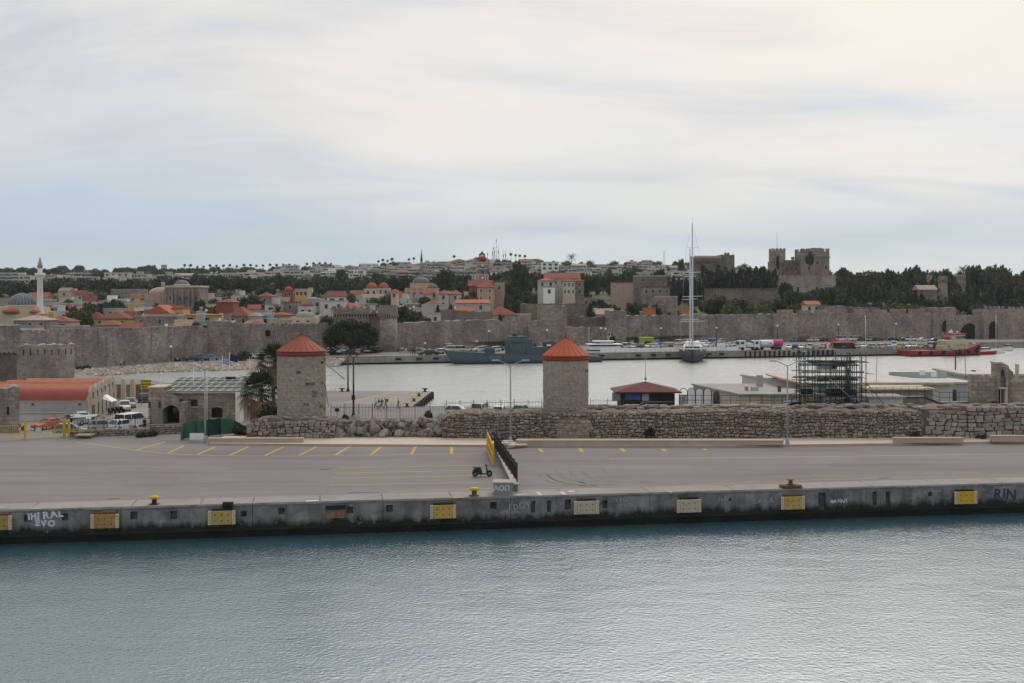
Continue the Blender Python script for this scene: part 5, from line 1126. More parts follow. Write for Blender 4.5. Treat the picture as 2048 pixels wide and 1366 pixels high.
def arch_gate():
    Y0 = 164; x0, x1 = X(297,Y0), X(326,Y0); c = (x0+x1)/2; t = thing('gate_tower', 'pale stone gate block with a dark archway joining the panelled roof building', 'gatehouse', (c,Y0,1.2)); h = (x1-x0)/2; H = Z(776,Y0)-1.2
    m = MB(); m.box(-h,h*.95,0,4,-.3,H); m.build('tower', M_wall_warm, t); m = MB(); m.box(-h-.1,h+.1,-.1,4.1,H,H+.18); m.build('cornice', M_cream_stone, t)
    for px in (299,319): m = MB(); m.box(X(px,Y0)-c-.15,X(px,Y0)-c+.15,-.03,.02,2.2,3.0); m.build('slit', M_window, t)
    ax0, ax1 = h, X(368,Y0)-c; m = MB(); r = (ax1-ax0)*.40; cx = ax0 + r*1.1; zc = 1.6; n = 12
    pts = [(cx - r*math.cos(math.pi*i/n), zc + r*.85*math.sin(math.pi*i/n)) for i in range(n+1)]; top = 4.2
    vs = []; 
    for x, z in pts: vs += [(x,-.6,z),(x,-.6,top - .55*max(0,(x-cx)/r)),(x,2.5,z)]
    m.add(vs, [(3*i,3*i+3,3*i+4,3*i+1) for i in range(n)] + [(3*i,3*i+2,3*i+5,3*i+3) for i in range(n)]); m.box(ax0,cx-r,-.6,2.5,-.3,top); m.box(cx+r,ax1+.4,-.6,2.5,-.3,3.0); m.build('arch', M_wall, t)
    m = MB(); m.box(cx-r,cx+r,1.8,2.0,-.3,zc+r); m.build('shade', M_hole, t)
arch_gate()
# green netting fence
p0, p1, p2, p3_ = (X(368,134.5),134.5,2.65), (X(441,138.5),138.5,2.65), (X(470,139),139,2.7), (X(506,139),139,2.9)
t = thing('netting_fence', 'green shade netting fence with slanting end, at the foot of the low stone wall', 'fence', p0); M_net = mat('green netting',(.035,.12,.085),.9,.2,1.5); M_netd = mat('dark green netting',(.012,.05,.04),.9,.2,1.5)
P0 = Vector(p0); hs_ = [1.75,1.95,1.55,.15]; pp = [Vector(p)-P0 for p in (p0,p1,p2,p3_)]
for i in range(3):
    a, b = pp[i], pp[i+1]
    for j in range(3 if i == 0 else 1):
        k = 3 if i == 0 else 1; u, v = a.lerp(b, j/k), a.lerp(b, (j+1)/k); ha, hb = hs_[i]+(hs_[i+1]-hs_[i])*j/k, hs_[i]+(hs_[i+1]-hs_[i])*(j+1)/k
        m = MB(); m.add([u+Vector((.03,0,.05)),v+Vector((-.03,0,.05)),v+Vector((-.03,.0,hb)),u+Vector((.03,0,ha)),u+Vector((.03,.03,.05)),v+Vector((-.03,.03,.05)),v+Vector((-.03,.03,hb)),u+Vector((.03,.03,ha))],[(0,1,2,3),(7,6,5,4),(3,2,6,7)]); m.build('net_panel', M_netd if (i == 0 and j == 2) or i == 2 else M_net, t)
        m = MB(); m.tube(u+Vector((0,-.04,-.1)), u+Vector((0,-.04,ha+.1)), .05, 6); m.build('post', M_netd, t)
m = MB(); m.tube(pp[0]+Vector((.9,-.08,.1)), pp[0]+Vector((.2,-.05,1.3)), .04, 5); m.build('brace', M_netd, t)
# side return of the netting, towards the road
m = MB(); m.add([(-.05,-1.2,.0),(-.05,0,.0),(-.05,0,1.75),(-.05,-1.2,1.5),(-.02,-1.2,.0),(-.02,0,.0),(-.02,0,1.75),(-.02,-1.2,1.5)],[(0,1,2,3),(7,6,5,4)]); m.build('net_panel', M_net, t)
t = tag(MB().cbox(0,0,.35,1.6,.08,.7).build('white_board', M_white, None, (X(394,132.5),132.5,2.84)), 'low white board lying against the kerb below the green netting', 'board')
# ------------------------------------------------------------------ right side of the mole: kiosk, arched panels, flat buildings, scaffolding, ruin
def kiosk():
    Y0 = 162; s = F/Y0; x0, x1 = X(1229,Y0), X(1362,Y0); c = (x0+x1)/2; zb = 1.2; t = thing('kiosk', 'dark timber kiosk with low red brown hipped roof and a ball finial', 'kiosk', (c,Y0,zb)); h = (x1-x0)/2; ze = Z(783,Y0)-zb; za = Z(766,Y0)-zb
    m = MB(); m.hip(-h,h,-.8,6.5,ze,za-ze,0,0,ridge=h-.02); m.build('roof', mat('red brown roof',(.115,.03,.028),.8,.2,1,.2,streak=.2), t)
    wx0, wx1 = X(1242,Y0)-c, X(1350,Y0)-c; m = MB(); m.box(wx0,wx1,.2,5.8,0,ze-.05); m.build('wall', mat('dark timber wall',(.028,.02,.02),.7,.3,1), t)
    m = MB(); m.box(X(1250,Y0)-c,X(1281,Y0)-c,.14,.2,ze-1.15,ze-.35); m.build('blue_screen', mat('blue poster',(.05,.10,.30),.5,.3,1.2), t); m = MB(); m.box(X(1284,Y0)-c,X(1298,Y0)-c,.13,.2,ze-1.25,ze-.35); m.build('poster', mat('pale poster',(.35,.42,.5),.5,.2,2), t)
    m = MB(); m.box(X(1225,Y0)-c,X(1244,Y0)-c,.6,.7,ze-1.3,ze-.2); m.build('side_flap', M_greyplaster, t)
    for px in (1310,1330): m = MB(); m.box(X(px-7,Y0)-c,X(px+7,Y0)-c,.13,.19,ze-2.6,ze-1.5); m.build('window', M_glass, t)
    m = MB(); m.tube((0,2.8,za),(0,2.8,za+3.2),.04,6); m.build('mast', M_galv, t); m = MB(); m.lathe([(0,za+.2),(.16,za+.28),(.2,za+.42),(.14,za+.56),(0,za+.62)],10,0,0,2.8); m.build('ball', M_galv, t)
    m = MB(); m.path([(X(1255,Y0)-c,-.6,ze-3.0),(X(1285,Y0)-c,-.6,ze-1.35),(X(1345,Y0)-c,-.6,ze-1.35)],.05,5); m.path([(X(1285,Y0)-c,-.6,ze-2.9),(X(1285,Y0)-c,-.6,ze-1.3)],.04,5); m.build('handrail', M_galv, t)
kiosk()
M_screen = mat('pale grey screen',(.72,.725,.73),.7,.1,1); t = thing('arched_screen', 'row of four grey arched panels with dark frames beside the kiosk', 'screen', (X(1394,158),158,1.2)); s = F/158
for i, px in enumerate((1367,1383,1399,1415)):
    w = 15.5/s; x = X(px,158)-X(1394,158); zt = Z(784,158)-1.2; r = w/2*.86
    prof = [(x-r,1.5),(x+r,1.5)] + [(x+r*math.cos(math.pi*k/8), zt+r*math.sin(math.pi*k/8)) for k in range(9)]
    if i: m = MB(); m.yprism(prof[::-1],0,.1); m.build('panel', M_screen, t)
    else: m = MB(); m.yprism([(x-r*1.4,1.5),(x+r,1.5),(x+r,zt-.35),(x-r*1.4,zt-.35)][::-1],0,.1); m.build('panel', M_greyplaster, t)
    m = MB(); R1 = r+.06
    arcp = [(x+R1*math.cos(math.pi*k/10), .0, zt+R1*math.sin(math.pi*k/10)) for k in range(11)]; m.path([(x+R1,0,1.2)]+arcp+[(x-R1,0,1.2)],.045,6); m.build('frame', M_black if i % 2 else M_wood, t)
t = tag(MB().lathe([(.42,0),(.42,1.1),(.36,1.5),(0,1.75)],14,0).build('dome_bin', mat('dark olive bin',(.06,.065,.05),.8,.2,2), None, (X(1433,150),150,Z(808,150))), 'dark dome topped bin standing right of the arched panels', 'bin')
M_shedroof = mat('greyish white roof sheet', (.50,.49,.475), .85, .2, .25, dirt=((.36,.33,.30),.5,.56))
def flat_building(label, px0, px1, py_roof, py_back, Y, depth, col, roofm, skew=0.0, z0=1.2):
    x0, x1 = X(px0,Y), X(px1,Y); zt = Z(py_roof,Y); t = thing('flat_roofed_building', label, 'building', ((x0+x1)/2, Y, z0)); h = (x1-x0)/2; H = zt-z0
    m = MB(); m.prism([(-h,0),(h,0),(h+skew,depth),(-h+skew,depth)],0,H); m.build('wall', col, t)
    m = MB(); m.prism([(-h-.25,-.25),(h+.25,-.25),(h+.25+skew,depth+.25),(-h-.25+skew,depth+.25)],H,H+.22); m.build('roof', roofm, t); return t, H, (x0+x1)/2
t, H, c = flat_building('cream flat roofed building with roof vents between arched panels and scaffolding', 1482, 1640, 791, 775, 150, 17, M_cream, M_roofflat, -3.4)
for px, w, hh, y in ((1493,.4,.55,5),(1509,.9,.5,5),(1519,.8,1.55,12)): m = MB(); m.cbox(X(px,150+y)-c,y,H+hh/2+.2,w,.6,hh); m.build('roof_vent', M_greyplaster, t)
m = MB(); m.box(X(1567,150)-c,X(1573,150)-c,3,3.4,H+.2,H+.95); m.build('roof_box', M_rust, t)
for px in (1500,1525,1548,1575,1600,1625): m = MB(); m.box(X(px,150)-c-.03,X(px,150)-c+.03,-.06,0,0,H); m.build('downpipe', M_wood, t)
m = MB(); m.box(X(1497,150)-c,X(1512,150)-c,-.6,0,H-1.05,H-.95); m.build('door_canopy', M_white, t)
t, H, c = flat_building('white building with ochre edged curved roof behind the scaffolding', 1605, 1905, 768, 745, 160, 16, M_offwhite, M_shedroof, -5)
m = MB(); m.box(X(1605,160)-c-.3,X(1905,160)-c,-.5,-.25,H-.12,H+.14); m.build('ochre_edge', mat('faded ochre edge',(.42,.33,.19),.85,.2,1), t)
m = MB(); m.add([(X(1560,160)-c,-.2,H+.6),(X(1605,160)-c,-.5,H-.1),(X(1605,160)-c,9,H-.1),(X(1560,160)-c,9,H+.6),(X(1560,160)-c,-.2,H+.8),(X(1605,160)-c,-.5,H+.14),(X(1605,160)-c,9,H+.14),(X(1560,160)-c,9,H+.8)],[(0,3,2,1),(4,5,6,7),(0,1,5,4),(3,0,4,7)]); m.build('upswept_eave', M_pink, t)
for px, py in ((1840,744),(1863,747)): m = MB(); m.cbox(X(px,173)-c,12,Z(py,173)-1.2,.65,.5,.75); m.build('roof_unit', M_white, t)
m = MB(); m.tube((X(1757,160)-c,1,H),(X(1759,160)-c,1,H+4.2),.035,5); m.build('aerial', M_black, t)
t, H, c = flat_building('long low white shed with dark openings below its roof, left of the ruined arch', 1850, 1952, 767, 752, 168, 20, M_greyplaster, M_shedroof, -2)
for px in (1862,1884,1906): m = MB(); m.box(X(px-7,168)-c,X(px+7,168)-c,-.04,.0,H-2.6,H-.9); m.build('opening', M_window, t)
m = MB(); m.box(X(1815,168)-c,X(1935,168)-c,8,8.3,H+.2,H+1.1); m.build('roof_screen', M_greyplaster, t)
m = MB(); m.cbox(X(1947,182)-c,14,H+.6,.5,.5,.8); m.build('red_roof_box', M_rust, t)
m = MB(); m.tube((X(1932,176)-c,8,H),(X(1929,176)-c,8,H+5.0),.035,5); m.build('aerial', M_black, t)
t, H, c = flat_building('low olive shed with cream roof slab behind the walkway railing', 1742, 1865, 780, 776, 148, 5, mat('olive shed wall',(.23,.21,.16),.9,.2,.6), M_cream_stone, 0)
t, H, c = flat_building('white masonry base block beside the scaffolding foot', 1738, 1806, 796, 790, 143.5, 4, M_offwhite, M_roofflat, 0)
# metal walkway with handrail
def walkway(label, pts, hgt, gap, Y):
    P = [Vector((X(px,Y),Y,Z(py,Y))) for px,py in pts]; t = thing('walkway', label, 'walkway', P[0]); o = P[0]
    for a, b in zip(P,P[1:]):
        m = MB(); m.add([a-o,b-o,b-o+Vector((0,1.4,0)),a-o+Vector((0,1.4,0)),a-o-Vector((0,0,.22)),b-o-Vector((0,0,.22)),b-o+Vector((0,1.4,-.22)),a-o+Vector((0,1.4,-.22))],[(0,1,2,3),(7,6,5,4),(4,5,1,0),(6,7,3,2)]); m.build('deck', M_steel, t)
        for k in (.5,1.0): m = MB(); u = Vector((0,.05,hgt*k)); m.tube(a-o+u,b-o+u,.03,5); m.build('rail', M_steel, t)
        n = max(1,round((b-a).length/gap))
        for i in range(n+1): m = MB(); p = a.lerp(b,i/n)-o; m.tube(p-Vector((0,0,.9 if i % 3 == 0 else 0))+Vector((0,.05,0)),p+Vector((0,.05,hgt)),.03,5); m.build('post', M_steel, t)
    return t
M_steel = mat('dark blue grey steel',(.035,.048,.055),.6,.2,3); M_scaf = mat('scaffold tube',(.035,.052,.06),.6,.25,3,metal=.2)
walkway('dark steel walkway with handrail passing the kiosk and the cream flat building', [(1365,810),(1500,810),(1565,811),(1600,803)], 1.15, 1.2, 143)
walkway('dark steel walkway with stair flight between scaffolding and the ruined arch', [(1738,795),(1850,793),(1880,805),(1938,804)], 1.2, 1.0, 144)
def scaffold():
    Y0 = 141.5; s = F/Y0; x0, x1 = X(1600,Y0), X(1735,Y0); zb = 5.3; t = thing('scaffolding', 'dense grey tube scaffolding tower wrapped round a ruined stub on the rampart', 'scaffolding', ((x0+x1)/2, Y0, zb)); c = (x0+x1)/2; q = random.Random(71)
    zz = lambda py: Z(py,Y0)-zb; cols = [1602,1608,1616,1630,1640,1652,1660,1671,1683,1693,1695,1698,1700,1713,1720,1724,1732]; tops = [700,704,700,702,702,714,722,703,708,712,704,704,706,722,704,706,703]
    for dy in (0,1.8,3.6):
        for px, pt in zip(cols, tops):
            if dy and q.random() < .35: continue
            j = q.uniform(-2,2) if dy else 0; pt2 = pt + (q.uniform(5,30) if dy else 0)
            m = MB(); m.tube((X(px+j,Y0)-c,dy,-.1),(X(px+j,Y0)-c,dy,zz(pt2)),.055,5); m.build('upright', M_scaf, t)
    for py in (724,727,731,745,757,760,763,772,785,795,803,810):
        for dy in (0,1.8,3.6):
            a, b = (q.choice(cols[:5]), q.choice(cols[-6:])); m = MB(); m.tube((X(a,Y0)-c-.3,dy,zz(py+q.uniform(-1,1))),(X(b,Y0)-c+.3,dy,zz(py+q.uniform(-1,1))),.05,5); m.build('ledger', M_scaf, t)
    for px in cols[::2]:
        for py in (724,757,785,803): m = MB(); m.tube((X(px,Y0)-c,-.2,zz(py)),(X(px,Y0)-c,3.9,zz(py)),.04,5); m.build('transom', M_scaf, t)
    for a, b in (((1658,757),(1704,798)),((1720,765),(1765,812)),((1600,763),(1582,805)),((1732,765),(1768,810)),((1640,772),(1660,757)),((1608,760),(1630,790)),((1690,757),(1672,785)),((1646,790),(1660,770)),((1700,770),(1712,795)),((1640,800),(1662,782))):
        m = MB(); m.tube((X(a[0],Y0)-c,-.15,zz(a[1])),(X(b[0],Y0)-c,-.15,zz(b[1])),.055 if a[0] in (1658,1720) else .04,5); m.build('brace', M_galv if a[0] in (1658,1720) else M_scaf, t)
    for a, b, py, dy in ((1636,1702,754,0),(1600,1640,757.5,1.8),(1690,1735,758,1.8),(1655,1736,796,.5),(1570,1610,806,.5)):
        for k in range(4): m = MB(); m.box(X(a,Y0)-c,X(b,Y0)-c,dy+k*.42,dy+k*.42+.38,zz(py),zz(py)+.09); m.build('plank', M_wood if py < 790 else M_steel, t)
    for i in range(9): m = MB(); m.box(X(1688,Y0)-c,X(1702,Y0)-c,.3+i*.05,.8+i*.05,zz(800-i*5),zz(800-i*5)+.06); m.build('stair_tread', M_scaf, t)
    for a, b, p0_, p1_, mm in ((1686,1707,728,736,mat('red cloth',(.38,.05,.06),.8,.2,2)),(1643,1683,729,742,mat('pale grey sheet',(.36,.40,.45),.8,.15,2)),(1611,1636,781,792,M_hole),(1662,1704,781,797,mat('rust brown sheet',(.07,.035,.03),.9,.4,2)),(1708,1724,782,794,M_steel),(1645,1662,770,790,mat('pale blue sheet',(.26,.33,.42),.8,.15,2)),(1676,1686,726,740,mat('grey canvas',(.3,.32,.33),.8,.1,2))):
        m = MB(); m.box(X(a,Y0)-c,X(b,Y0)-c,2.4,2.46,zz(p1_),zz(p0_)); m.build('sheeting', mm, t)
scaffold()
ragged_block('ruined_stub', 'broken grey stone stub standing inside the scaffolding', 'ruin', 1620, 1650, 790, 142.3, 5.3, 1.6, M_wall_dark, 72, .8, taper=.25)
ragged_block('ruined_stub', 'low tumbled stone stub at the right foot of the scaffolding', 'ruin', 1652, 1745, 803, 142.8, 5.2, 1.4, M_wall_dark, 73, .5, taper=.2)
def ruin_arch():
    Y0 = 146; c = X(2006,Y0); zb = 5.2; t = thing('ruined_church', 'ruined tan stone wall with a tall gothic arch and broken pier at the right edge', 'ruin', (c,Y0,zb)); q = random.Random(81); zz = lambda py: Z(py,Y0)-zb
    def slab(pxa, pxb, pta, ptb, name, m_, d0=0, d1=1.4, amp=.18, base=-.8):
        m = MB(); n = max(2,int((pxb-pxa)/7)); xs = np.linspace(pxa,pxb,n+1)
        for i, px in enumerate(xs):
            zt = zz(pta+(ptb-pta)*i/n)+q.uniform(-amp,amp); x = X(px,Y0)-c; m.v += [(x,d0,base),(x,d0,zt),(x,d1,zt-.05),(x,d1,base)]
        for i in range(n):
            for k in range(3): m.f.append((i*4+k,(i+1)*4+k,(i+1)*4+k+1,i*4+k+1)); m.m.append(0); m.sm.append(False)
        m.f += [(0,1,2,3),tuple(n*4+k for k in (3,2,1,0))]; m.m += [0,0]; m.sm += [False]*2; m.build(name, m_, t)
    slab(1944,1996,750,752,'wall', M_wall_warm); slab(2012,2100,758,755,'wall', M_wall_warm); slab(1992,1999,726,727,'pier', M_wall_warm, -.25, 1.5, .05); slab(2011,2017,728,733,'pier', M_wall, -.15, 1.4, .1)
    slab(2017,2027,734,748,'broken_edge', M_wall_dark, .1, 1.3, .25)
    # pointed arch head above the opening
    cx = X(2004.5,Y0)-c; hw = X(2011,Y0)-X(1998.5,Y0); hw /= 2; zs = zz(762); zt = zz(727); n = 8; pts = []
    for i in range(n+1):
        u = -1+2*i/n; pts.append((cx+hw*u, zs + 1.45*math.sqrt(max(0,1-abs(u)**1.6))))
    m = MB(); vs = []
    for x, z in pts: vs += [(x,-.1,z),(x,-.1,zt),(x,1.3,z),(x,1.3,zt)]
    m.add(vs,[(4*i,4*i+4,4*i+5,4*i+1) for i in range(n)]+[(4*i,4*i+2,4*i+6,4*i+4) for i in range(n)]+[(4*i+1,4*i+5,4*i+7,4*i+3) for i in range(n)]+[(4*i+2,4*i+3,4*i+7,4*i+6) for i in range(n)]); m.build('arch_head', M_wall_warm, t)
    m = MB(); m.box(cx-hw,cx+hw,.5,1.3,zz(776),zz(757)+.2); m.build('infill', M_wall, t); m = MB(); m.cbox(cx,.2,zz(776),2*hw+.3,1.2,.22); m.build('lintel', M_cream_stone, t)
    m = MB(); m.cbox(X(1996,Y0)-c,.5,zz(727)+.1,.8,1.9,.22); m.build('capital', M_cream_stone, t)
    for px in (1998,2011): m = MB(); m.cbox(X(px,Y0)-c,.2,(zz(776)+zz(812))/2,.32,.9,zz(776)-zz(812)); m.build('jamb', M_cream_stone, t)
    m = MB(); m.box(cx-hw,cx+hw,1.1,1.2,-.3,zz(777)); m.build('door_grille', M_steel, t)
ruin_arch()
t = tag(MB().cbox(0,0,0,.45,.4,1.0).build('chimney', M_cream, None, (X(2034,175),175,Z(735,175))), 'small cream chimney rising behind the ruined gothic arch', 'chimney')
m = MB(); m.cbox(0,0,-1.2,.4,.35,1.5); o = m.build('flue', M_cream, t)
t = thing('white_roof_slab', 'long white roof behind the ruined gothic arch at the right edge', 'roof', (X(2040,176),176,1.2)); m = MB(); m.box(-8,18,0,14,Z(748,176)-1.5,Z(748,176)-1.2); m.build('slab', M_shedroof, t); m = MB(); m.box(-7.6,17.6,.4,13.6,0,Z(748,176)-1.5); m.build('wall', M_offwhite, t)
# mole end: mooring bollards, tyre fenders, yellow barriers
bm_ = [(850,783.5,M_black,'black mooring bollard at the far corner of the mole end'),(838,792,M_yellow,'yellow mooring bollard second from the far corner of the mole end'),(828,802.5,M_yellow,'yellow mooring bollard in the middle of the mole end'),(814,813,M_yellow,'rusty yellow mooring bollard nearest on the mole end')]
for px, py, mm, lab in bm_: bollard(*on(px,py,1.204), lab, mm, M_black, 1.0)
for px, py in ((684,783),): bollard(*on(px,py,1.204), 'dark mooring bollard on the far mole edge beside the black lamp', M_black, M_black, 1.0)
q = random.Random(91)
for i in range(9):
    Yt = 191.5 + i*3.3; x = lerp(Yt, [189,219.5], [-15.8,-14.6]); m = MB()
    ring = [(.28+.0,-.18),(.62,-.2),(.72,0),(.62,.2),(.28,.18)]; m.lathe(ring, 16, 0)
    o = m.build('tyre_fender', M_rubber, None, (x+.22, Yt, .45)); o.rotation_euler = (0,R(90),0); o.scale = (1.15,1.15,1.2); tag(o, 'black tyre hung on the end face of the mole as a fender', 'tyre', 'tyres along the mole end'); AUTO.append(o)
t = thing('barrier', 'yellow pipe barrier on the far mole edge right of the windmill with the spar', 'barrier', (X(652,218),218,1.2))
for k in range(5):
    x = k*.85; m = MB(); m.tube((x,0,0),(x,0,1.1),.03,5); m.build('post', M_yellow, t)
for z in (.55,1.1): m = MB(); m.tube((0,0,z),(3.4,0,z),.03,5); m.build('rail', M_yellow, t)
# flag poles over the panelled roof
def flag(px, pyt, pyb, Y, cols, label, zb=1.2):
    t = thing('flagpole', label, 'flag', (X(px,Y),Y,zb)); H = Z(pyt,Y)-zb; m = MB(); m.tube((0,0,0),(0,0,H),.05,6); m.build('pole', M_white, t)
    m = MB(); n = 10; w, h = 1.15, 1.0
    for j in range(9):
        for i in range(n):
            a, b = i/n*w, (i+1)/n*w; f = lambda u: (.04+u, .12*math.sin(u*7), H-.15-.25*u); za = h*j/9; zb_ = h*(j+1)/9
            p = [f(a), f(b)]; mi = (j % 2) if len(cols) > 1 else 0
            if len(cols) > 1 and j >= 4 and a < .45: mi = 0 if not (abs(j-6) < 1 or .18 < a < .3) else 1
            m.quad((p[0][0],p[0][1],p[0][2]-h+za),(p[1][0],p[1][1],p[1][2]-h+za),(p[1][0],p[1][1],p[1][2]-h+zb_),(p[0][0],p[0][1],p[0][2]-h+zb_),mi)
    m.build('cloth', cols, t)
M_fb = mat('flag blue',(.03,.10,.35),.8,.1,3); M_fw = mat('flag white',(.65,.66,.68),.8,.05,3); M_fd = mat('dark blue flag',(.02,.03,.12),.8,.1,3)
flag(445,712,770,178,[M_fb,M_fw],'flagpole flying a blue and white striped flag above the panelled roof'); flag(459,706,770,178,[M_fd],'flagpole flying a dark blue flag above the panelled roof')
for px, pt, pb, Y, lab in ((387,731,800,170,'thin white mast at the left end of the panelled roof'),(414,737,840,163,'slim white mast standing before the panelled roof building'),(499,714,752,262,'white lamp mast on the stone armoured shore')):
    t = thing('mast', lab, 'mast', (X(px,Y),Y,1.2)); m = MB(); m.tube((0,0,0),(0,0,Z(pt,Y)-1.2),.045,6); m.build('pole', M_white, t); m = MB(); m.lathe([(0,-.05),(.09,0),(.06,.12),(0,.16)],8,0); m.build('tip', M_galv, t, (0,0,Z(pt,Y)-1.2))
t = thing('street_lamp', 'white globe street lamp by the sandy ground behind the billboard', 'street lamp', (X(322,215),215,1.2)); m = MB(); m.tube((0,0,0),(0,0,Z(750,215)-1.2),.05,6); m.build('pole', M_white, t); m = MB(); m.lathe([(0,-.1),(.22,.1),(.22,.35),(0,.5)],10,0); m.build('globe', M_white, t, (0,0,Z(750,215)-1.2))
tag(MB().lathe([(.3,-.4),(.16,.2),(.16,.8),(0,1.5)],10,0).build('red_buoy', M_signred, None, (X(360,232),232,1.2)), 'red and white beacon standing at the water beyond the panelled roof', 'beacon')
# ------------------------------------------------------------------ the town walls across the harbour
def city_wall(label, pts, z0, ztops, thick=3.0, m_=M_wall, merlon=None, seed=0, ragged=.25, name='city_wall'):
    P = [Vector((*p,0)) for p in pts]; t = thing(name, label, 'city wall', (P[0].x,P[0].y,z0)); o = P[0]; q = random.Random(seed)
    segs = [(a,b) for a,b in zip(P,P[1:])]; Ltot = sum((b-a).length for a,b in segs); m = MB(); k = 0; run = 0; mer = []
    for a,b in segs:
        d = b-a; L_ = d.length; n = max(2,int(L_/1.6)); nn = Vector((-d.y,d.x,0)).normalized()*thick; i0 = len(m.v)
        for i in range(n+1):
            p = a.lerp(b,i/n)-o; u = (run+L_*i/n)/Ltot*(len(ztops)-1); zt = lerp(u, range(len(ztops)), ztops)-z0; zj = zt+q.uniform(-ragged,.05)
            m.v += [(p.x,p.y,-2),(p.x,p.y,zj),(p.x+nn.x,p.y+nn.y,zj+q.uniform(-.1,.1)),(p.x+nn.x,p.y+nn.y,-2)]
        for i in range(n):
            for j in range(3): a0 = i0+i*4+j; m.f.append((a0,a0+4,a0+5,a0+1)); m.m.append(0); m.sm.append(False)
        m.f += [(i0,i0+1,i0+2,i0+3), tuple(i0+n*4+j for j in (3,2,1,0))]; m.m += [0,0]; m.sm += [False]*2
        if merlon:
            w, g, h = merlon; x = g
            while x < L_-w:
                u = (run+x)/Ltot*(len(ztops)-1); p = a+d*((x+w/2)/L_)-o; zt = lerp(u, range(len(ztops)), ztops)-z0
                mer.append((p.x, p.y, zt-.15, math.atan2(d.y,d.x))); x += w+g
        run += L_
    m.build('masonry', m_, t)
    if merlon:
        b = MB(); b.cbox(0,.35,merlon[2]/2,merlon[0],.7,merlon[2]+.1,0,0,.06); me = b.mesh('merlon', m_)
        for x,y,z,an in mer:
            c = link('merlon', me, t, (x,y,z), an); c.scale = (q.uniform(.85,1.1),1,q.uniform(.75,1.1))
    return t
def arch(t, x, y, z, w, h, rz=0, ring=True, m_=M_wall_warm, fill=None):
    """archway shade painted as a dark slab, with a proud ring of stones; x, y, z in the thing's frame"""
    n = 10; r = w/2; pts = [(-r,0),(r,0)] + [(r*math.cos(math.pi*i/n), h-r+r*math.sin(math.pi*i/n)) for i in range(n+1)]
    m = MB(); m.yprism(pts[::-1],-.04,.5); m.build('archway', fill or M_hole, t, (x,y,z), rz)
    if ring:
        for i in range(9):
            a0, a1 = math.pi*i/9, math.pi*(i+1)/9-.03; m = MB(); ro = r+.55
            m.yprism([(r*math.cos(a0),h-r+r*math.sin(a0)),(ro*math.cos(a0),h-r+ro*math.sin(a0)),(ro*math.cos(a1),h-r+ro*math.sin(a1)),(r*math.cos(a1),h-r+r*math.sin(a1))][::-1],-.14,.3); m.build('arch_stone', m_, t, (x,y,z), rz)
def PT(px, Y): return (X(px,Y), Y)
city_wall('long weathered city wall above the shore road left of the big dark tree', [(-200,196),(-150,244),PT(120,283),PT(150,289),PT(260,302),PT(415,330)], 1.2, [10.2,10.2,10.3,10.2,10.1,9.9], merlon=(1.5,.55,.75), seed=1)
t, _ = ragged_block('wall_tower', 'pale square wall tower projecting from the long city wall left of the striped flag', 'tower', 414, 462, 642, 332, 1.2, 6, M_wall_warm, 2, .3, .25)
t = city_wall('city wall section with one square window between the projecting tower and the big dark tree', [PT(460,338),PT(560,350),PT(660,361),PT(700,363)], 1.2, [10.2,9.9,9.8,9.8], merlon=(1.5,.55,.7), seed=3)
o = MB(); o.box(-.7,.7,-.3,.1,0,1.6); o.build('window', M_hole, t, (X(535,346)-X(460,338), 346.6-338, Z(672,346)-1.2), .2)
t, _ = ragged_block('bastion', 'pale stone bastion with vertical slots behind the red vaulted building', 'bastion', 30, 149, 689, 240, 1.2, 6, M_wall_lit, 4, .25, .36)
for px in (48,62,76,90,104,118,132,143): o = MB(); o.box(-.08,.08,-.03,.12,-.4,.8); o.build('slot', M_hole, t, ((X(px,240)-X(90,240))*.936, .03, Z(706,240)-1.2))
t, Ht = ragged_block('wall_tower', 'dark machicolated tower cut off by the left edge, above the red vaults', 'tower', -66, 34, 706, 226, 1.2, 6, M_wall_dark, 5, .1, .40)
m = MB(); w = (X(36,226)-X(-68,226))*.92; m.box(-w/2,w/2+.4,-1.1,5.5,Ht+1.0,Ht+5.2); m.build('parapet', M_wall, t)
for k in range(11): o = MB(); o.yprism([(-.22,0),(.22,0),(.22,1.1),(-.22,1.1)][::-1],-1.1,.1); o.build('corbel', M_wall, t, (-w/2+.3+k*w/11+.2,0,Ht))
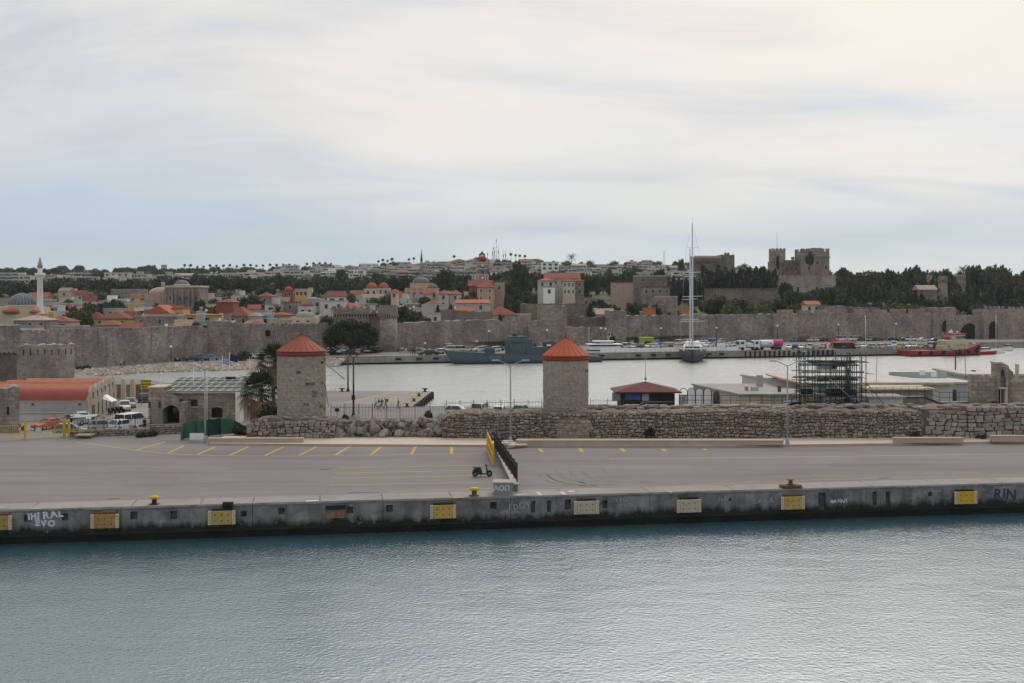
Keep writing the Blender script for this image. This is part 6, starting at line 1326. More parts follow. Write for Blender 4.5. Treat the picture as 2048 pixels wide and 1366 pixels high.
# marine gate: broad machicolated front and a round tower
def machicolated(label, px0, px1, py_top, py_mach, Y, depth, m_, round_=False, name='gate_tower'):
    x0, x1 = X(px0,Y), X(px1,Y); c = (x0+x1)/2; h = (x1-x0)/2; t = thing(name, label, 'tower', (c,Y+ (h if round_ else 0),2.0)); zm = Z(py_mach,Y)-2; zt = Z(py_top,Y)-2; n = 7 if round_ else max(4,int(2*h/.8))
    m = MB(); m2 = MB()
    if round_:
        m.lathe([(h,-2),(h*.97,zm)],24,0,smooth=True); m2.lathe([(h+.15,zm+.7),(h+.18,zt-.6),(h+.18,zt-.5),(h-.3,zt-.5)],24,0,smooth=False)
    else: m.box(-h,h,0,depth,-2,zm+.1); m2.box(-h-.3,h+.3,-.55,depth,zm+.7,zt-.6)
    m.build('shaft', m_, t); m2.build('parapet', m_, t); cb = MB(); cb.cbox(0,0,.4,.34,.75,.85); cm = cb.mesh('corbel', m_); sh = MB()
    if round_:
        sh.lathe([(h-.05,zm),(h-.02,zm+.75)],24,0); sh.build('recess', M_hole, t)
        for k in range(26): a = 2*math.pi*k/26; link('corbel', cm, t, ((h+.02)*math.cos(a),(h+.02)*math.sin(a),zm), a+math.pi/2)
        mb = MB(); mb.cbox(0,0,.35,.9,.5,.9); mm = mb.mesh('merlon', m_)
        for k in range(14): a = 2*math.pi*k/14; link('merlon', mm, t, (h*.95*math.cos(a),h*.95*math.sin(a),zt-.55), a+math.pi/2)
    else:
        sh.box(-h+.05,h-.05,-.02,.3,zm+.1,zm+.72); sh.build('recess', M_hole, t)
        for k in range(n+1): link('corbel', cm, t, (-h+2*h*k/n,-.25,zm))
        mb = MB(); mb.cbox(0,0,.35,1.1,.6,.9); mm = mb.mesh('merlon', m_); k = max(2,int(2*h/1.9))
        for i in range(k+1): link('merlon', mm, t, (-h+2*h*i/k,0,zt-.55))
    return t, zt, c
machicolated('broad machicolated gate front behind the big dark tree', 668, 736, 614, 633, 357, 8, M_wall)
machicolated('narrow recessed gate wall beside the round machicolated tower', 736, 760, 622, 633, 360, 6, M_wall_dark)
machicolated('round machicolated gate tower right of the big dark tree', 757, 793, 612, 634, 350, 8, M_wall_warm, True)
city_wall('city wall behind the warship bow, from the round gate tower to the red hipped house', [PT(790,361),PT(880,368),PT(1000,388)], 2.2, [10.6,11.0,11.0], seed=6, ragged=.4)
city_wall('broken upper wall set back above the city wall, below the orange roofs', [PT(888,384),PT(985,392)], 6, [14.6,13.6], 2.5, M_wall_dark, seed=7, ragged=.7)
city_wall('crenellated city wall stretch right of the red hipped house', [PT(998,388),PT(1080,394)], 2.2, [10.4,10.6], merlon=(3.6,1.3,1.3), seed=8)
city_wall('lower city wall with a gate arch behind the motor yacht and warship stern', [PT(1056,389),PT(1150,397),PT(1253,402)], 2.2, [8.4,8.3,8.2], m_=M_wall_warm, seed=9)
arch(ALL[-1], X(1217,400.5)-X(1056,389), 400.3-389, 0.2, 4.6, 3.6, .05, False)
ragged_block('wall_tower', 'big pale square wall tower above the warship superstructure', 'tower', 1075, 1134, 611, 398, 5, 9, M_wall_warm, 10, .3)
city_wall('upper city wall running behind the big pale square tower', [PT(1134,404),PT(1226,408)], 5, [12.2,11.4], m_=M_wall_dark, seed=11, ragged=.6)
ragged_block('wall_tower', 'ragged square tower where the lower wall with the gate arch ends', 'tower', 1212, 1253, 620, 403, 2.2, 6, M_wall, 12, .4)
city_wall('high inner wall with red earth top behind the big pale tower', [PT(1045,425),PT(1172,432)], 8, [15.8,15.9], m_=M_wall_dark, seed=13, ragged=.2)
city_wall('plain high city wall behind the tall yacht masts', [PT(1253,414),PT(1400,421),PT(1553,428)], 2.2, [11.9,12.1,12.3], seed=14, ragged=.5)
city_wall('city wall with square merlons behind the fuel tanker truck', [PT(1548,426),PT(1700,437),PT(1868,447)], 2.2, [12.4,12.2,12.1], m_=M_wall_warm, merlon=(6.2,1.6,1.5), seed=15, ragged=.3)
t = city_wall('wall block with a dark arch above the red tugboat bridge', [PT(1866,446),PT(1912,449)], 2.2, [14.2,14.3], 6, seed=16, ragged=.2)
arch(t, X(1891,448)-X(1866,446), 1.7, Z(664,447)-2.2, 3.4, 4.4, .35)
t = city_wall('low wall stretch with a wide road arch between the two arched wall blocks', [PT(1911,451),PT(1969,455)], 2.2, [11.2,11.2], 3, seed=17, ragged=.3)
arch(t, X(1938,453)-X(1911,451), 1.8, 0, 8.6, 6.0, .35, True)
t = city_wall('crenellated wall block with a tall arch behind the small sailing boat', [PT(1967,453),PT(2014,457),PT(2160,470)], 2.2, [13.6,13.2,13.2], 6, m_=M_wall_warm, merlon=(1.1,.9,1.1), seed=18, ragged=.2)
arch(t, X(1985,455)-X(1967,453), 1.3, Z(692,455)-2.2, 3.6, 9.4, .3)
ragged_block('masonry_block', 'stone hut on the city wall right of the small orange roofed house', 'wall block', 1642, 1690, 611, 442, 9, 5, M_wall, 19, .2)
ragged_block('masonry_block', 'long low masonry block beneath the bright green bushes', 'wall block', 1695, 1760, 614, 448, 9, 5, M_wall_dark, 20, .2)
# ------------------------------------------------------------------ cars on the far shore
def far_at(px, py, zq=2.2):
    Y = F*(ZC-zq)/(py-HY); x = X(px,Y); 
    if px > 790: Y = max(Y, FQ(x)+2.5); x = X(px,Y)
    return x, Y, zq
WORD = dict(white='white',silver='silver',grey='grey',black='black',red='red',orange='orange',blue='blue',lightblue='light blue',navy='dark blue',green='green',palegreen='pale green',yellow='yellow',maroon='maroon',cream='cream',pink='pink')
KW = dict(hatch='hatchback',sedan='saloon',van='van',pickup='pickup truck',jeep='jeep')
q = random.Random(101)
def row(zone, group, items, yaw=17, jit=6, z=2.2):
    for px, py, k, c in items:
        x, y, zz = far_at(px, py, z); car_far(k, c, x, y, zz, R(yaw + q.choice((0,180)) + q.uniform(-jit,jit)), '%s %s %s' % (WORD[c], KW[k], zone), group)
h,s_,v,p,j = 'hatch','sedan','van','pickup','jeep'
row('behind the white barriers left of the tall yacht', 'cars behind the white barriers', [(1223,698,s_,'silver'),(1237,698,h,'grey'),(1251,697,v,'white'),(1267,697,h,'silver'),(1283,696,s_,'black'),(1299,696,h,'cream'),(1312,696,s_,'white'),(1326,695,h,'lightblue'),(1338,695,s_,'white'),(1290,691,h,'palegreen'),(1313,690,p,'lightblue'),(1358,690,v,'white'),(1372,689,j,'white'),(1264,690,h,'navy')], 70, 20)
row('behind the white notice board right of the tall yacht', 'cars right of the tall yacht', [(1409,690,h,'white'),(1417,694,s_,'white'),(1427,688,v,'lightblue'),(1432,692,h,'orange'),(1441,686,h,'white'),(1455,686,h,'grey'),(1460,693,s_,'white'),(1470,692,h,'cream'),(1478,691,h,'navy'),(1476,685,h,'blue'),(1446,691,h,'silver'),(1399,685,h,'white')], 60, 30)
row('in the back row below the right city wall', 'cars at the foot of the right wall', [(1591,683,h,'lightblue'),(1606,683,j,'red'),(1622,683,h,'white'),(1636,683,h,'white'),(1650,683,s_,'black'),(1665,683,h,'orange'),(1679,682,v,'white'),(1708,682,v,'white'),(1726,682,s_,'navy'),(1740,682,h,'silver'),(1755,682,s_,'black'),(1788,682,s_,'navy'),(1806,682,h,'black'),(1821,682,p,'white'),(1846,683,s_,'white'),(1868,684,s_,'black'),(1882,684,h,'navy')], 20, 8)
row('in the quay front row right of the tanker', 'cars in the front row right of the tanker', [(1577,698,s_,'white'),(1591,698,h,'navy'),(1605,698,h,'white'),(1620,698,p,'white'),(1633,698,s_,'palegreen'),(1646,697,h,'red'),(1667,696,p,'orange'),(1690,697,s_,'grey'),(1710,697,h,'maroon'),(1725,696,h,'white'),(1743,697,h,'silver'),(1761,697,h,'cream'),(1777,696,h,'lightblue'),(1788,694,v,'white'),(1799,697,h,'yellow'),(1812,697,h,'white'),(1826,697,h,'silver'),(1841,696,h,'cream'),(1852,697,s_,'black'),(1862,696,v,'white'),(1873,698,v,'blue')], 80, 25)
row('parked between the warship bow and the city wall', 'cars behind the warship bow', [(850,714,s_,'maroon'),(864,710,s_,'black'),(876,708,h,'silver'),(886,707,h,'white'),(900,704,v,'white'),(914,704,v,'cream'),(932,703,s_,'white'),(944,702,s_,'palegreen'),(958,703,h,'white'),(972,701,h,'silver'),(988,703,h,'white'),(996,701,s_,'grey'),(838,704,s_,'grey'),(901,699,j,'white')], 20, 12)
row('parked along the shore road below the left city wall', 'cars along the left shore road', [(301,723,h,'red'),(325,722,j,'white'),(341,722,s_,'silver'),(400,721,j,'grey'),(424,720,h,'lightblue'),(384,722,s_,'navy'),(500,717,h,'white'),(516,717,s_,'white'),(541,716,s_,'silver'),(528,717,h,'cream')], 20, 6, 1.3)
row('parked under and beside the big dark tree', 'cars by the big dark tree', [(664,706,h,'white'),(676,704,s_,'silver'),(690,704,s_,'white'),(712,704,h,'grey'),(726,704,s_,'white'),(742,703,h,'silver'),(754,702,s_,'white'),(702,709,s_,'black'),(775,703,h,'white'),(786,703,h,'grey')], 20, 8)
for i,(px,py) in enumerate([(160,740),(168,739),(176,738),(352,722),(359,722),(366,721)]):
    motorbike(*far_at(px,py,1.3), R(30+20*i), 'dark motorbike parked against the left city wall' if i < 3 else 'dark motorbike beside the silver saloon on the shore road', 'motorbikes on the shore road'); AUTO.append(ALL[-1])
def far_person(px, py, sh, tr, lab, pose='stand', zq=2.2, grp=None):
    o = person(pose, *far_at(px,py,zq), R(q.uniform(0,360)), sh, tr, lab, group=grp); AUTO.append(o)
far_person(243,735,'white','navy','person in a white shirt walking on the left shore road','walk',1.25); far_person(248,735,'navy','black','dark dressed person walking beside the white shirt on the left shore road','walk',1.25)
far_person(403,727,'navy','black','person walking on the shore road near the grey jeep','walk',1.25); far_person(417,726,'black','black','dark dressed person before the light blue hatchback on the shore road','walk',1.25)
for px in (825,830): far_person(px,715,'black','navy','dark dressed person at the quay edge left of the maroon saloon')
for i in range(20):
    far_person(800+i*3.1, 706.5+q.uniform(-1.5,1), q.choice(('white','black','blue','grey','red','pale')), q.choice(('black','navy','khaki')), 'person in the crowd by the round gate tower', q.choice(('stand','step')), 2.2, 'crowd by the round gate tower')
# tanker, second lorry, kiosks, barriers, boards, lamps on the far quay
def tanker(px, py, label, tank=True):
    x, y, z = far_at(px, py); t = thing('tanker_truck' if tank else 'lorry', label, 'truck', (x,y,z), R(15)); L_ = 9.6 if tank else 6.5
    cabx = -L_/2+1.0
    m = MB(); m.cbox(cabx,0,1.75,2.1,2.3,2.4,0,0,.15); m.build('cab', PAINT['white'], t); m = MB(); m.cbox(cabx-.95,0,2.2,.25,2.0,1.0); m.cbox(cabx-.1,-1.17,2.25,1.0,.04,.8); m.build('windscreen', M_glass, t); m = MB(); m.cbox(cabx-.9,0,.75,.5,2.3,.5); m.build('bumper', PAINT['grey'], t)
    m = MB(); m.box(cabx+.8,L_/2,-.5,.5,.75,1.0); m.build('chassis', M_black, t)
    if tank:
        m = MB(); n = 16
        for xa_, xb_, mi in ((cabx+1.4,L_/2-3.2,0),(L_/2-3.2,L_/2,1)):
            ring = [(1.22*math.cos(2*math.pi*k/n),2.1+1.02*math.sin(2*math.pi*k/n)) for k in range(n)]; m.xprism(ring,xa_,xb_,mi)
        for sx in (cabx+1.38,L_/2-.02): m.xprism([(1.26*math.cos(2*math.pi*k/n),2.1+1.06*math.sin(2*math.pi*k/n)) for k in range(n)],sx,sx+.06,0)
        m.build('tank', [PAINT['white'], mat('magenta panel',(.42,.04,.15),.5,.1,1)], t); m = MB(); m.box(cabx+1.8,L_/2-.5,-.25,.25,3.1,3.22); m.build('walkway', M_galv, t)
        cu = bpy.data.curves.new('lettering','FONT'); cu.body = '1A'; cu.size = .95; cu.align_x = 'CENTER'; cu.offset = .03; me = text_mesh(bpy.data.objects.new('lettering',cu)); me.materials.append(mat('magenta letters',(.42,.03,.14),.6,.1,1)); l = link('lettering', me, t, (.4,-1.25,1.75)); l.rotation_euler = (R(90),0,0)
    else: m = MB(); m.cbox(1.2,0,1.6,3.6,2.2,1.1,0,0,.05); m.build('body', PAINT['white'], t)
    wm = MB(); wm.lathe([(.3,-.15),(.5,-.15),(.52,0),(.5,.15),(.3,.15)],14,0); wm = wm.mesh('wheel', M_rubber)
    for wx in ((cabx-.1,cabx+1.6,L_/2-2.4,L_/2-1.1) if tank else (cabx-.1,2.0)):
        for sy in (-1,1): o = link('wheel', wm, t, (wx,sy*1.05,.52)); o.rotation_euler = (R(90),0,0)
tanker(1534,703.5,'fuel tanker truck with white and magenta tank parked on the far quay'); tanker(1496,701.5,'white lorry parked in front of the fuel tanker, cab to the left',False)
def hut(px, py, wpx, hpx, label, wall, roof, cat='kiosk', d=3, hipped=False, open_=True, zq=2.2):
    x, y, z = far_at(px,py,zq); s = F/y; w, hh = wpx/s/2, hpx/s; t = thing('kiosk', label, cat, (x,y,z), R(14)); m = MB(); m.box(-w,w,0,d,0,hh*.8 if hipped else hh-.15); m.build('wall', wall, t)
    m = MB()
    if hipped: m.hip(-w,w,0,d,hh*.72,hh*.28,.8)
    else: m.box(-w-.2,w+.2,-.3,d+.2,hh-.15,hh+.05)
    m.build('roof', roof, t)
    if open_: m = MB(); m.box(-w*.6,w*.6,-.04,.0,hh*.3,hh*.62); m.build('hatch', M_window, t)
hut(1296,693,25,18,'bright green kiosk with open front at the city wall foot','' or mat('lime green paint',(.30,.42,.05),.6,.1,1),mat('lime roof',(.36,.46,.08),.6,.1,1)); hut(1341,697,16,12,'small cream hut between the parked cars behind the white barriers',M_cream,M_cream_stone)
hut(1692,697.5,34,17,'red brown hipped kiosk among the cars right of the tanker',mat('dark kiosk wall',(.05,.035,.03),.8,.2,1),M_tile_dark,hipped=True)
bar = MB(); bar.add([(-.7,-.28,0),(.7,-.28,0),(.7,.28,0),(-.7,.28,0),(-.68,-.13,1.0),(.68,-.13,1.0),(.68,.13,1.0),(-.68,.13,1.0)],[(0,1,5,4),(1,2,6,5),(2,3,7,6),(3,0,4,7),(4,5,6,7)]); bme = bar.mesh('barrier', M_white)
def barriers(px0, px1, lab, n, grp):
    for i in range(n):
        px = px0+(px1-px0)*(i+.5)/n; Yq = 0
        for _ in range(20): Yq = FQ(X(px,Yq or 340))+1.5
        o = link('concrete_barrier', bme, None, (X(px,Yq),Yq,2.2), R(17)); o.scale = ((px1-px0)/n/F*Yq/1.42,1,1.15); tag(o, lab, 'barrier', grp); AUTO.append(o)
barriers(1200,1350,'white barrier in the long row between warship and tall yacht',15,'white barriers on the far quay'); barriers(1404,1433,'pale concrete barrier left of the white notice board on the far quay',3,'barriers by the notice board'); barriers(1453,1488,'pale concrete barrier right of the white notice board on the far quay',3,'barriers by the notice board')
yq = FQ(X(1442,360))+1.2; t = thing('notice_board', 'square white notice board on the far quay right of the tall yacht', 'sign', (X(1442,yq),yq,2.2), R(14)); m = MB(); m.box(-1.3,1.3,0,.12,.1,2.4); m.build('board', M_white, t); m = MB(); m.box(-.8,.8,-.02,0,.75,.85); m.box(-.2,.25,-.02,0,1.3,1.55); m.build('lettering', M_graf_grey, t)
for i, px in enumerate(np.linspace(1490,1665,19)):                   # upright timbers on the quay face below the tanker
    yy = FQ(X(px,365))-.05; o = MB().box(-.3,.3,-.35,.05,-.5,2.0).build('fender_timber', M_rubber, None, (X(px,yy),yy,0), R(17)); tag(o, 'black upright fender timber on the quay face below the tanker truck', 'fender timber', 'fender timbers below the tanker'); AUTO.append(o)
for px in (796,838,872,1203,1276,1307,1336,1418,1443):
    yy = FQ(X(px,345))-.05; o = MB().cbox(0,-.2,1.35,1.5,.4,.55,0,0,.05).build('rubber_fender', M_rubber, None, (X(px,yy),yy,0), R(17)); tag(o, 'short black rubber fender on the pale face of the far quay', 'fender', 'rubber fenders on the far quay'); AUTO.append(o)
def single_lamp(label, px, pyb, pyt, heads=1, zq=2.2, r=.13, Y=None):
    x, y, z = far_at(px,pyb,zq); t = thing('street_lamp', label, 'street lamp', (x,y,z), 0, 'street lamps on the far shore'); H = Z(pyt,y)-z; m = MB(); m.tube((0,0,0),(0,0,H),r,8,0,r*.7); m.build('pole', M_black, t)
    m = MB()
    for sg in ((-1,1) if heads == 2 else (0,)): m.lathe([(0,H-.1),(.3,H),(.34,H+.2),(.2,H+.45),(0,H+.5)],10,0,sg*.5,0)
    m.build('lamp_head', M_white, t)
    if heads == 2: m = MB(); m.tube((-.6,0,H-.05),(.6,0,H-.05),.05,5); m.build('arm', M_black, t)
for px,pb,pt,lab in ((978,703,664,'dark lamp post rising behind the warship foredeck'),(1094,702,662,'dark lamp post rising behind the warship midships'),(1202,700,658,'dark lamp post nearest the warship stern'),(1211,700,659,'dark lamp post before the motor yacht, second of the close pair'),(1322,698,658,'dark lamp post behind the middle of the white barriers'),(1433,696,657,'dark lamp post above the white notice board'),(1555,694,653,'dark lamp post behind the tail of the fuel tanker'),(1677,694,651,'dark lamp post at the red brown hipped kiosk'),(1792,693,649,'dark lamp post left of the red tugboat'),(850,706,688,'short lamp post above the maroon saloon'),(342,722,695,'thin dark lamp post at the silver saloon on the shore road'),(954,702,684,'short thin lamp post behind the warship bow')): single_lamp(lab,px,pb,pt)
t = thing('flagpole','white flagpole with a small flag at the warship stern','flag',(*PT(1178,352),2.2)); m = MB(); m.tube((0,0,0),(0,0,Z(654,352)-2.2),.06,6); m.build('pole',M_white,t); m = MB(); hz = Z(661,352)-2.2; m.quad((.05,0,hz),(.8,.1,hz-.2),(.8,.1,hz+.35),(.05,0,hz+.5)); m.build('cloth',M_fb,t)
# ------------------------------------------------------------------ ships
def hull(m, L_, B, draft, sheer, bow=.9, n=18, mi=0, flare=.85, stern=.85, mdeck=1, boot=None, fine=(2.6,.62)):
    """bow towards -x; sheer(u) gives the deck height for u in 0..1 from bow to stern"""
    rows = []
    for i in range(n+1):
        u = i/n; w = B/2*min(1,(u*fine[0])**fine[1])*(1 if u < .8 else 1-(1-stern)*((u-.8)/.2)); d = sheer(u); x = -L_/2+L_*u; rk = bow*(1-u)**3
        rows.append([(x+rk*1.0,-w*(flare-.25*(1-u)),-draft),(x+rk*.6,-w*(flare-.08*(1-u)),.35),(x,-w,d),(x,w,d),(x+rk*.6,w*(flare-.08*(1-u)),.35),(x+rk*1.0,w*(flare-.25*(1-u)),-draft)])
    o = len(m.v); m.v += [p for r in rows for p in r]
    for i in range(n):
        for k, mm in ((0,boot if boot is not None else mi),(1,mi),(2,mdeck),(3,mi),(4,boot if boot is not None else mi)): a = o+i*6+k; m.f.append((a,a+6,a+7,a+1)[::-1]); m.m.append(mm); m.sm.append(k != 2)
    m.f.append(tuple(o+n*6+k for k in range(6))[::-1]); m.m.append(mi); m.sm.append(False); m.f.append(tuple(o+k for k in range(6))); m.m.append(mi); m.sm.append(False)
def warship():
    x0, y0 = PT(887,329.2); x1, y1 = PT(1195,343); L_ = math.hypot(x1-x0,y1-y0); an = math.atan2(y1-y0,x1-x0); c = ((x0+x1)/2,(y0+y1)/2-3.2,0); s = F/336
    t = thing('warship','blue grey naval patrol ship moored along the far quay','warship',c,an); Mg = mat('naval grey',(.055,.088,.102),.6,.1,.4,streak=.2); Md = mat('naval deck',(.06,.085,.095),.8,.1,1)
    m = MB(); hull(m,L_,6.6,1.2,lambda u: 3.9-2.6*u**.75+ (.0 if u < .5 else .5*(u-.5)),4.5,22,0,.9,.9,1,2); m.build('hull',[Mg,Md,M_rubber],t)
    xx = lambda px: (px-1041)/s; zz = lambda py: Z(py,337)
    def bl(name,a,b,pt,pb,w,mm=Mg,ch=.15,dy=0): m = MB(); m.cbox((xx(a)+xx(b))/2,dy,(zz(pt)+zz(pb))/2,xx(b)-xx(a),w,zz(pt)-zz(pb),0,0,ch); return m.build(name,mm,t)
    bl('deckhouse',1010,1111,692,712,4.6); bl('bridge',1009,1058,676,694,4.2); bl('bridge_front',1010,1030,681,693,3.6,ch=.6); bl('upper_bridge',1012,1050,671,677,3.2); 
    m = MB(); m.box(xx(1013),xx(1040),-2.14,-2.11,zz(685),zz(682)); m.box(xx(1016),xx(1022),-2.15,-2.12,zz(688.5),zz(687)); m.box(xx(1043),xx(1046),-2.33,-2.30,zz(708),zz(694)); m.build('window',M_window,t)
    m = MB(); m.lathe([(.0,0),(.75,.05),(.8,.6),(.5,1.05),(0,1.1)],12,0,xx(1026),0); o = m.build('radar_dome',Mg,t); o.location.z = zz(671)
    m = MB(); X_ = xx(1052); m.tube((X_-.5,-.5,zz(676)),(X_,0,zz(648)),.08,5); m.tube((X_+.5,.5,zz(676)),(X_,0,zz(648)),.08,5); m.tube((X_,0,zz(676)),(X_,0,zz(643)),.07,5)
    for k in range(4): m.tube((X_-.8,0,zz(655+k*5)),(X_+.8,0,zz(655+k*5)),.05,4)
    m.build('lattice_mast',Mg,t)
    m = MB(); m.cbox(xx(974),0,zz(700)+.3,2.6,2.0,1.5,0,0,.3); m.tube((xx(968),0,zz(698)),(xx(955),0,zz(696)),.08,6); m.build('gun_turret',Md,t); m = MB(); m.lathe([(1.0,0),(1.0,.6)],12,0,xx(974),0); o = m.build('gun_ring',Md,t); o.location.z = zz(705)
    bl('funnel',1086,1110,681,694,2.4,ch=.3); bl('life_raft',1088,1098,688,691,.6,M_white,.1,-2.0); bl('red_box',1096,1099,680,692,.5,M_signred,.02,-2.2); bl('after_house',1112,1150,699,711,4.0); m = MB(); m.lathe([(.5,0),(.6,.4),(.3,1.2),(0,1.3)],10,0,xx(1068),0); o = m.build('director',Mg,t); o.location.z = zz(692)
    m = MB(); 
    for k in range(26): px = 893+k*4.6; m.tube((xx(px),-min(3.0,.3+k*.35),zz(706-.0*k)),(xx(px),-min(3.0,.3+k*.35),zz(697)),.02,4)
    m.path([(xx(893),-.3,zz(697.5)),(xx(930),-3.0,zz(697.5)),(xx(1010),-3.1,zz(698.5))],.02,4); m.build('guard_rail',Mg,t)
    cu = bpy.data.curves.new('lettering','FONT'); cu.body = 'P230'; cu.size = 1.25; cu.space_character = 1.25; me = text_mesh(bpy.data.objects.new('lettering',cu)); me.materials.append(mat('faded ship number',(.20,.24,.25),.7,.1,2)); l = link('lettering',me,t,(xx(968),-3.10,zz(714.5))); l.rotation_euler = (R(84),0,R(-3.5))
warship()
def yacht():
    Y0 = 329; t = thing('sailing_yacht','large dark blue two masted sailing yacht lying bow on with very tall masts','sailing yacht',(X(1385,Y0+12),Y0+12.0,0),R(90-8.55)); s = F/Y0; Mh = mat('dark blue hull',(.010,.014,.026),.5,.05,1,spec=.25)
    m = MB(); hull(m,25,8.0,1.2,lambda u: 3.9-1.0*u,3.2,24,0,.74,.8,1,2,(1.7,.8)); m.build('hull',[Mh,M_white,M_rubber],t)
    m = MB(); m.cbox(1,0,3.9,12,5.2,1.6,0,0,.4); m.build('deckhouse',M_white,t); m = MB(); m.cbox(2.0,0,5.1,7,4.2,.9,0,0,.3); m.build('coachroof',M_white,t); m = MB(); m.box(-5.05,-4.98,-2.0,2.0,3.9,4.4); m.build('window',M_window,t)
    Mm = mat('pale blue grey mast',(.50,.54,.60),.4,.05,1)
    zt = Z(446,336); m = MB(); m.tube((-4.5,0,3.0),(-4.5,0,zt),.26,10,0,.16); m.build('main_mast',Mm,t); m = MB(); m.tube((5.5,.7,3.0),(5.5,.7,Z(497,346)),.24,10,0,.15); m.build('mizzen_mast',Mm,t)
    m = MB(); m.tube((-10.5,0,4.0),(-4.6,0,Z(470,335)),.05,5); m.tube((-8.0,-.1,4.0),(-4.6,0,Z(560,335)),.16,6,0,.06); m.tube((-9.5,.9,4.0),(-4.6,.1,Z(520,335)),.12,6,0,.05); m.build('furled_sails',Mm,t)
    for pz, wd, xx_, yy_ in ((494,12,-4.5,0),(544,16,-4.5,0),(592,20,-4.5,0),(642,24,-4.5,0),(551,12,5.5,.7),(598,15,5.5,.7),(640,18,5.5,.7)):
        m = MB(); w = wd/s; m.tube((xx_,yy_-w,Z(pz,336)),(xx_,yy_+w,Z(pz,336)-.2),.07,5); m.build('spreader',M_white,t)
    for sg in (-1,1):
        m = MB(); m.path([(-4.5,sg*3.6,3.4),(-4.5,sg*24/s,Z(642,336)),(-4.5,sg*20/s,Z(592,336)),(-4.5,sg*16/s,Z(544,336)),(-4.5,sg*12/s,Z(494,336)),(-4.5,0,Z(452,336))],.022,4); m.build('shroud',M_galv,t); m = MB(); m.path([(5.5,.7+sg*3,3.4),(5.5,.7+sg*18/s,Z(640,336)),(5.5,.7+sg*12/s,Z(551,336)),(5.5,.7,Z(500,336))],.02,4); m.build('shroud',M_galv,t)
    m = MB(); m.tube((-4.5,0,zt),(-4.5,0,zt+1.6),.03,5); m.build('aerial',M_galv,t)
    m = MB(); m.tube((-4.3,0,5.6),(5,.2,5.9),.28,8); m.build('boom',M_white,t); m = MB(); 
    for k in range(12): a = k/11; m.tube((-11+a*14,-(1.2+2.7*a**.5),3.8-.5*a),(-11+a*14,-(1.2+2.7*a**.5),4.7-.5*a),.025,4)
    m.build('guard_rail',M_galv,t); m = MB(); m.lathe([(.3,-.25),(.6,-.25),(.6,.25),(.3,.25)],12,0); o = m.build('ball_fender',M_rubber,t,(-3,-4.0,1.6)); o.rotation_euler = (R(90),0,0)
yacht()
def tug():
    Y0 = 371; x0, x1 = X(1800,Y0), X(1968,Y0+6); t = thing('tugboat','red hulled tugboat with beige wheelhouse and tyre hung bow at the far quay','tugboat',((x0+x1)/2,Y0+2.0,0),R(196)); L_ = x1-x0; s = F/Y0; Mr = mat('tug red',(.25,.022,.02),.55,.15,.6,streak=.25); Mb = mat('tug beige',(.44,.38,.26),.6,.1,.6,streak=.2)
    def sh(u): return 4.2-2.6*min(1,u/.38)**.8 if u < .38 else 1.6+.25*(u-.38)
    m = MB(); hull(m,L_,7.5,1.0,sh,1.6,22,0,.95,.9,1,2); m.build('hull',[Mr,M_rust,M_rubber],t)
    X_ = lambda px: -((px-1885)/s); zz = lambda py: Z(py,Y0)
    def bl(name,a,b,pt,pb,w,mm,ch=.15,dy=0): m = MB(); m.cbox((X_(a)+X_(b))/2,dy,(zz(pt)+zz(pb))/2,abs(X_(b)-X_(a)),w,zz(pt)-zz(pb),0,0,ch); return m.build(name,mm,t)
    bl('deckhouse',1880,1933,680,700,5.2,Mb,.3); bl('lower_house',1878,1900,690,703,5.6,Mb,.4); bl('wheelhouse',1898,1928,669,681,3.8,Mb,.15); bl('roof',1896,1930,667,669.3,4.2,M_signred,.05); bl('funnel',1889,1896,673,685,1.4,M_signred,.2); 
    for px in (1907,1912,1917,1922,1926): m = MB(); m.cbox(X_(px),1.92,zz(675),.55,.06,.75); m.build('window',M_window,t)
    for px in (1906,1913,1920): m = MB(); m.tube((X_(px),2.58,zz(690)),(X_(px),2.66,zz(690)),.16,8); m.build('porthole',M_window,t)
    m = MB(); m.lathe([(.22,-.06),(.42,-.06),(.42,.06),(.22,.06)],12,0); o = m.build('life_ring',M_tile_bright,t,(X_(1884),2.86,zz(693))); o.rotation_euler = (R(90),0,0)
    m = MB(); m.tube((X_(1903),0,zz(668)),(X_(1903),0,zz(658)),.12,6); m.tube((X_(1903)-.6,0,zz(662)),(X_(1903)+.6,0,zz(662)),.06,5); m.cbox(X_(1902),0,zz(664.5),.9,.9,.6); m.build('mast',M_white,t); m = MB(); m.lathe([(0,0),(.3,.15),(.3,.5),(0,.7)],10,0,X_(1917),0); o = m.build('search_light',M_white,t); o.location.z = zz(667)
    tm = MB(); tm.lathe([(.25,-.2),(.55,-.2),(.62,0),(.55,.2),(.25,.2)],14,0); tm = tm.mesh('tyre',M_rubber)
    for px,py,yy in ((1953,698,2.6),(1960,695,1.6),(1948,703,3.0),(1925,703,3.8),(1905,705,3.85),(1868,704,3.85),(1840,704.5,3.8),(1815,705,3.5)): o = link('tyre',tm,t,(X_(px),yy,zz(py))); o.rotation_euler = (R(90),0,R(0))
    m = MB(); m.path([(X_(1865),3.4,zz(697)),(X_(1865),3.4,zz(701)),(X_(1803),3.2,zz(701)),(X_(1803),3.2,zz(697))],.06,5); m.cbox(X_(1835),0,zz(702),6,4,.5); m.build('aft_bulwark',mat('orange red rail',(.36,.07,.04),.7,.1,1),t)
tug()
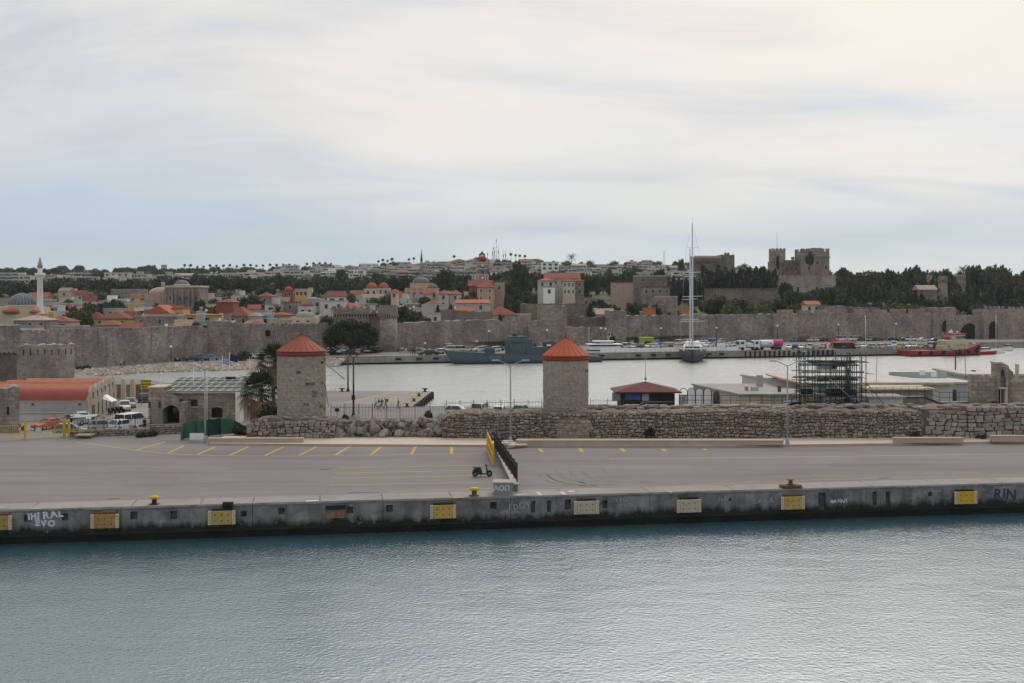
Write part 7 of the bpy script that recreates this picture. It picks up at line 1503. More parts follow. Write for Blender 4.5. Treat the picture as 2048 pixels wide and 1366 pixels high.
def small_boat(px, py, Lm, label, col, cabin=None, rz=20, mast=None, Y=None):
    Y = Y or F*ZC/(py-HY); t = thing('small_boat',label,'boat',(X(px,Y),Y,0),R(rz)); m = MB(); hull(m,Lm,Lm*.34,.4,lambda u: 1.25-.35*u,.8,12,0,.85,.85,1); m.build('hull',[col,M_offwhite],t)
    if cabin: m = MB(); m.cbox(.2*Lm*.3,0,1.6,Lm*.32,Lm*.24,1.2,0,0,.15); m.build('cabin',cabin,t); m = MB(); m.cbox(.2*Lm*.3,0,1.85,Lm*.33,Lm*.25,.45); m.build('window',M_window,t)
    if mast: m = MB(); m.tube((0,0,.8),(0,0,Z(mast,Y)),.07,6); m.build('mast',M_white,t); m = MB(); m.tube((.1,0,2.2),(Lm*.4,0,2.3),.12,6); m.build('boom',PAINT['blue'],t)
small_boat(1972,703.5,9,'small red hulled boat with white wheelhouse beyond the tugboat bow',M_signred,M_white,200,None,380)
small_boat(1992,701,7,'small white sailing boat with one tall bare mast below the tall wall arch',M_white,None,35,629,386); small_boat(2017,697.5,6,'small white cabin boat lying against the dark quay at the right edge',M_white,M_offwhite,100,None,405)
small_boat(1947,690,5,'white motor boat with radar arch behind the tugboat',M_white,M_white,60,None,416); small_boat(1731,700,9,'slim white sailing boat with a thin mast before the back row cars',M_white,None,20,630,376.5)
t = thing('motor_yacht','white motor yacht with two sloping upper decks behind the lamp pair','motor yacht',(X(1214,356),356,2.2),R(10)); s = F/356; X_ = lambda px: (px-1214)/s; zz = lambda py: Z(py,356)-2.2
for a,b,pt,pb,w,nm,mm in ((1181,1244,693,700,4.6,'hull',M_white),(1184,1238,689.5,693,3.8,'window_band',M_window),(1178,1248,688,689.5,5.2,'main_roof',M_white),(1200,1230,684,688,3.0,'upper_house',M_offwhite),(1190,1233,682,683.5,3.6,'top_roof',M_white)):
    m = MB(); m.cbox((X_(a)+X_(b))/2,3,(zz(pt)+zz(pb))/2,X_(b)-X_(a),w,zz(pt)-zz(pb),0,0,.2); m.build(nm,mm,t)
m = MB(); m.tube((X_(1222),3,zz(682)),(X_(1227),3,zz(669)),.07,5); m.tube((X_(1219),3,zz(673)),(X_(1231),3,zz(673)),.05,4); m.build('radar_mast',M_white,t); m = MB(); m.box(X_(1180),X_(1246),1.5,4.5,-.02,zz(700)); m.build('cradle',M_black,t)
# ------------------------------------------------------------------ trees
def leaf_cloud(lumps, n, size, seed, squash=1.0, core=0.72):
    """leaf-sized faces scattered through lumps [(centre, radius)], with gaps between them; darker small cores keep the crown from being see-through"""
    r = np.random.RandomState(seed); V = []; Fc = []; k = 0; tot = sum(l[1]**2 for l in lumps)
    for c, rad in lumps:
        m_ = max(4, int(n*rad*rad/tot)); d = r.normal(size=(m_,3)); d /= np.linalg.norm(d,axis=1)[:,None]
        p = np.array(c) + d*rad*(0.62+0.5*r.rand(m_,1)**.8)*np.array([1,1,squash]); nn = d + r.normal(size=(m_,3))*.55; nn /= np.linalg.norm(nn,axis=1)[:,None]
        t = np.cross(nn, r.normal(size=(m_,3))); t /= np.linalg.norm(t,axis=1)[:,None]; b = np.cross(nn,t); s = size*(.6+.8*r.rand(m_,1))
        q = np.stack([p-t*s-b*s*.5, p+t*s*.2-b*s*.7, p+t*s+b*s*.4, p-t*s*.2+b*s*.8],1).reshape(-1,3); V.append(q); Fc += [(k+4*i,k+4*i+1,k+4*i+2,k+4*i+3) for i in range(m_)]; k += 4*m_
    verts = np.concatenate(V).tolist()
    m = MB(); m.v = [tuple(v) for v in verts]; m.f = Fc; m.m = [0]*len(Fc); m.sm = [False]*len(Fc)
    q = random.Random(seed)
    for c, rad in lumps:
        rr_ = rad*core; pr = []
        for j in range(5): a = math.pi*j/4; pr.append((max(0,rr_*math.sin(a))*q.uniform(.85,1.1) if 0 < j < 4 else 0, c[2]-rr_*squash*math.cos(a)))
        m.lathe(pr, 6, 0, c[0], c[1], False)
    return m
def lumps_for(kind, seed):
    q = random.Random(seed); L = []
    if kind == 'broad':
        for i in range(13):
            a, e = q.uniform(0,6.28), q.uniform(-.5,1.2); r = q.uniform(.45,.68); L.append(((r*math.cos(a)*math.cos(e),r*math.sin(a)*math.cos(e),.55+.42*math.sin(e)), q.uniform(.24,.42)))
    elif kind == 'pine':
        for i in range(12):
            a = q.uniform(0,6.28); r = q.uniform(.1,.75); L.append(((r*math.cos(a),r*math.sin(a),q.uniform(.35,.92)-.25*r*r), q.uniform(.2,.36)))
    elif kind == 'cypress':
        for i in range(13): z = .06+.88*i/12; w = .95*(math.sin(math.pi*min(1,(z*.82+.14)))**.7); L.append(((q.uniform(-.12,.12),q.uniform(-.12,.12),z), max(.2,w*.72)))
    else:
        for i in range(9): a = q.uniform(0,6.28); r = q.uniform(.2,.7); L.append(((r*math.cos(a),r*math.sin(a),q.uniform(.15,.6)), q.uniform(.22,.42)))
    return L
def zscale(lumps, k): return [((c[0],c[1],c[2]/k), r) for c, r in lumps]
CROWN = {}
for kind, nv, n, s, mats in (('broad',4,800,.105,(L_mid,L_light,L_olive,L_dark)),('pine',5,700,.105,(L_dark,L_mid,L_olive)),('bush',3,420,.12,(L_mid,L_light,L_olive,L_dark))):
    for v in range(nv):
        mb = leaf_cloud(lumps_for(kind, 100+v*7+len(kind)), n, s, v+3)
        for mm in mats: CROWN[kind,v,mm.name] = mb.mesh('crown', mm)
for v in range(3):
    q = random.Random(v); L = lumps_for('cypress', 50+v); mb = leaf_cloud([((c[0],c[1],c[2]*7),r) for c,r in L], 800, .16, v+30, 1.6); mb.v = [(x,y,z/7) for x,y,z in mb.v]; CROWN['cypress',v,L_cyp.name] = mb.mesh('crown', L_cyp)
tm = MB(); tm.tube((0,0,-.12),(0.01,0,.55),.045,7,0,.03); tm.tube((0,0,.4),(.22,.1,.75),.022,5,0,.012); tm.tube((0,0,.45),(-.2,-.08,.8),.022,5,0,.012); tm.tube((.01,0,.5),(-.02,.18,.9),.02,5,0,.01); TRUNK = tm.mesh('trunk', M_bark)
TN = {'broad':'broadleaf_tree','pine':'pine_tree','cypress':'cypress_tree','bush':'shrub'}
TREEQ = random.Random(77)
def tree(kind, px, Y, h, w, m_, label, z=None, group=None, base=.22):
    """h metres high, crown w metres wide, on the ground at that place"""
    x = X(px,Y); z = T(x,Y)-.3 if z is None else z; q = TREEQ; r = thing(TN[kind], label, 'tree' if kind != 'bush' else 'shrub', (x,Y,z), q.uniform(0,6.28), group); AUTO.append(r)
    v = q.randrange({'broad':4,'pine':5,'cypress':3,'bush':3}[kind]); b = {'broad':base,'pine':.12,'cypress':.02,'bush':0}[kind]
    o = link('crown', CROWN[kind,v,m_.name], r, (0,0,h*b)); o.scale = (w/2,w/2,h*(1-b))
    if kind != 'bush': o = link('trunk', TRUNK, r); o.scale = (h*.8,h*.8,h)
    return r
LMK = [(-60,'grey domed mosque'),(25,'grey domed mosque'),(85,'white minaret'),(150,'bright green tree'),(220,'yellow hipped house'),(320,'cream gable house'),(362,'domed stone church'),(432,'yellow long house'),(480,'dark roofed stone house'),(556,'town palm'),(606,'cream domed house'),(690,'long tiled roof'),(750,'twin red domes'),(840,'rose domed mosque'),(905,'cypress pair'),(963,'clock tower'),(1002,'red hipped house'),(1060,'green knoll'),(1125,'red roofed villa'),(1240,'stone terrace'),(1340,'broken gate tower'),(1386,'tall yacht masts'),(1430,'palace front'),(1500,'cypress grove'),(1560,'slim palace tower'),(1632,'broad palace tower'),(1740,'pine wood'),(1820,'wall merlons'),(1889,'round watch tower'),(1985,'tall wall arch'),(2100,'edge pines')]
def mark(px): return min(LMK, key=lambda l: abs(l[0]-px))[1]
def tz_(px, Y): return T(X(px,Y),Y)
# ------------------------------------------------------------------ houses
def winmesh(nm, w, h, fr, gl):
    m = MB(); m.box(-w/2-.12,w/2+.12,-.08,.02,-.14,-.0,0); m.box(-w/2-.12,w/2+.12,-.06,.02,h,h+.12,0); m.box(-w/2-.12,-w/2,-.06,.02,0,h,0); m.box(w/2,w/2+.12,-.06,.02,0,h,0); m.box(-w/2,w/2,-.025,.02,0,h,1); return m.mesh(nm,[fr,gl])
WIN = [winmesh('window',1.0,1.5,M_frame,M_window), winmesh('window',1.0,1.5,M_white,M_shutter), winmesh('window',2.0,1.5,M_frame,M_window)]
bal = MB(); bal.box(-2.4,2.4,-1.2,0,-.15,0,0); bal.box(-2.4,2.4,-1.2,-1.1,0,.85,0); bal.box(-2.2,2.2,-.02,.03,.02,2.1,1); BALC = bal.mesh('balcony',[M_offwhite,M_window])
tnk = MB(); tnk.lathe([(.45,0),(.45,1.0),(0,1.15)],8,0); TANK = tnk.mesh('water_tank', M_white)
HQ = random.Random(12)
def house(px0, px1, pye, Y, depth, roof, pyp, wm, rm, label, cols=2, rows=1, wi=0, auto=False, zb=None, cat='house', name='house', rz=0.0, balc=False, wz=.35):
    x0, x1 = X(px0,Y), X(px1,Y); c = (x0+x1)/2; h = (x1-x0)/2; g = T(c,Y) if zb is None else zb; H = Z(pye,Y)-g; t = thing(name, label, cat, (c,Y,g), rz)
    if auto: AUTO.append(t); t['group'] = auto
    m = MB(); m.box(-h,h,0,depth,-4,H); m.build('wall', wm, t); m = MB(); rh = max(.3,(pye-pyp)/F*Y)
    if roof == 'hip': m.hip(-h,h,0,depth,H,rh,.4)
    elif roof == 'gx': m.gable_x(-h,h,0,depth,H,rh,.35)
    elif roof == 'gy': m.gable_y(-h,h,0,depth,H,rh,.35)
    elif roof == 'flat': m.box(-h-.08,h+.08,-.08,depth+.08,H,H+.12); 
    if roof == 'flat':
        for a in ((-h-.1,h+.1,-.1,.12),(-h-.1,h+.1,depth-.12,depth+.1),(-h-.1,-h+.12,.12,depth-.12),(h-.12,h+.1,.12,depth-.12)): m.box(*a,H+.12,H+.55)
    m.build('roof', rm, t)
    for r_ in range(rows):
        zt = H-2.3-2.9*r_ if roof != 'gy' or rows > 1 else H-1.9
        for k in range(cols):
            xx = -h+(k+.5)*2*h/cols
            if balc and k % 2 == r_ % 2: link('balcony', BALC, t, (xx,0,zt-.6))
            else: link('window', WIN[wi], t, (xx,-.02,zt))
    return t, H, h
def mer_row(t, x0, x1, y, z, n, w=.9, hh=1.0, d=.6, m_=M_wall):
    b = MB(); b.cbox(0,0,hh/2,w,d,hh,0,0,.05); me = b.mesh('merlon', m_)
    for i in range(n): link('merlon', me, t, (x0+(x1-x0)*i/max(1,n-1), y, z))
def dome(m, r, z, hh, x=0, y=0, n=20, mi=0): m.lathe([(r*math.cos(a),z+hh*math.sin(a)) for a in np.linspace(0,math.pi/2-.02,8)]+[(0.02,z+hh)], n, mi, x, y)
def minaret(px, py_top, py_bal, py_bot, wpx, Y, label, m_shaft, m_cap):
    z0 = Z(py_bot,Y); r = wpx/F*Y/2; t = thing('minaret', label, 'minaret', (X(px,Y),Y,z0-3)); zz = lambda p: Z(p,Y)-z0+3; m = MB(); m.lathe([(r*1.35,0),(r*1.3,3),(r,5),(r*.92,zz(py_bal)-1),(r*1.55,zz(py_bal)-.1)],16,0); m.build('shaft',m_shaft,t)
    m = MB(); m.lathe([(r*1.65,zz(py_bal)-.1),(r*1.65,zz(py_bal)+1.0),(r*1.5,zz(py_bal)+1.0),(r*1.5,zz(py_bal)+.1)],16,0); m.build('balcony',m_shaft,t); zc = zz(py_bal)+(zz(py_top)-zz(py_bal))*.42; m = MB(); m.lathe([(r*.78,zz(py_bal)),(r*.75,zc)],14,0); m.build('upper_shaft',m_shaft,t); m = MB(); m.lathe([(r*.95,zc),(r*.6,zc+(zz(py_top)-zc)*.4),(0,zz(py_top))],14,0); m.build('spire',m_cap,t)
minaret(80,512,552,628,12,408,'tall white minaret with pointed cap at the left of the old town',M_white,M_greyplaster); minaret(843,497,540,572,5.5,575,'slender grey minaret rising behind the rose domed mosque',M_stonedome,M_lead)
def mosque_left():
    Y = 402; c = X(26,Y); g = 5; t = thing('mosque','cream mosque with a big ribbed grey dome left of the white minaret','mosque',(c,Y+8,g)); zz = lambda p: Z(p,Y)-g; r = 30/F*Y; m = MB(); m.box(X(-60,Y)-c,X(72,Y)-c,-8,9,-2,zz(630)); m.box(X(-30,Y)-c,X(66,Y)-c,-6.5,7,zz(630),zz(614)); m.build('wall',M_cream,t)
    m = MB(); m.lathe([(r+.4,zz(613)),(r+.4,zz(610)),(r,zz(610))],24,0); m.build('drum',M_cream_stone,t); m = MB(); dome(m,r,zz(610.5),zz(587)-zz(610.5),n=32); m.build('dome',M_lead,t)
    rb = MB(); pts = [(r*1.005*math.cos(a),0,(zz(587)-zz(610.5))*1.01*math.sin(a)) for a in np.linspace(0,1.5,8)]; rb.path(pts,.07,4); me = rb.mesh('dome_rib',M_greyplaster)
    for k in range(28): link('dome_rib',me,t,(0,0,zz(610.5)),2*math.pi*k/28)
    m = MB(); m.lathe([(.15,zz(587)),(.3,zz(585.5)),(0,zz(583))],8,0); m.build('finial',M_lead,t)
    for px,rr_ in ((18,17),(66,11),(88,8)): m = MB(); dome(m,rr_/F*Y,zz(625) if px < 80 else zz(631),rr_/F*Y*.55,X(px,Y)-c,-8.5 if px > 80 else -6.5,14); m.build('small_dome',M_reddome,t)
mosque_left()
def church():
    Y = 520; c = X(355,Y); g = 8; t = thing('church','large pale stone church with a grey main dome and buttressed walls','church',(c,Y,g)); zz = lambda p: Z(p,Y)-g; xx = lambda p: X(p,Y)-c
    m = MB(); m.box(xx(329),xx(400),0,14,-3,zz(575)); m.build('wall',M_wall_warm,t); m = MB(); m.box(xx(331),xx(401.5),-.5,14.5,zz(575),zz(571)); m.build('cornice',M_cream_stone,t)
    for p in (331,345,352,366,378,386,399): m = MB(); m.box(xx(p)-.5,xx(p)+.5,-.8,0,-3,zz(578)); m.build('buttress',M_wall_warm,t)
    for p in (340,359,372,392): m = MB(); m.box(xx(p)-.35,xx(p)+.35,-.03,.02,zz(600),zz(593)); m.build('window',M_window,t)
    m = MB(); m.lathe([(3.4,zz(571)),(3.4,zz(568))],20,0,0,7); m.build('drum',M_cream_stone,t); m = MB(); dome(m,3.2,zz(569),zz(559.5)-zz(569),0,7); m.build('dome',M_lead,t)
    m = MB(); m.box(xx(285),xx(330),3,15,-3,zz(586)); m.build('nave',M_pinkdome,t); m = MB(); dome(m,6.0,zz(587),zz(573.5)-zz(587),xx(313),9); m.build('apse_dome',M_pinkdome,t); m = MB(); m.lathe([(.8,zz(576)),(.8,zz(564.5)),(0,zz(563))],10,0,xx(314),9); m.build('lantern',M_pink,t)
church()
def rose_mosque():
    Y = 560; c = X(840,Y); g = 13; t = thing('mosque','rose walled mosque with a grey dome and smaller side domes below the grey minaret','mosque',(c,Y,g)); zz = lambda p: Z(p,Y)-g; xx = lambda p: X(p,Y)-c
    m = MB(); m.box(xx(811),xx(874),0,16,-3,zz(577)); m.box(xx(819),xx(862),3,15,zz(577),zz(567)); m.build('wall',M_pink,t); m = MB(); m.box(xx(810),xx(875),-.2,16.2,zz(577),zz(576)); m.box(xx(818),xx(863),2.8,15.2,zz(567),zz(566)); 
    for p in (811,823,835,848,861,874): m.box(xx(p)-.35,xx(p)+.35,-.15,0,-3,zz(577))
    m.build('pilasters',M_cream,t); m = MB(); dome(m,18/F*Y,zz(566),zz(553)-zz(566),xx(839),9); m.build('dome',M_lead,t); m = MB(); dome(m,11/F*Y,zz(575),zz(568)-zz(575),xx(864),4); m.build('side_dome',M_lead,t)
    for p in (817,829,842,855,868): m = MB(); m.box(xx(p)-.5,xx(p)+.5,-.04,.0,zz(594),zz(585)); m.build('window',M_window,t)
    m = MB(); m.box(xx(848),xx(866),-4,0,-3,zz(587)); m.build('porch',M_cream,t); m = MB(); m.hip(xx(848),xx(866),-4,0,zz(587),1.2,.3); m.build('porch_roof',M_reddome,t)
rose_mosque()
def clock_tower():
    Y = 560; c = X(963.5,Y); g = 14; t = thing('clock_tower','tall stone clock tower with a red belfry and small black clock lantern','clock tower',(c,Y,g)); zz = lambda p: Z(p,Y)-g; s = Y/F
    for a,b,w,nm,mm in ((600,549,13.0,'base',M_wall_warm),(549,528,10.3,'shaft',M_wall_warm),(528,524,10.0,'upper_shaft',M_wall_warm),(524,516,9.3,'belfry',mat('belfry red',(.33,.05,.04),.8,.15,1))):
        m = MB(); m.cbox(0,5,(zz(a)+zz(b))/2,2*w*s,2*w*s,zz(b)-zz(a),0,0,.15); m.build(nm,mm,t)
    for p,w in ((549,13.5),(537,10.8),(528,10.8),(524,10.4)): m = MB(); m.cbox(0,5,zz(p),2*w*s,2*w*s,.45); m.build('cornice',M_cream_stone,t)
    for w,a,b in ((-1,560,550),(1,560,550)): 
        for k in (-12,-7,7,12): m = MB(); m.cbox(k*s,5-13*s,(zz(566)+zz(550))/2,.5,.4,zz(550)-zz(566)); m.build('pilaster',M_cream_stone,t)
        break
    for p,y,r,mm in ((544,1,0,M_window),(534,2,0,M_window)): m = MB(); m.cbox(.3,5-10.35*s,zz(p)-.2,1.4,.1,2.0); m.build('window',mm,t)
    for p,y in ((531,10.35),(555.5,13.05)): m = MB(); m.tube((.3,5-y*s,zz(p)),(.3,5-y*s-.1,zz(p)),.6,12); m.build('clock_face',M_white,t)
    m = MB(); m.cbox(.4,5-9.4*s,zz(521)-.3,2.0,.1,1.6); m.build('arch_opening',M_hole,t); m = MB(); dome(m,9*s,zz(516),1.2,0,5); m.build('belfry_roof',M_reddome,t); m = MB(); m.cbox(0,5,zz(511.5),2.6,2.6,zz(509)-zz(515)); m.lathe([(1.7,zz(509)),(.7,zz(505)),(0,zz(501.5))],8,0,0,5); m.build('lantern',M_black,t); m = MB(); m.tube((0,3.65,zz(511.5)),(0,3.55,zz(511.5)),.85,12); m.build('lantern_clock',M_white,t); m = MB(); m.tube((0,5,zz(502)),(0,5,zz(498.5)),.06,5); m.build('cross',M_black,t)
clock_tower()
# palace on its hill
def palace():
    def blk(nm, label, a, b, pt, Y, d, base, merl=0, m_=M_wall, mh=1.3, mw=1.6, sub=None):
        c = (X(a,Y)+X(b,Y))/2; h = (X(b,Y)-X(a,Y))/2; t = thing(nm,label,'palace' if nm != 'castle_wall' else 'castle wall',(c,Y,base)); H = Z(pt,Y)-base; m = MB(); m.box(-h,h,0,d,-4,H); m.build('masonry',m_,t)
        if merl: mer_row(t,-h+mw/2,h-mw/2,.35,H-.02,merl,mw,mh,.7,m_); mer_row(t,-h+mw/2,h-mw/2,d-.35,H-.02,merl,mw,mh,.7,m_)
        return t, H, h, c
    t,H,h,c = blk('palace_tower','broad square crenellated palace tower at the top of the hill',1602,1659,503,630,14,19,6,M_wall_warm,1.6,2.0)
    m = MB(); m.box(-h-.35,h+.35,-.35,14.3,H-3.2,H-2.6); m.build('string_course',M_wall,t); m = MB(); m.box(X(1627,630)-c,X(1647,630)-c,3,9,H,H+2.0); m.build('stair_turret',M_wall_warm,t)
    for p,py in ((1635,525),(1652,535),(1618,536)): o = MB(); o.box(X(p,630)-c-.5,X(p,630)-c+.5,-.04,.02,Z(py,630)-19-1,Z(py,630)-19+.8); o.build('window',M_window,t)
    t,H,h,c = blk('palace_tower','slim square palace tower carrying the flagpole',1544,1571,501,640,8,19,4,M_wall_warm,1.2,1.3); m = MB(); m.box(-h-.5,h+.5,-.4,8.4,-4,Z(523,640)-19); m.build('lower_stage',M_wall,t); m = MB(); m.tube((0,4,H),(0,4,Z(465,640)-19),.09,5); m.build('flagpole',M_galv,t)
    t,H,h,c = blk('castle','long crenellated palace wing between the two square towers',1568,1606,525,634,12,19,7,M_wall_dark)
    for p in (1574,1583,1592,1600): o = MB(); o.box(X(p,634)-c-.4,X(p,634)-c+.4,-.04,.02,H-4,H-2.5); o.build('window',M_window,t)
    m = MB(); m.lathe([(.5,H),(.5,H+1.5),(.9,H+1.7),(.9,H+3.0),(0,H+3.1)],10,0,X(1588,634)-c,3); m.build('chimney',M_wall_dark,t)
    t,H,h,c = blk('castle_wall','great plain terrace wall below the palace towers',1553,1672,551,600,8,12,0,M_wall_lit)  # paler than the wing: shading difference between the walls put into colour
    for p in (1634,1596): o = MB(); o.box(X(p,600)-c-.6,X(p,600)-c+.6,-.04,.02,H-8,H-5.8); o.build('window',M_window,t)
    t,H,h,c = blk('palace','dark crenellated palace front left of the cypress grove',1389,1441,515,640,14,19,11,M_wall_dark,1.0,1.0)
    cb = MB(); cb.cbox(0,0,.5,.4,.7,1.0); cm = cb.mesh('corbel',M_wall_dark)
    for i in range(22): link('corbel',cm,t,(-h+2*h*i/21,-.3,H-2.6))
    m = MB(); m.box(-h-.2,h+.2,-.6,0,H-1.6,H-.02); m.build('parapet',M_wall_dark,t)
    blk('palace_tower','small dark stepped palace tower at the right end of the dark front',1441,1469,514,645,9,19,3,M_wall_dark); blk('palace_tower','little square turret standing on the dark stepped palace tower',1450,1459,508,647,3,19,2,M_wall_dark,.8,.8)
    m = MB(); m.box(-h-.2,h+.2,-.25,8.2,H,H+.55); m.build('coping',M_cream_stone,t)
    tree('broad',1619,607,7.2,5.5,L_dark,'dark tree on the terrace before the broad palace tower',12+H); tree('cypress',1556,605,7,2.6,L_cyp,'small cypress at the left end of the palace terrace',12+H)
    blk('castle_wall','long low crenellated terrace wall beneath the cypress grove',1410,1555,581,560,2,9,26,M_wall_dark,1.0,.7)
palace()
t, H, c = machicolated('round machicolated watch tower among the dark pines at the right', 1880, 1898, 553, 563, 590, 5, M_wall_warm, True)
o = MB(); o.lathe([(2.2,0),(2.2,9.5)],16,0); o.build('shaft_foot',M_wall_warm,t,(0,0,5))
# skyline ruin, masts, pylon
Yk = 1470; t = thing('temple_ruin','small ruined temple corner of columns standing on the left skyline','ruin',(X(328,Yk),Yk,tz_(328,Yk)))
for x in (-2.6,-.9,.9,2.6): m = MB(); m.lathe([(.75,-1),(.65,7.4),(.95,7.9)],10,0,x,0); m.build('column',M_wall_warm,t)
m = MB(); m.cbox(0,0,8.5,7.0,1.8,1.3); m.cbox(.3,0,9.5,5.4,1.5,.8); m.build('entablature',M_wall_warm,t)
for px,pt in ((985,493),(987.5,486),(992.5,475),(997,491),(1006.5,500),(1011,499),(989,500),(975,503)):
    Yq = 1490; t = thing('radio_mast','thin radio mast on the skyline right of the clock tower','mast',(X(px,Yq),Yq,ridgeZ(px)-1),0,'radio masts on the skyline'); AUTO.append(t); H = Z(pt,Yq)-ridgeZ(px)+1; m = MB(); m.tube((0,0,0),(0,0,H),.32,5,0,.12); m.build('pole',M_galv,t); m = MB(); q = random.Random(int(px)); 
    [MB().cbox(0,0,H*q.uniform(.4,.9),.9,.9,1.5).build('antenna',M_black,t) for k in range(3)]
t = thing('lattice_pylon','pale lattice pylon among the white houses left of the tall yacht','mast',(X(1328,1050),1050,tz_(1328,1050))); H = Z(502,1050)-tz_(1328,1050); m = MB()
for sx in (-1,1):
    for sy in (-1,1): m.tube((sx*1.1,sy*1.1,0),(sx*.6,sy*.6,H),.1,4)
for k in range(10): z = H*k/10; m.tube((-1.1+.05*k,-1.1,z),(1.05-.05*k,-1.1,z+H/10),.07,4); m.tube((1.1-.05*k,-1.1,z),(-1.05+.05*k,-1.1,z+H/10),.07,4)
m.build('lattice',M_white,t)
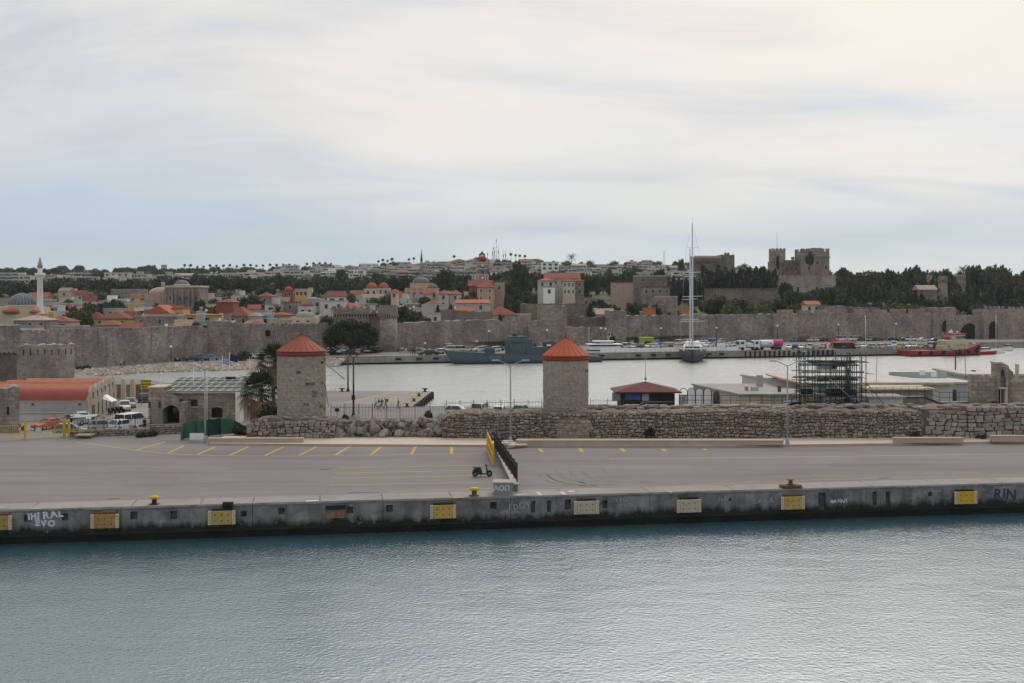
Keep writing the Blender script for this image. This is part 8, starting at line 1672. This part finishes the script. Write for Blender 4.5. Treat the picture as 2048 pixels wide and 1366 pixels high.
# named houses of the old town
NAMED = [(285,402,520,612),(808,876,560,598),(946,982,560,570),(728,780,570,588)]
fl,hp,gx,gy = 'flat','hip','gx','gy'
for a in [
 (188,256,637,402,14,hp,623,M_ochre,M_tile_dark,'yellow ochre house with dark red hipped roof right of the bright green tree',3,1,0),
 (27,93,640,352,9,hp,631,M_wall_warm,M_tile_old,'tan stone house with a grey hipped roof and three dark windows at the left',3,1,0),
 (84,138,643,366,9,hp,632,M_cream,M_tile_dark,'cream house with a red roof and round topped openings below the white minaret',2,1,2),
 (-20,70,655,345,7,fl,654,M_offwhite,M_roofflat,'long white flat house just above the city wall at the left',4,1,2),
 (60,96,667,330,6,hp,659,M_offwhite,M_tile_bright,'small white house with an orange hipped roof touching the city wall',1,1,0),
 (100,165,655,343,6,fl,654,M_greyplaster,M_roofflat,'low grey house with dark openings above the city wall left of the yellow house',3,1,0),
 (190,238,650,352,7,hp,641,M_greyplaster,M_tile,'low grey house with faded orange roof before the yellow hipped house',2,1,0),
 (240,280,657,346,7,gx,645,M_wall,M_tile,'small stone house with an orange lean roof right of the yellow hipped house',1,1,0),
 (291,340,627,384,12,gy,610,M_cream,M_tile_bright,'cream gable house with two tall dark windows and an orange roof',2,1,0),
 (340,366,619,392,9,fl,618,M_ochre,M_tile_bright,'narrow yellow house joined to the cream gable house',0,0,0),
 (283,356,633,372,8,fl,632,M_wall_warm,M_roofflat,'old stone house with a flat top before the cream gable house',1,1,0),
 (365,429,630,388,10,hp,627,M_ochre,M_tile_bright,'long yellow house with thin orange roof edge before the big church',2,1,2),
 (455,497,632,378,11,hp,614,M_wall_warm,M_tile_dark,'tan stone house with a steep dark red hipped roof and arched windows',2,2,0),
 (432,466,604,412,9,hp,598,M_redplaster,M_tile_dark,'dark red plastered house with a red roof beside the light green tree',0,0,0),
 (497,516,632,376,9,hp,626,M_pinkwhite,M_tile_old,'narrow pale house with two windows right of the steep dark red roof',2,2,0),
 (501,534,624,395,8,fl,623,M_offwhite,M_roofflat,'white flat roofed house right of the steep dark red roof',1,1,0),
 (522,540,633,385,6,fl,632,M_blueplaster,M_roofflat,'small sky blue house wall among white houses',1,1,0),
 (535,578,630,392,8,hp,624,M_orange,M_tile_dark,'orange brown house with a dark red roof left of the cream domed house',1,1,0),
 (535,584,641,372,6,fl,640,M_cream,M_roofflat,'low cream house with a flat roof above the city wall',2,1,0),
 (663,728,616,430,12,hp,605,M_orange,M_tile,'long house with a wide orange tiled roof behind the machicolated gate',0,0,0),
 (566,594,606,430,9,fl,605,M_wall,M_tile,'grey stone house with a tiled edge right of the town palm',1,2,0),
 (614,641,600,440,9,fl,599,M_greyplaster,M_roofflat,'grey white house with two windows in the middle of the old town',2,1,0),
 (590,615,580,520,9,fl,578,M_ochre,M_roofflat,'bright yellow flat house with three windows under the dark pine belt',3,1,0),
 (640,690,604,430,8,fl,603,M_offwhite,M_roofflat,'white flat house before the long tiled roof',2,1,0),
 (782,794,583,470,6,hp,578,M_cream,M_tile_bright,'small cream bell tower house with an orange cap right of the twin red domes',1,1,0),
 (843,906,612,428,10,fl,611,M_offwhite,M_roofflat,'white flat roofed house with a blank wall below the rose domed mosque',0,0,0),
 (848,880,608,440,9,hp,600,M_pinkwhite,M_tile,'house with a low pinkish tiled roof above the white blank wall',1,1,0),
 (855,886,629,398,7,fl,628,M_offwhite,M_roofflat,'small white house with a grey front left of the broken upper wall',1,1,0),
 (877,897,587,480,8,hp,580,M_pinkwhite,M_tile_bright,'pale house with a bright orange roof between two cypress trees',1,2,0),
 (899,922,588,485,8,hp,580,M_pinkwhite,M_tile,'pale house with an orange roof right of the second cypress',1,1,0),
 (912,978,606,425,12,gx,599,M_greyplaster,M_tile_bright,'wide grey house with a bright orange tiled roof below the clock tower',2,1,0),
 (904,946,621,412,8,hp,611,M_wall,M_tile_bright,'low house with the brightest orange hipped roof on the upper wall',0,0,0),
 (965,1033,630,405,13,hp,612,M_cream,M_tile_dark,'cream house with a large red hipped roof just behind the crenellated wall',2,1,0),
 (1030,1062,631,408,8,fl,630,M_cream,M_cream_stone,'low cream annex right of the large red hipped roof',1,1,0),
 (954,988,574,488,11,hp,562,M_pink,M_tile,'salmon pink house with tall shuttered windows in pale frames',2,2,1),
 (988,1009,568,500,9,fl,567,M_pinkdome,M_roofflat,'rose brown house annex right of the salmon pink house',1,1,0),
 (937,984,572,520,9,gx,560,M_redplaster,M_tile_dark,'house with a dark red roof at the foot of the clock tower',0,0,0),
 (1090,1160,557,512,12,gx,545,M_pinkwhite,M_tile_dark,'large villa with a long dark red roof among the trees',5,1,0),
 (1076,1110,561,500,8,hp,555,M_offwhite,M_tile_bright,'white villa wing with an orange hipped roof and two dark windows',2,1,0),
 (1126,1150,562,498,6,hp,557,M_cream,M_tile_dark,'cream bay of the villa with three green shuttered windows',3,2,1),
 (1150,1168,562,505,8,hp,557,M_wall_warm,M_tile,'tan end wing of the villa at its right',1,2,0),
 (1087,1110,575,486,6,fl,574,M_white,M_roofflat,'plain white block with one window below the villa',1,1,0),
 (1083,1118,525,900,12,fl,524,M_white,M_roofflat,'modern white house with large blue windows on the hill above the villa',3,2,2),
 (1225,1266,566,500,9,fl,565,M_pinkdome,M_tile,'long rose brown house above the trees right of the villa',0,0,0),
 (1286,1340,575,490,10,fl,574,M_wall,M_tile_dark,'long stone building with a red brown roof edge and four windows',4,1,0),
 (1270,1335,553,560,8,fl,552,M_wall_dark,M_roofflat,'dark low stone building behind the long stone one',2,1,0),
 (1612,1640,609,446,7,gx,602,M_offwhite,M_tile_bright,'small pale house with an orange roof standing on the city wall',2,1,0),
 (1838,1874,579,540,8,gx,570,M_wall,M_tile_old,'stone house with a grey tiled roof left of the round watch tower',0,0,0),
 (1866,1932,552,660,10,fl,551,M_wall_warm,M_roofflat,'long tan flat building behind the round watch tower',0,0,0),
 (1733,1748,549,700,8,fl,547,M_white,M_roofflat,'small white house showing between the pines right of the palace',0,0,0),
 (222,277,580,600,10,fl,579,M_wall,M_roofflat,'grey square stone fort below the dark pine belt',0,0,0),
 (208,258,546,1010,12,fl,545,M_pinkwhite,M_roofflat,'pink and white apartment block with wide balconies on the left hillside',4,3,2),
 (1313,1355,595,452,7,fl,594,M_wall_warm,M_roofflat,'broken gate tower block with a tall dark window behind the city wall',0,0,0),
 (1287,1311,618,440,4,fl,617,M_wall,M_tile_bright,'stone lean house with a bright orange roof left of the broken gate tower',0,0,0),
 (1362,1384,618,440,4,fl,617,M_wall,M_tile_bright,'stone lean house with a bright orange roof right of the broken gate tower',0,0,0)]:
    house(*a); NAMED.append((a[0],a[1],a[3],a[2]+14))
for t, H in ((o, 0) for o in ALL if o['label'].startswith('broken gate tower block')):
    o = MB(); o.box(-.6,.6,-.05,.0,1.5,5.5); o.build('tall_window',M_hole,t,(.8,0,0))
for t in [o for o in ALL if 'lean house with a bright orange roof' in o['label']]:
    H = Z(617.5,440)-t.location.z; m = MB(); w = 11/F*440*1.05; m.add([(-w,-1.2,H-2.2),(w,-1.2,H-2.2),(w,.0,H+.3),(-w,.0,H+.3)],[(0,1,2,3)]); m.build('awning_roof',M_tile_bright,t)
def domed_house(px, r_px, py_top, py_spring, Y, wall, dm, label, body=1.25):
    c = X(px,Y); g = T(c,Y); t = thing('domed_house',label,'domed building',(c,Y,g)); r = r_px/F*Y; H = Z(py_spring,Y)-g; m = MB(); m.box(-r*body,r*body,0,2*r*body,-3,H); m.build('wall',wall,t); m = MB(); dome(m,r,H,Z(py_top,Y)-Z(py_spring,Y),0,r*body); m.build('dome',dm,t); m = MB(); m.tube((0,r*body,H+Z(py_top,Y)-Z(py_spring,Y)),(0,r*body,H+Z(py_top,Y)-Z(py_spring,Y)+1.0),.08,5); m.build('finial',M_lead,t)
    for k in (-.5,.5): link('window',WIN[0],t,(k*r,-.02,H-2.6))
domed_house(742,11.5,565,577,565,M_pinkwhite,M_reddome,'house with a red dome, left one of the twin red domes'); domed_house(766,10.5,565,576,575,M_pinkwhite,M_reddome,'house with a red dome, right one of the twin red domes')
domed_house(606,20,623,634,372,M_cream,M_stonedome,'cream house with a low grey brown dome just above the city wall'); domed_house(575,8.5,573,580,530,M_redplaster,M_reddome,'low red house with a small red dome under the dark pine belt'); domed_house(612,13,605,613,425,M_offwhite,M_tile_dark,'white house with a shallow red brown dome in the old town')
# fill houses of the old town, then of the hill
COLW = [(M_offwhite,'white',5),(M_greyplaster,'grey',3),(M_pinkwhite,'pale pink',2),(M_cream,'cream',2),(M_wall,'stone',3),(M_wall_warm,'tan',2),(M_ochre,'yellow',.5),(M_white,'bright white',1.5)]
hq = random.Random(33); taken = []
def fill(n, px0, px1, Y0, Y1, hmin, hmax, wmin, wmax, zone, grp, tile=.4, bal=False, k=.7):
    made = tries = 0
    while made < n and tries < n*30:
        tries += 1; Y = hq.uniform(Y0,Y1); px = hq.uniform(px0,px1); w = hq.uniform(wmin,wmax); wp = w*F/Y/2; top = Z; g = tz_(px,Y); hh = hq.uniform(hmin,hmax); py = HY+(ZC-g-hh)*F/Y
        if Y < wallY(X(px,Y))+9 or (92 < px < 200 and Y < 402) or any(a-4 < px < b+4 and c-100 < Y < c+4 and py < d for a,b,c,d in NAMED): continue
        if any(abs(px-a) < (wp+b)*k and abs(py-c) < 5 for a,b,c in taken): continue
        taken.append((px,wp,py)); wm, cw, _ = hq.choices(COLW,[c[2] for c in COLW])[0]; rf = hq.random() < tile
        roof = hq.choice((hp,gx,gx)) if rf else fl; rm = hq.choice((M_tile,M_tile,M_tile_dark,M_tile_old,M_tile_old)) if rf else hq.choice((M_roofflat,M_roofflat,M_offwhite))
        lab = '%s %s house %s the %s' % (cw, 'tiled' if rf else 'flat', zone, mark(px))
        t, H, h = house(px-wp,px+wp,py,Y,w*hq.uniform(.7,1.1),roof,py-hq.uniform(1.6,2.6)*F/Y if rf else py,wm,rm,lab,max(1,int(w/3.4)),max(1,int(hh/3.2)),hq.choice((0,0,2)),grp,rz=hq.uniform(-.35,.35),balc=bal)
        if not rf and hq.random() < .5: link('water_tank',TANK,t,(hq.uniform(-h*.6,h*.6),2,H+.1))
        if not rf and hq.random() < .4: m = MB(); a = hq.uniform(-h*.4,h*.2); m.box(a,a+h*.7,1.5,4.5,H+.1,H+2.6); m.build('roof_room',wm,t)
        made += 1
fill(46, 90, 960, 345, 420, 4, 6.2, 4.5, 9, 'behind the wall near', 'houses behind the city wall', .2); fill(100, 60, 960, 420, 570, 4, 7.2, 4.5, 10, 'in the old town near', 'houses of the old town', .3); fill(8, 1060, 1330, 440, 560, 4, 6, 6, 10, 'among trees near', 'houses among the trees', .4)
fill(26, 10, 560, 900, 1020, 5, 8, 9, 18, 'on the hill above', 'houses on the far hill', .12, True, .55); fill(52, 545, 960, 930, 1300, 6, 11, 10, 24, 'on the hill above', 'houses on the far hill', .10, True, .5); fill(40, 970, 1420, 880, 1350, 6, 11, 9, 20, 'on the hill above', 'houses on the far hill', .15, True, .5)
# ------------------------------------------------------------------ trees of the town
def grove(kind, n, px0, px1, Y0, Y1, h0, h1, w0, w1, ms, what, grp, seed, edge=None):
    q = random.Random(seed)
    for i in range(n):
        px = px0+(px1-px0)*(i+q.uniform(.1,.9))/n; Y = q.uniform(Y0,Y1)
        if 1864 < px < 1912 and 500 < Y < 598: continue
        tree(kind,px,Y,q.uniform(h0,h1),q.uniform(w0,w1),q.choice(ms),'%s %s' % (what, mark(px)),None,grp)
grove('pine',24,-40,330,640,760,6.5,9,11,16,(L_dark,L_dark,L_mid),'dark pine in the belt behind the','dark pine belt behind the old town',31)
grove('pine',42,330,860,640,780,8,11,11,17,(L_dark,L_dark,L_mid),'dark pine in the belt behind the','dark pine belt behind the old town',1)
grove('pine',24,850,1330,600,760,9,14,11,16,(L_dark,L_dark,L_mid),'dark pine on the slope behind the','dark pine belt behind the old town',2)
grove('broad',9,1560,1700,500,590,7,10,8,12,(L_dark,L_mid,L_dark),'dark bushy tree below the terrace near the','trees below the palace terrace',23)
grove('pine',24,1670,2090,620,760,11,16,11,17,(L_dark,L_mid,L_olive),'tall pine on the rise behind the','pine wood at the right',24)
grove('cypress',16,1690,2090,500,560,9,14,4,6,(L_cyp,),'dark cypress behind the right wall near the','cypresses behind the right wall',25)
grove('pine',16,1675,2090,520,600,7,11,9,14,(L_dark,L_dark,L_mid),'tall dark pine behind the right wall near the','pine wood at the right',3)
grove('broad',14,1690,2090,465,520,5,8,6,10,(L_dark,L_dark,L_mid),'dark bushy tree behind the right wall near the','trees behind the right wall',4)
grove('cypress',30,1404,1552,560,598,16,21,5,7.5,(L_cyp,),'dark cypress of the grove below the','cypress grove below the palace',5)
grove('cypress',9,1340,1406,560,600,11,15,4.5,6,(L_cyp,),'dark cypress left of the grove by the','cypresses left of the grove',15)
grove('broad',12,1395,1690,450,500,5,7.5,7,11,(L_mid,L_light,L_olive),'green leafy tree behind the wall near the','green trees below the palace',6)
grove('broad',11,1180,1330,440,500,5,8,7,11,(L_mid,L_dark,L_light),'bushy tree behind the middle wall near the','trees behind the middle wall',7)
grove('broad',14,1000,1090,470,560,5,9,5,8,(L_dark,L_mid,L_dark),'dark bushy tree on the bank near the','trees on the bank right of the clock tower',8)
grove('broad',6,1000,1050,620,760,8,12,10,15,(L_light,L_mid,L_olive),'tall green tree of the knoll near the','trees of the green knoll',9)
grove('broad',34,70,950,385,560,3.5,6.5,4,7.5,(L_mid,L_dark,L_light,L_olive),'small tree among the roofs near the','trees among the old town roofs',41)
grove('broad',34,-40,560,1060,1400,6,9,12,20,(L_mid,L_dark,L_mid),'green tree on the wooded hill above the','trees of the wooded hill',21)
grove('broad',26,560,1420,940,1300,6,10,9,15,(L_mid,L_dark),'green tree among the hill houses above the','trees among the hill houses',22)
grove('bush',58,-40,960,1330,1480,4,7,7,15,(L_dark,L_mid,L_mid),'dark bush on the skyline above the','bushes on the skyline',10)
grove('bush',36,960,1420,1250,1480,4,8,7,14,(L_mid,L_dark),'dark bush on the hilltop above the','bushes on the skyline',11)
grove('broad',16,1060,1200,700,900,6,10,8,13,(L_dark,L_mid),'dark round tree on the hill behind the','trees behind the villa',12)
for px,Y,hh,w,m_,k,lab in ((150,398,7.5,9,L_light,'broad','bright green leafy tree left of the yellow hipped house'),(166,402,8,9,L_light,'broad','second bright green tree beside the yellow hipped house'),(140,430,8,9,L_dark,'broad','dark round tree behind the bright green trees'),(180,440,8,10,L_mid,'broad','mid green tree behind the yellow hipped house'),(205,445,8,9,L_dark,'broad','dark tree above the yellow hipped roof'),(232,455,8.5,9,L_dark,'broad','dark tree right of the yellow hipped roof'),
   (440,424,8.5,11,L_light,'broad','light green round tree above the dark red plastered house'),(418,440,7,8,L_light,'broad','light green tree left of the dark red plastered house'),(500,470,9,11,L_mid,'broad','round mid green tree left of the dark pines'),(380,396,5,6,L_dark,'broad','dark small tree above the long yellow house'),(408,398,6,6.5,L_dark,'broad','dark tree between long yellow house and steep red roof'),(391,352,5.5,4.5,L_dark,'pine','ragged dark tree standing on the city wall below the yellow house'),(378,356,3.2,6,L_light,'bush','light green shrub on the city wall below the yellow house'),(498,394,5,6,L_olive,'broad','pale olive tree right of the steep dark red roof'),(522,400,5,6,L_olive,'broad','yellowish tree behind the orange brown house'),
   (655,371,7,7,L_mid,'broad','round tree behind the wall left of the machicolated gate'),(628,520,10.5,4.2,L_cyp,'cypress','fat dark cypress in the old town left of the twin red domes'),(687,470,7,3,L_cyp,'cypress','small dark cypress before the twin red domes'),(776,480,9,9,L_mid,'broad','green tree before the right one of the twin red domes'),(800,400,9,11,L_mid,'broad','big green tree behind the round gate tower'),(826,398,8,10,L_mid,'broad','big green tree right of the round gate tower'),(850,392,6,8,L_mid,'broad','lower green tree beside the white house below the rose mosque'),
   (876,425,10.5,3.6,L_cyp,'cypress','tall cypress before the rose domed mosque'),(901,424,11,3.6,L_cyp,'cypress','tall cypress left of the orange roofs'),(893,505,12,5,L_cyp,'cypress','broad dark cypress behind the orange roofed house'),(920,505,12,5,L_cyp,'cypress','broad dark cypress left of the salmon pink house'),(935,470,9,10,L_olive,'broad','olive green tree left of the salmon pink house'),(951,500,9,8,L_olive,'broad','olive tree beside the dark red roof by the clock tower'),(1011,470,11.5,2.6,L_cyp,'cypress','slim dark cypress right of the salmon pink house'),(990,465,7,1.8,L_cyp,'cypress','very slim cypress at the corner of the salmon pink house'),
   (1180,418,12,4.8,L_cyp,'cypress','tall dark cypress right of the big pale wall tower'),(1187,414,9,4,L_cyp,'cypress','shorter dark cypress beside the tall one by the wall'),(1240,432,7,4,L_cyp,'cypress','pointed dark tree rising above the ragged wall tower'),(1250,425,5,11,L_light,'broad','light green tree above the plain high wall'),(1205,455,8,14,L_mid,'broad','wide green tree behind the middle wall'),(1688,610,14,5.5,L_cyp,'cypress','single dark cypress right of the broad palace tower'),(1795,462,7,13,L_light,'broad','large bright green bush above the right wall merlons'),(1825,464,6,14,L_light,'broad','second bright green bush above the right wall merlons'),
   (1480,470,8,12,L_light,'broad','light green tree at the middle of the terrace below the palace'),(1440,478,9,12,L_olive,'broad','dull green tree below the cypress grove'),(1362,1000,17,9,L_dark,'pine','tall tiered pine on the skyline left of the yacht mast'),(1040,640,16,11,L_dark,'broad','tall dark tree right of the green knoll')):
    tree(k,px,Y,hh,w,m_,lab)
# big dark tree on the shore road
q = random.Random(9); L = []
for i in range(30): a, e = q.uniform(0,6.28), q.uniform(-.35,1.3); r = q.uniform(.5,.78); L.append(((r*math.cos(a)*math.cos(e),r*math.sin(a)*math.cos(e),.42+.5*math.sin(e)),q.uniform(.16,.30)))
t = thing('ficus_tree','very wide dark dense tree on the shore road before the machicolated gate','tree',(X(701,338),338,2.0)); o = leaf_cloud(L,7000,.035,5).build('crown',L_ficus,t,(0,0,1.6)); o.scale = (8.6,8.0,7.6); o = link('trunk',TRUNK,t); o.scale = (9,9,7)
for px,Y,w,h,m_,lab in ((486,322,5,2.6,L_dark,'dark clipped shrub on the shore road left of the parked white cars'),(535,332,8,2.0,L_dark,'low dark hedge shrub before the parked white cars on the shore road'),(560,336,7,1.8,L_dark,'low dark hedge shrub at the shore road behind the palms'),(740,344,7,1.6,L_dark,'low dark hedge shrub right of the big dark tree'),(672,338,6,1.5,L_dark,'low dark hedge shrub left under the big dark tree'),(1003,391,4,4.5,L_light,'light green bush growing from the wall above the warship bridge'),(855,139,1.8,1.3,L_mid,'green bush growing among the pale boulders'),(836,136.2,1.4,.9,L_olive,'olive scrub on the boulder slope'),(1829,133.8,1.3,1.0,L_dark,'dark shrub at the wall foot beside the short parapet'),(1962,133.6,1.4,.8,L_dark,'dark shrub between the two right hand parapets'),(1145,139.0,2.2,.5,L_mid,'green weeds on the ledge above the tan plinth'),(1300,133.9,1.4,1.0,L_dark,'dark weed growing out of the wall right of the kiosk'),(1985,145,1.6,.8,L_light,'light green weed at the foot of the gothic arch'),(540,140.5,3.4,2.0,L_dark,'round dark shrub left of the windmill with the spar'),(284,136.8,1.6,.7,L_olive,'dry scrub at the foot of the low stone wall'),(305,137.6,1.6,.9,L_mid,'green scrub at the foot of the low stone wall'),(352,139.6,1.0,.5,L_olive,'dry scrub above the concrete ramp left of the netting'),(720,135.4,1.2,.8,L_olive,'olive scrub between boulders right of the windmill with the spar'),(770,136,1.4,.8,L_olive,'dry scrub among the middle boulders'),(868,136.5,1.8,1.0,L_mid,'green scrub at the right end of the boulders'),(1870,609,9,8,L_dark,'dark bush left below the round watch tower'),(1912,607,9,8,L_dark,'dark bush right below the round watch tower'),(482,138.2,2.6,1.4,L_olive,'straggling scrub at the slanting end of the netting'),(690,139.3,1.6,.7,L_mid,'green weeds by the railing right of the windmill with the spar')):
    z = 2.6 if Y < 138.4 else (16.5 if Y > 600 else 4.3 if px in (690,540,855) else 5.2 if Y < 150 else 1.4 if px < 600 else 2.2)
    if px == 1003: z = 8.6
    if px in (836,720,770,868): z = 3.7
    if px == 1300: z = 3.2
    tree('bush',px,Y,h,w,m_,lab,z)
# palms
def palm_leaf(n=10, fan=False):
    m = MB()
    if fan:
        m.tube((0,0,0),(.9,0,.12),.02,4,0,.012)
        for k in range(13):
            a = (k-6)*.24; r = .95*(1-.25*abs(k-6)/6); d = (math.cos(a),math.sin(a)); m.add([(.85,0,.12),(.85+d[0]*r*.5-d[1]*.05,d[1]*r*.5+d[0]*.05,.14),(.85+d[0]*r,d[1]*r,-.12),(.85+d[0]*r*.5+d[1]*.05,d[1]*r*.5-d[0]*.05,.14)],[(0,1,2,3)])
    else:
        for k in range(n):
            t0, t1 = k/n, (k+1)/n; f = lambda t: (1.9*t, .55*t-1.25*t*t); (x0,z0),(x1,z1) = f(t0),f(t1); m.tube((x0,0,z0),(x1,0,z1),.018,3,0,smooth=False); w = .55*math.sin(math.pi*(t0*.85+.12))
            for sg in (-1,1): m.add([(x0,0,z0),(x0+.09,0,z0),(x0+.33,sg*w,z0-.18-.1*t0)],[(0,1,2)])
    return m
LEAF = {(f,mm.name): palm_leaf(10,f).mesh('palm_leaf',mm) for f in (True,False) for mm in (L_palm,L_dead,L_mid,L_dark)}
def palm(px, Y, z, H, label, n=44, fan=True, size=1.0, skirt=True, lean=.0, live=L_palm):
    t = thing('palm_tree',label,'palm',(X(px,Y),Y,z)); q = random.Random(int(px)); m = MB(); k = 8
    for i in range(k): m.tube((lean*(i/k)**2,0,H*i/k),(lean*((i+1)/k)**2,0,H*(i+1)/k),.26*(1.25 if i == 0 else 1.0)*q.uniform(.92,1.08),9,0,.24)
    m.build('trunk',M_palm_trunk,t)
    for i in range(n):
        u = i/n; a = i*2.399; el = 1.35-1.9*u if not skirt else 1.4-2.6*u; dead = skirt and u > .68; o = link('palm_leaf',LEAF[fan,(L_dead if dead else live).name],t,(lean,0,H-(u-.3)*(1.5 if dead else .5)*max(0,u-.3)*1.5)); o.rotation_euler = (q.uniform(-.3,.3),-el,a); s = size*q.uniform(.85,1.1); o.scale = (s,s,s)
palm(522,158,1.6,4.4,'fan palm with a skirt of brown dead leaves beside the panelled roof building',60,True,2.1); palm(546,170,1.2,8.2,'taller fan palm half hidden behind the windmill with the spar',50,True,1.9,True,.3)
palm(556,425,tz_(556,425),7.5,'feathery palm standing among the houses of the old town',34,False,1.6,False,live=L_dark); palm(1143,1300,tz_(1143,1300)+1,13,'single tall palm on the skyline above the villa',22,False,3.2,False,live=L_dark); palm(1927,700,tz_(1927,700),14,'palm rising above the pines right of the round watch tower',24,False,2.4,False,live=L_dark)
for px in (1093,1104,1112): palm(px,474,tz_(px,474),2.2,'low palm before the plain white block below the villa',22,False,1.5,False,live=L_mid); AUTO.append(ALL[-1])
sp = leaf_cloud([((0,0,1.0),.16),((.06,.04,.93),.13),((-.07,0,.95),.13)],160,.07,8); SKC = sp.mesh('crown',L_dark); st = MB(); st.tube((0,0,-.1),(0,0,.9),.022,5,0,.016); SKT = st.mesh('trunk',M_bark)
for px in (118,130,369,381,395,407,420,433,447,460,474,488,501,513,526,540,553,566,579,590,614,627,639,651,662,757,766,775,784,818,828,908,1022,1031,1040,1050):
    Y = 1485; q = random.Random(px); r = thing('palm_tree','small palm of the skyline row above the %s' % mark(px),'palm',(X(px,Y),Y,ridgeZ(px)-.5),q.uniform(0,6),'palm row on the skyline'); AUTO.append(r); s = q.uniform(6.8,8.8)
    for nm, me in (('crown',SKC),('trunk',SKT)): o = link(nm,me,r); o.scale = (s*1.15,s*1.15,s)
# low scrub that nobody could count, over the hillside
rs = np.random.RandomState(4); Ls = []
for i in range(1100):
    Y = rs.uniform(440,1480); px = rs.uniform(-150,2200); x = X(px,Y); 
    if Y < wallY(x)+25 or (px < 960 and Y < 600): continue
    r = rs.uniform(1.4,3.2)*(1+Y/1500); Ls.append(((x,Y,T(x,Y)+r*.25),r))
stuff(leaf_cloud(Ls,52000,.75,6,.8).build('hillside_scrub',L_mid))
# ------------------------------------------------------------------ labels that repeat get told apart by their order
ORD = 'first second third fourth fifth sixth seventh eighth ninth tenth eleventh twelfth thirteenth fourteenth fifteenth sixteenth'.split()
NUM = 'one two three four five six seven eight nine ten eleven twelve thirteen fourteen fifteen sixteen'.split()
def finish_labels():
    by = {}
    for o in AUTO: by.setdefault(o['label'], []).append(o)
    for lab, os in by.items():
        if len(os) < 2: continue
        os.sort(key=lambda o: o.location.x / max(o.location.y, 1))
        for i, o in enumerate(os):
            if len(os) == 2: w = ('left of two', 'right of two')[i]
            elif i == 0: w = 'leftmost of %s' % (NUM[len(os)-1] if len(os) <= 16 else 'many')
            elif i == len(os)-1: w = 'rightmost of %s' % (NUM[len(os)-1] if len(os) <= 16 else 'many')
            elif i < 16: w = '%s from left' % ORD[i]
            elif len(os)-1-i < 16: w = '%s from right' % ORD[len(os)-1-i]
            else: w = 'near the middle'
            o['label'] = lab + ', ' + w
finish_labels()
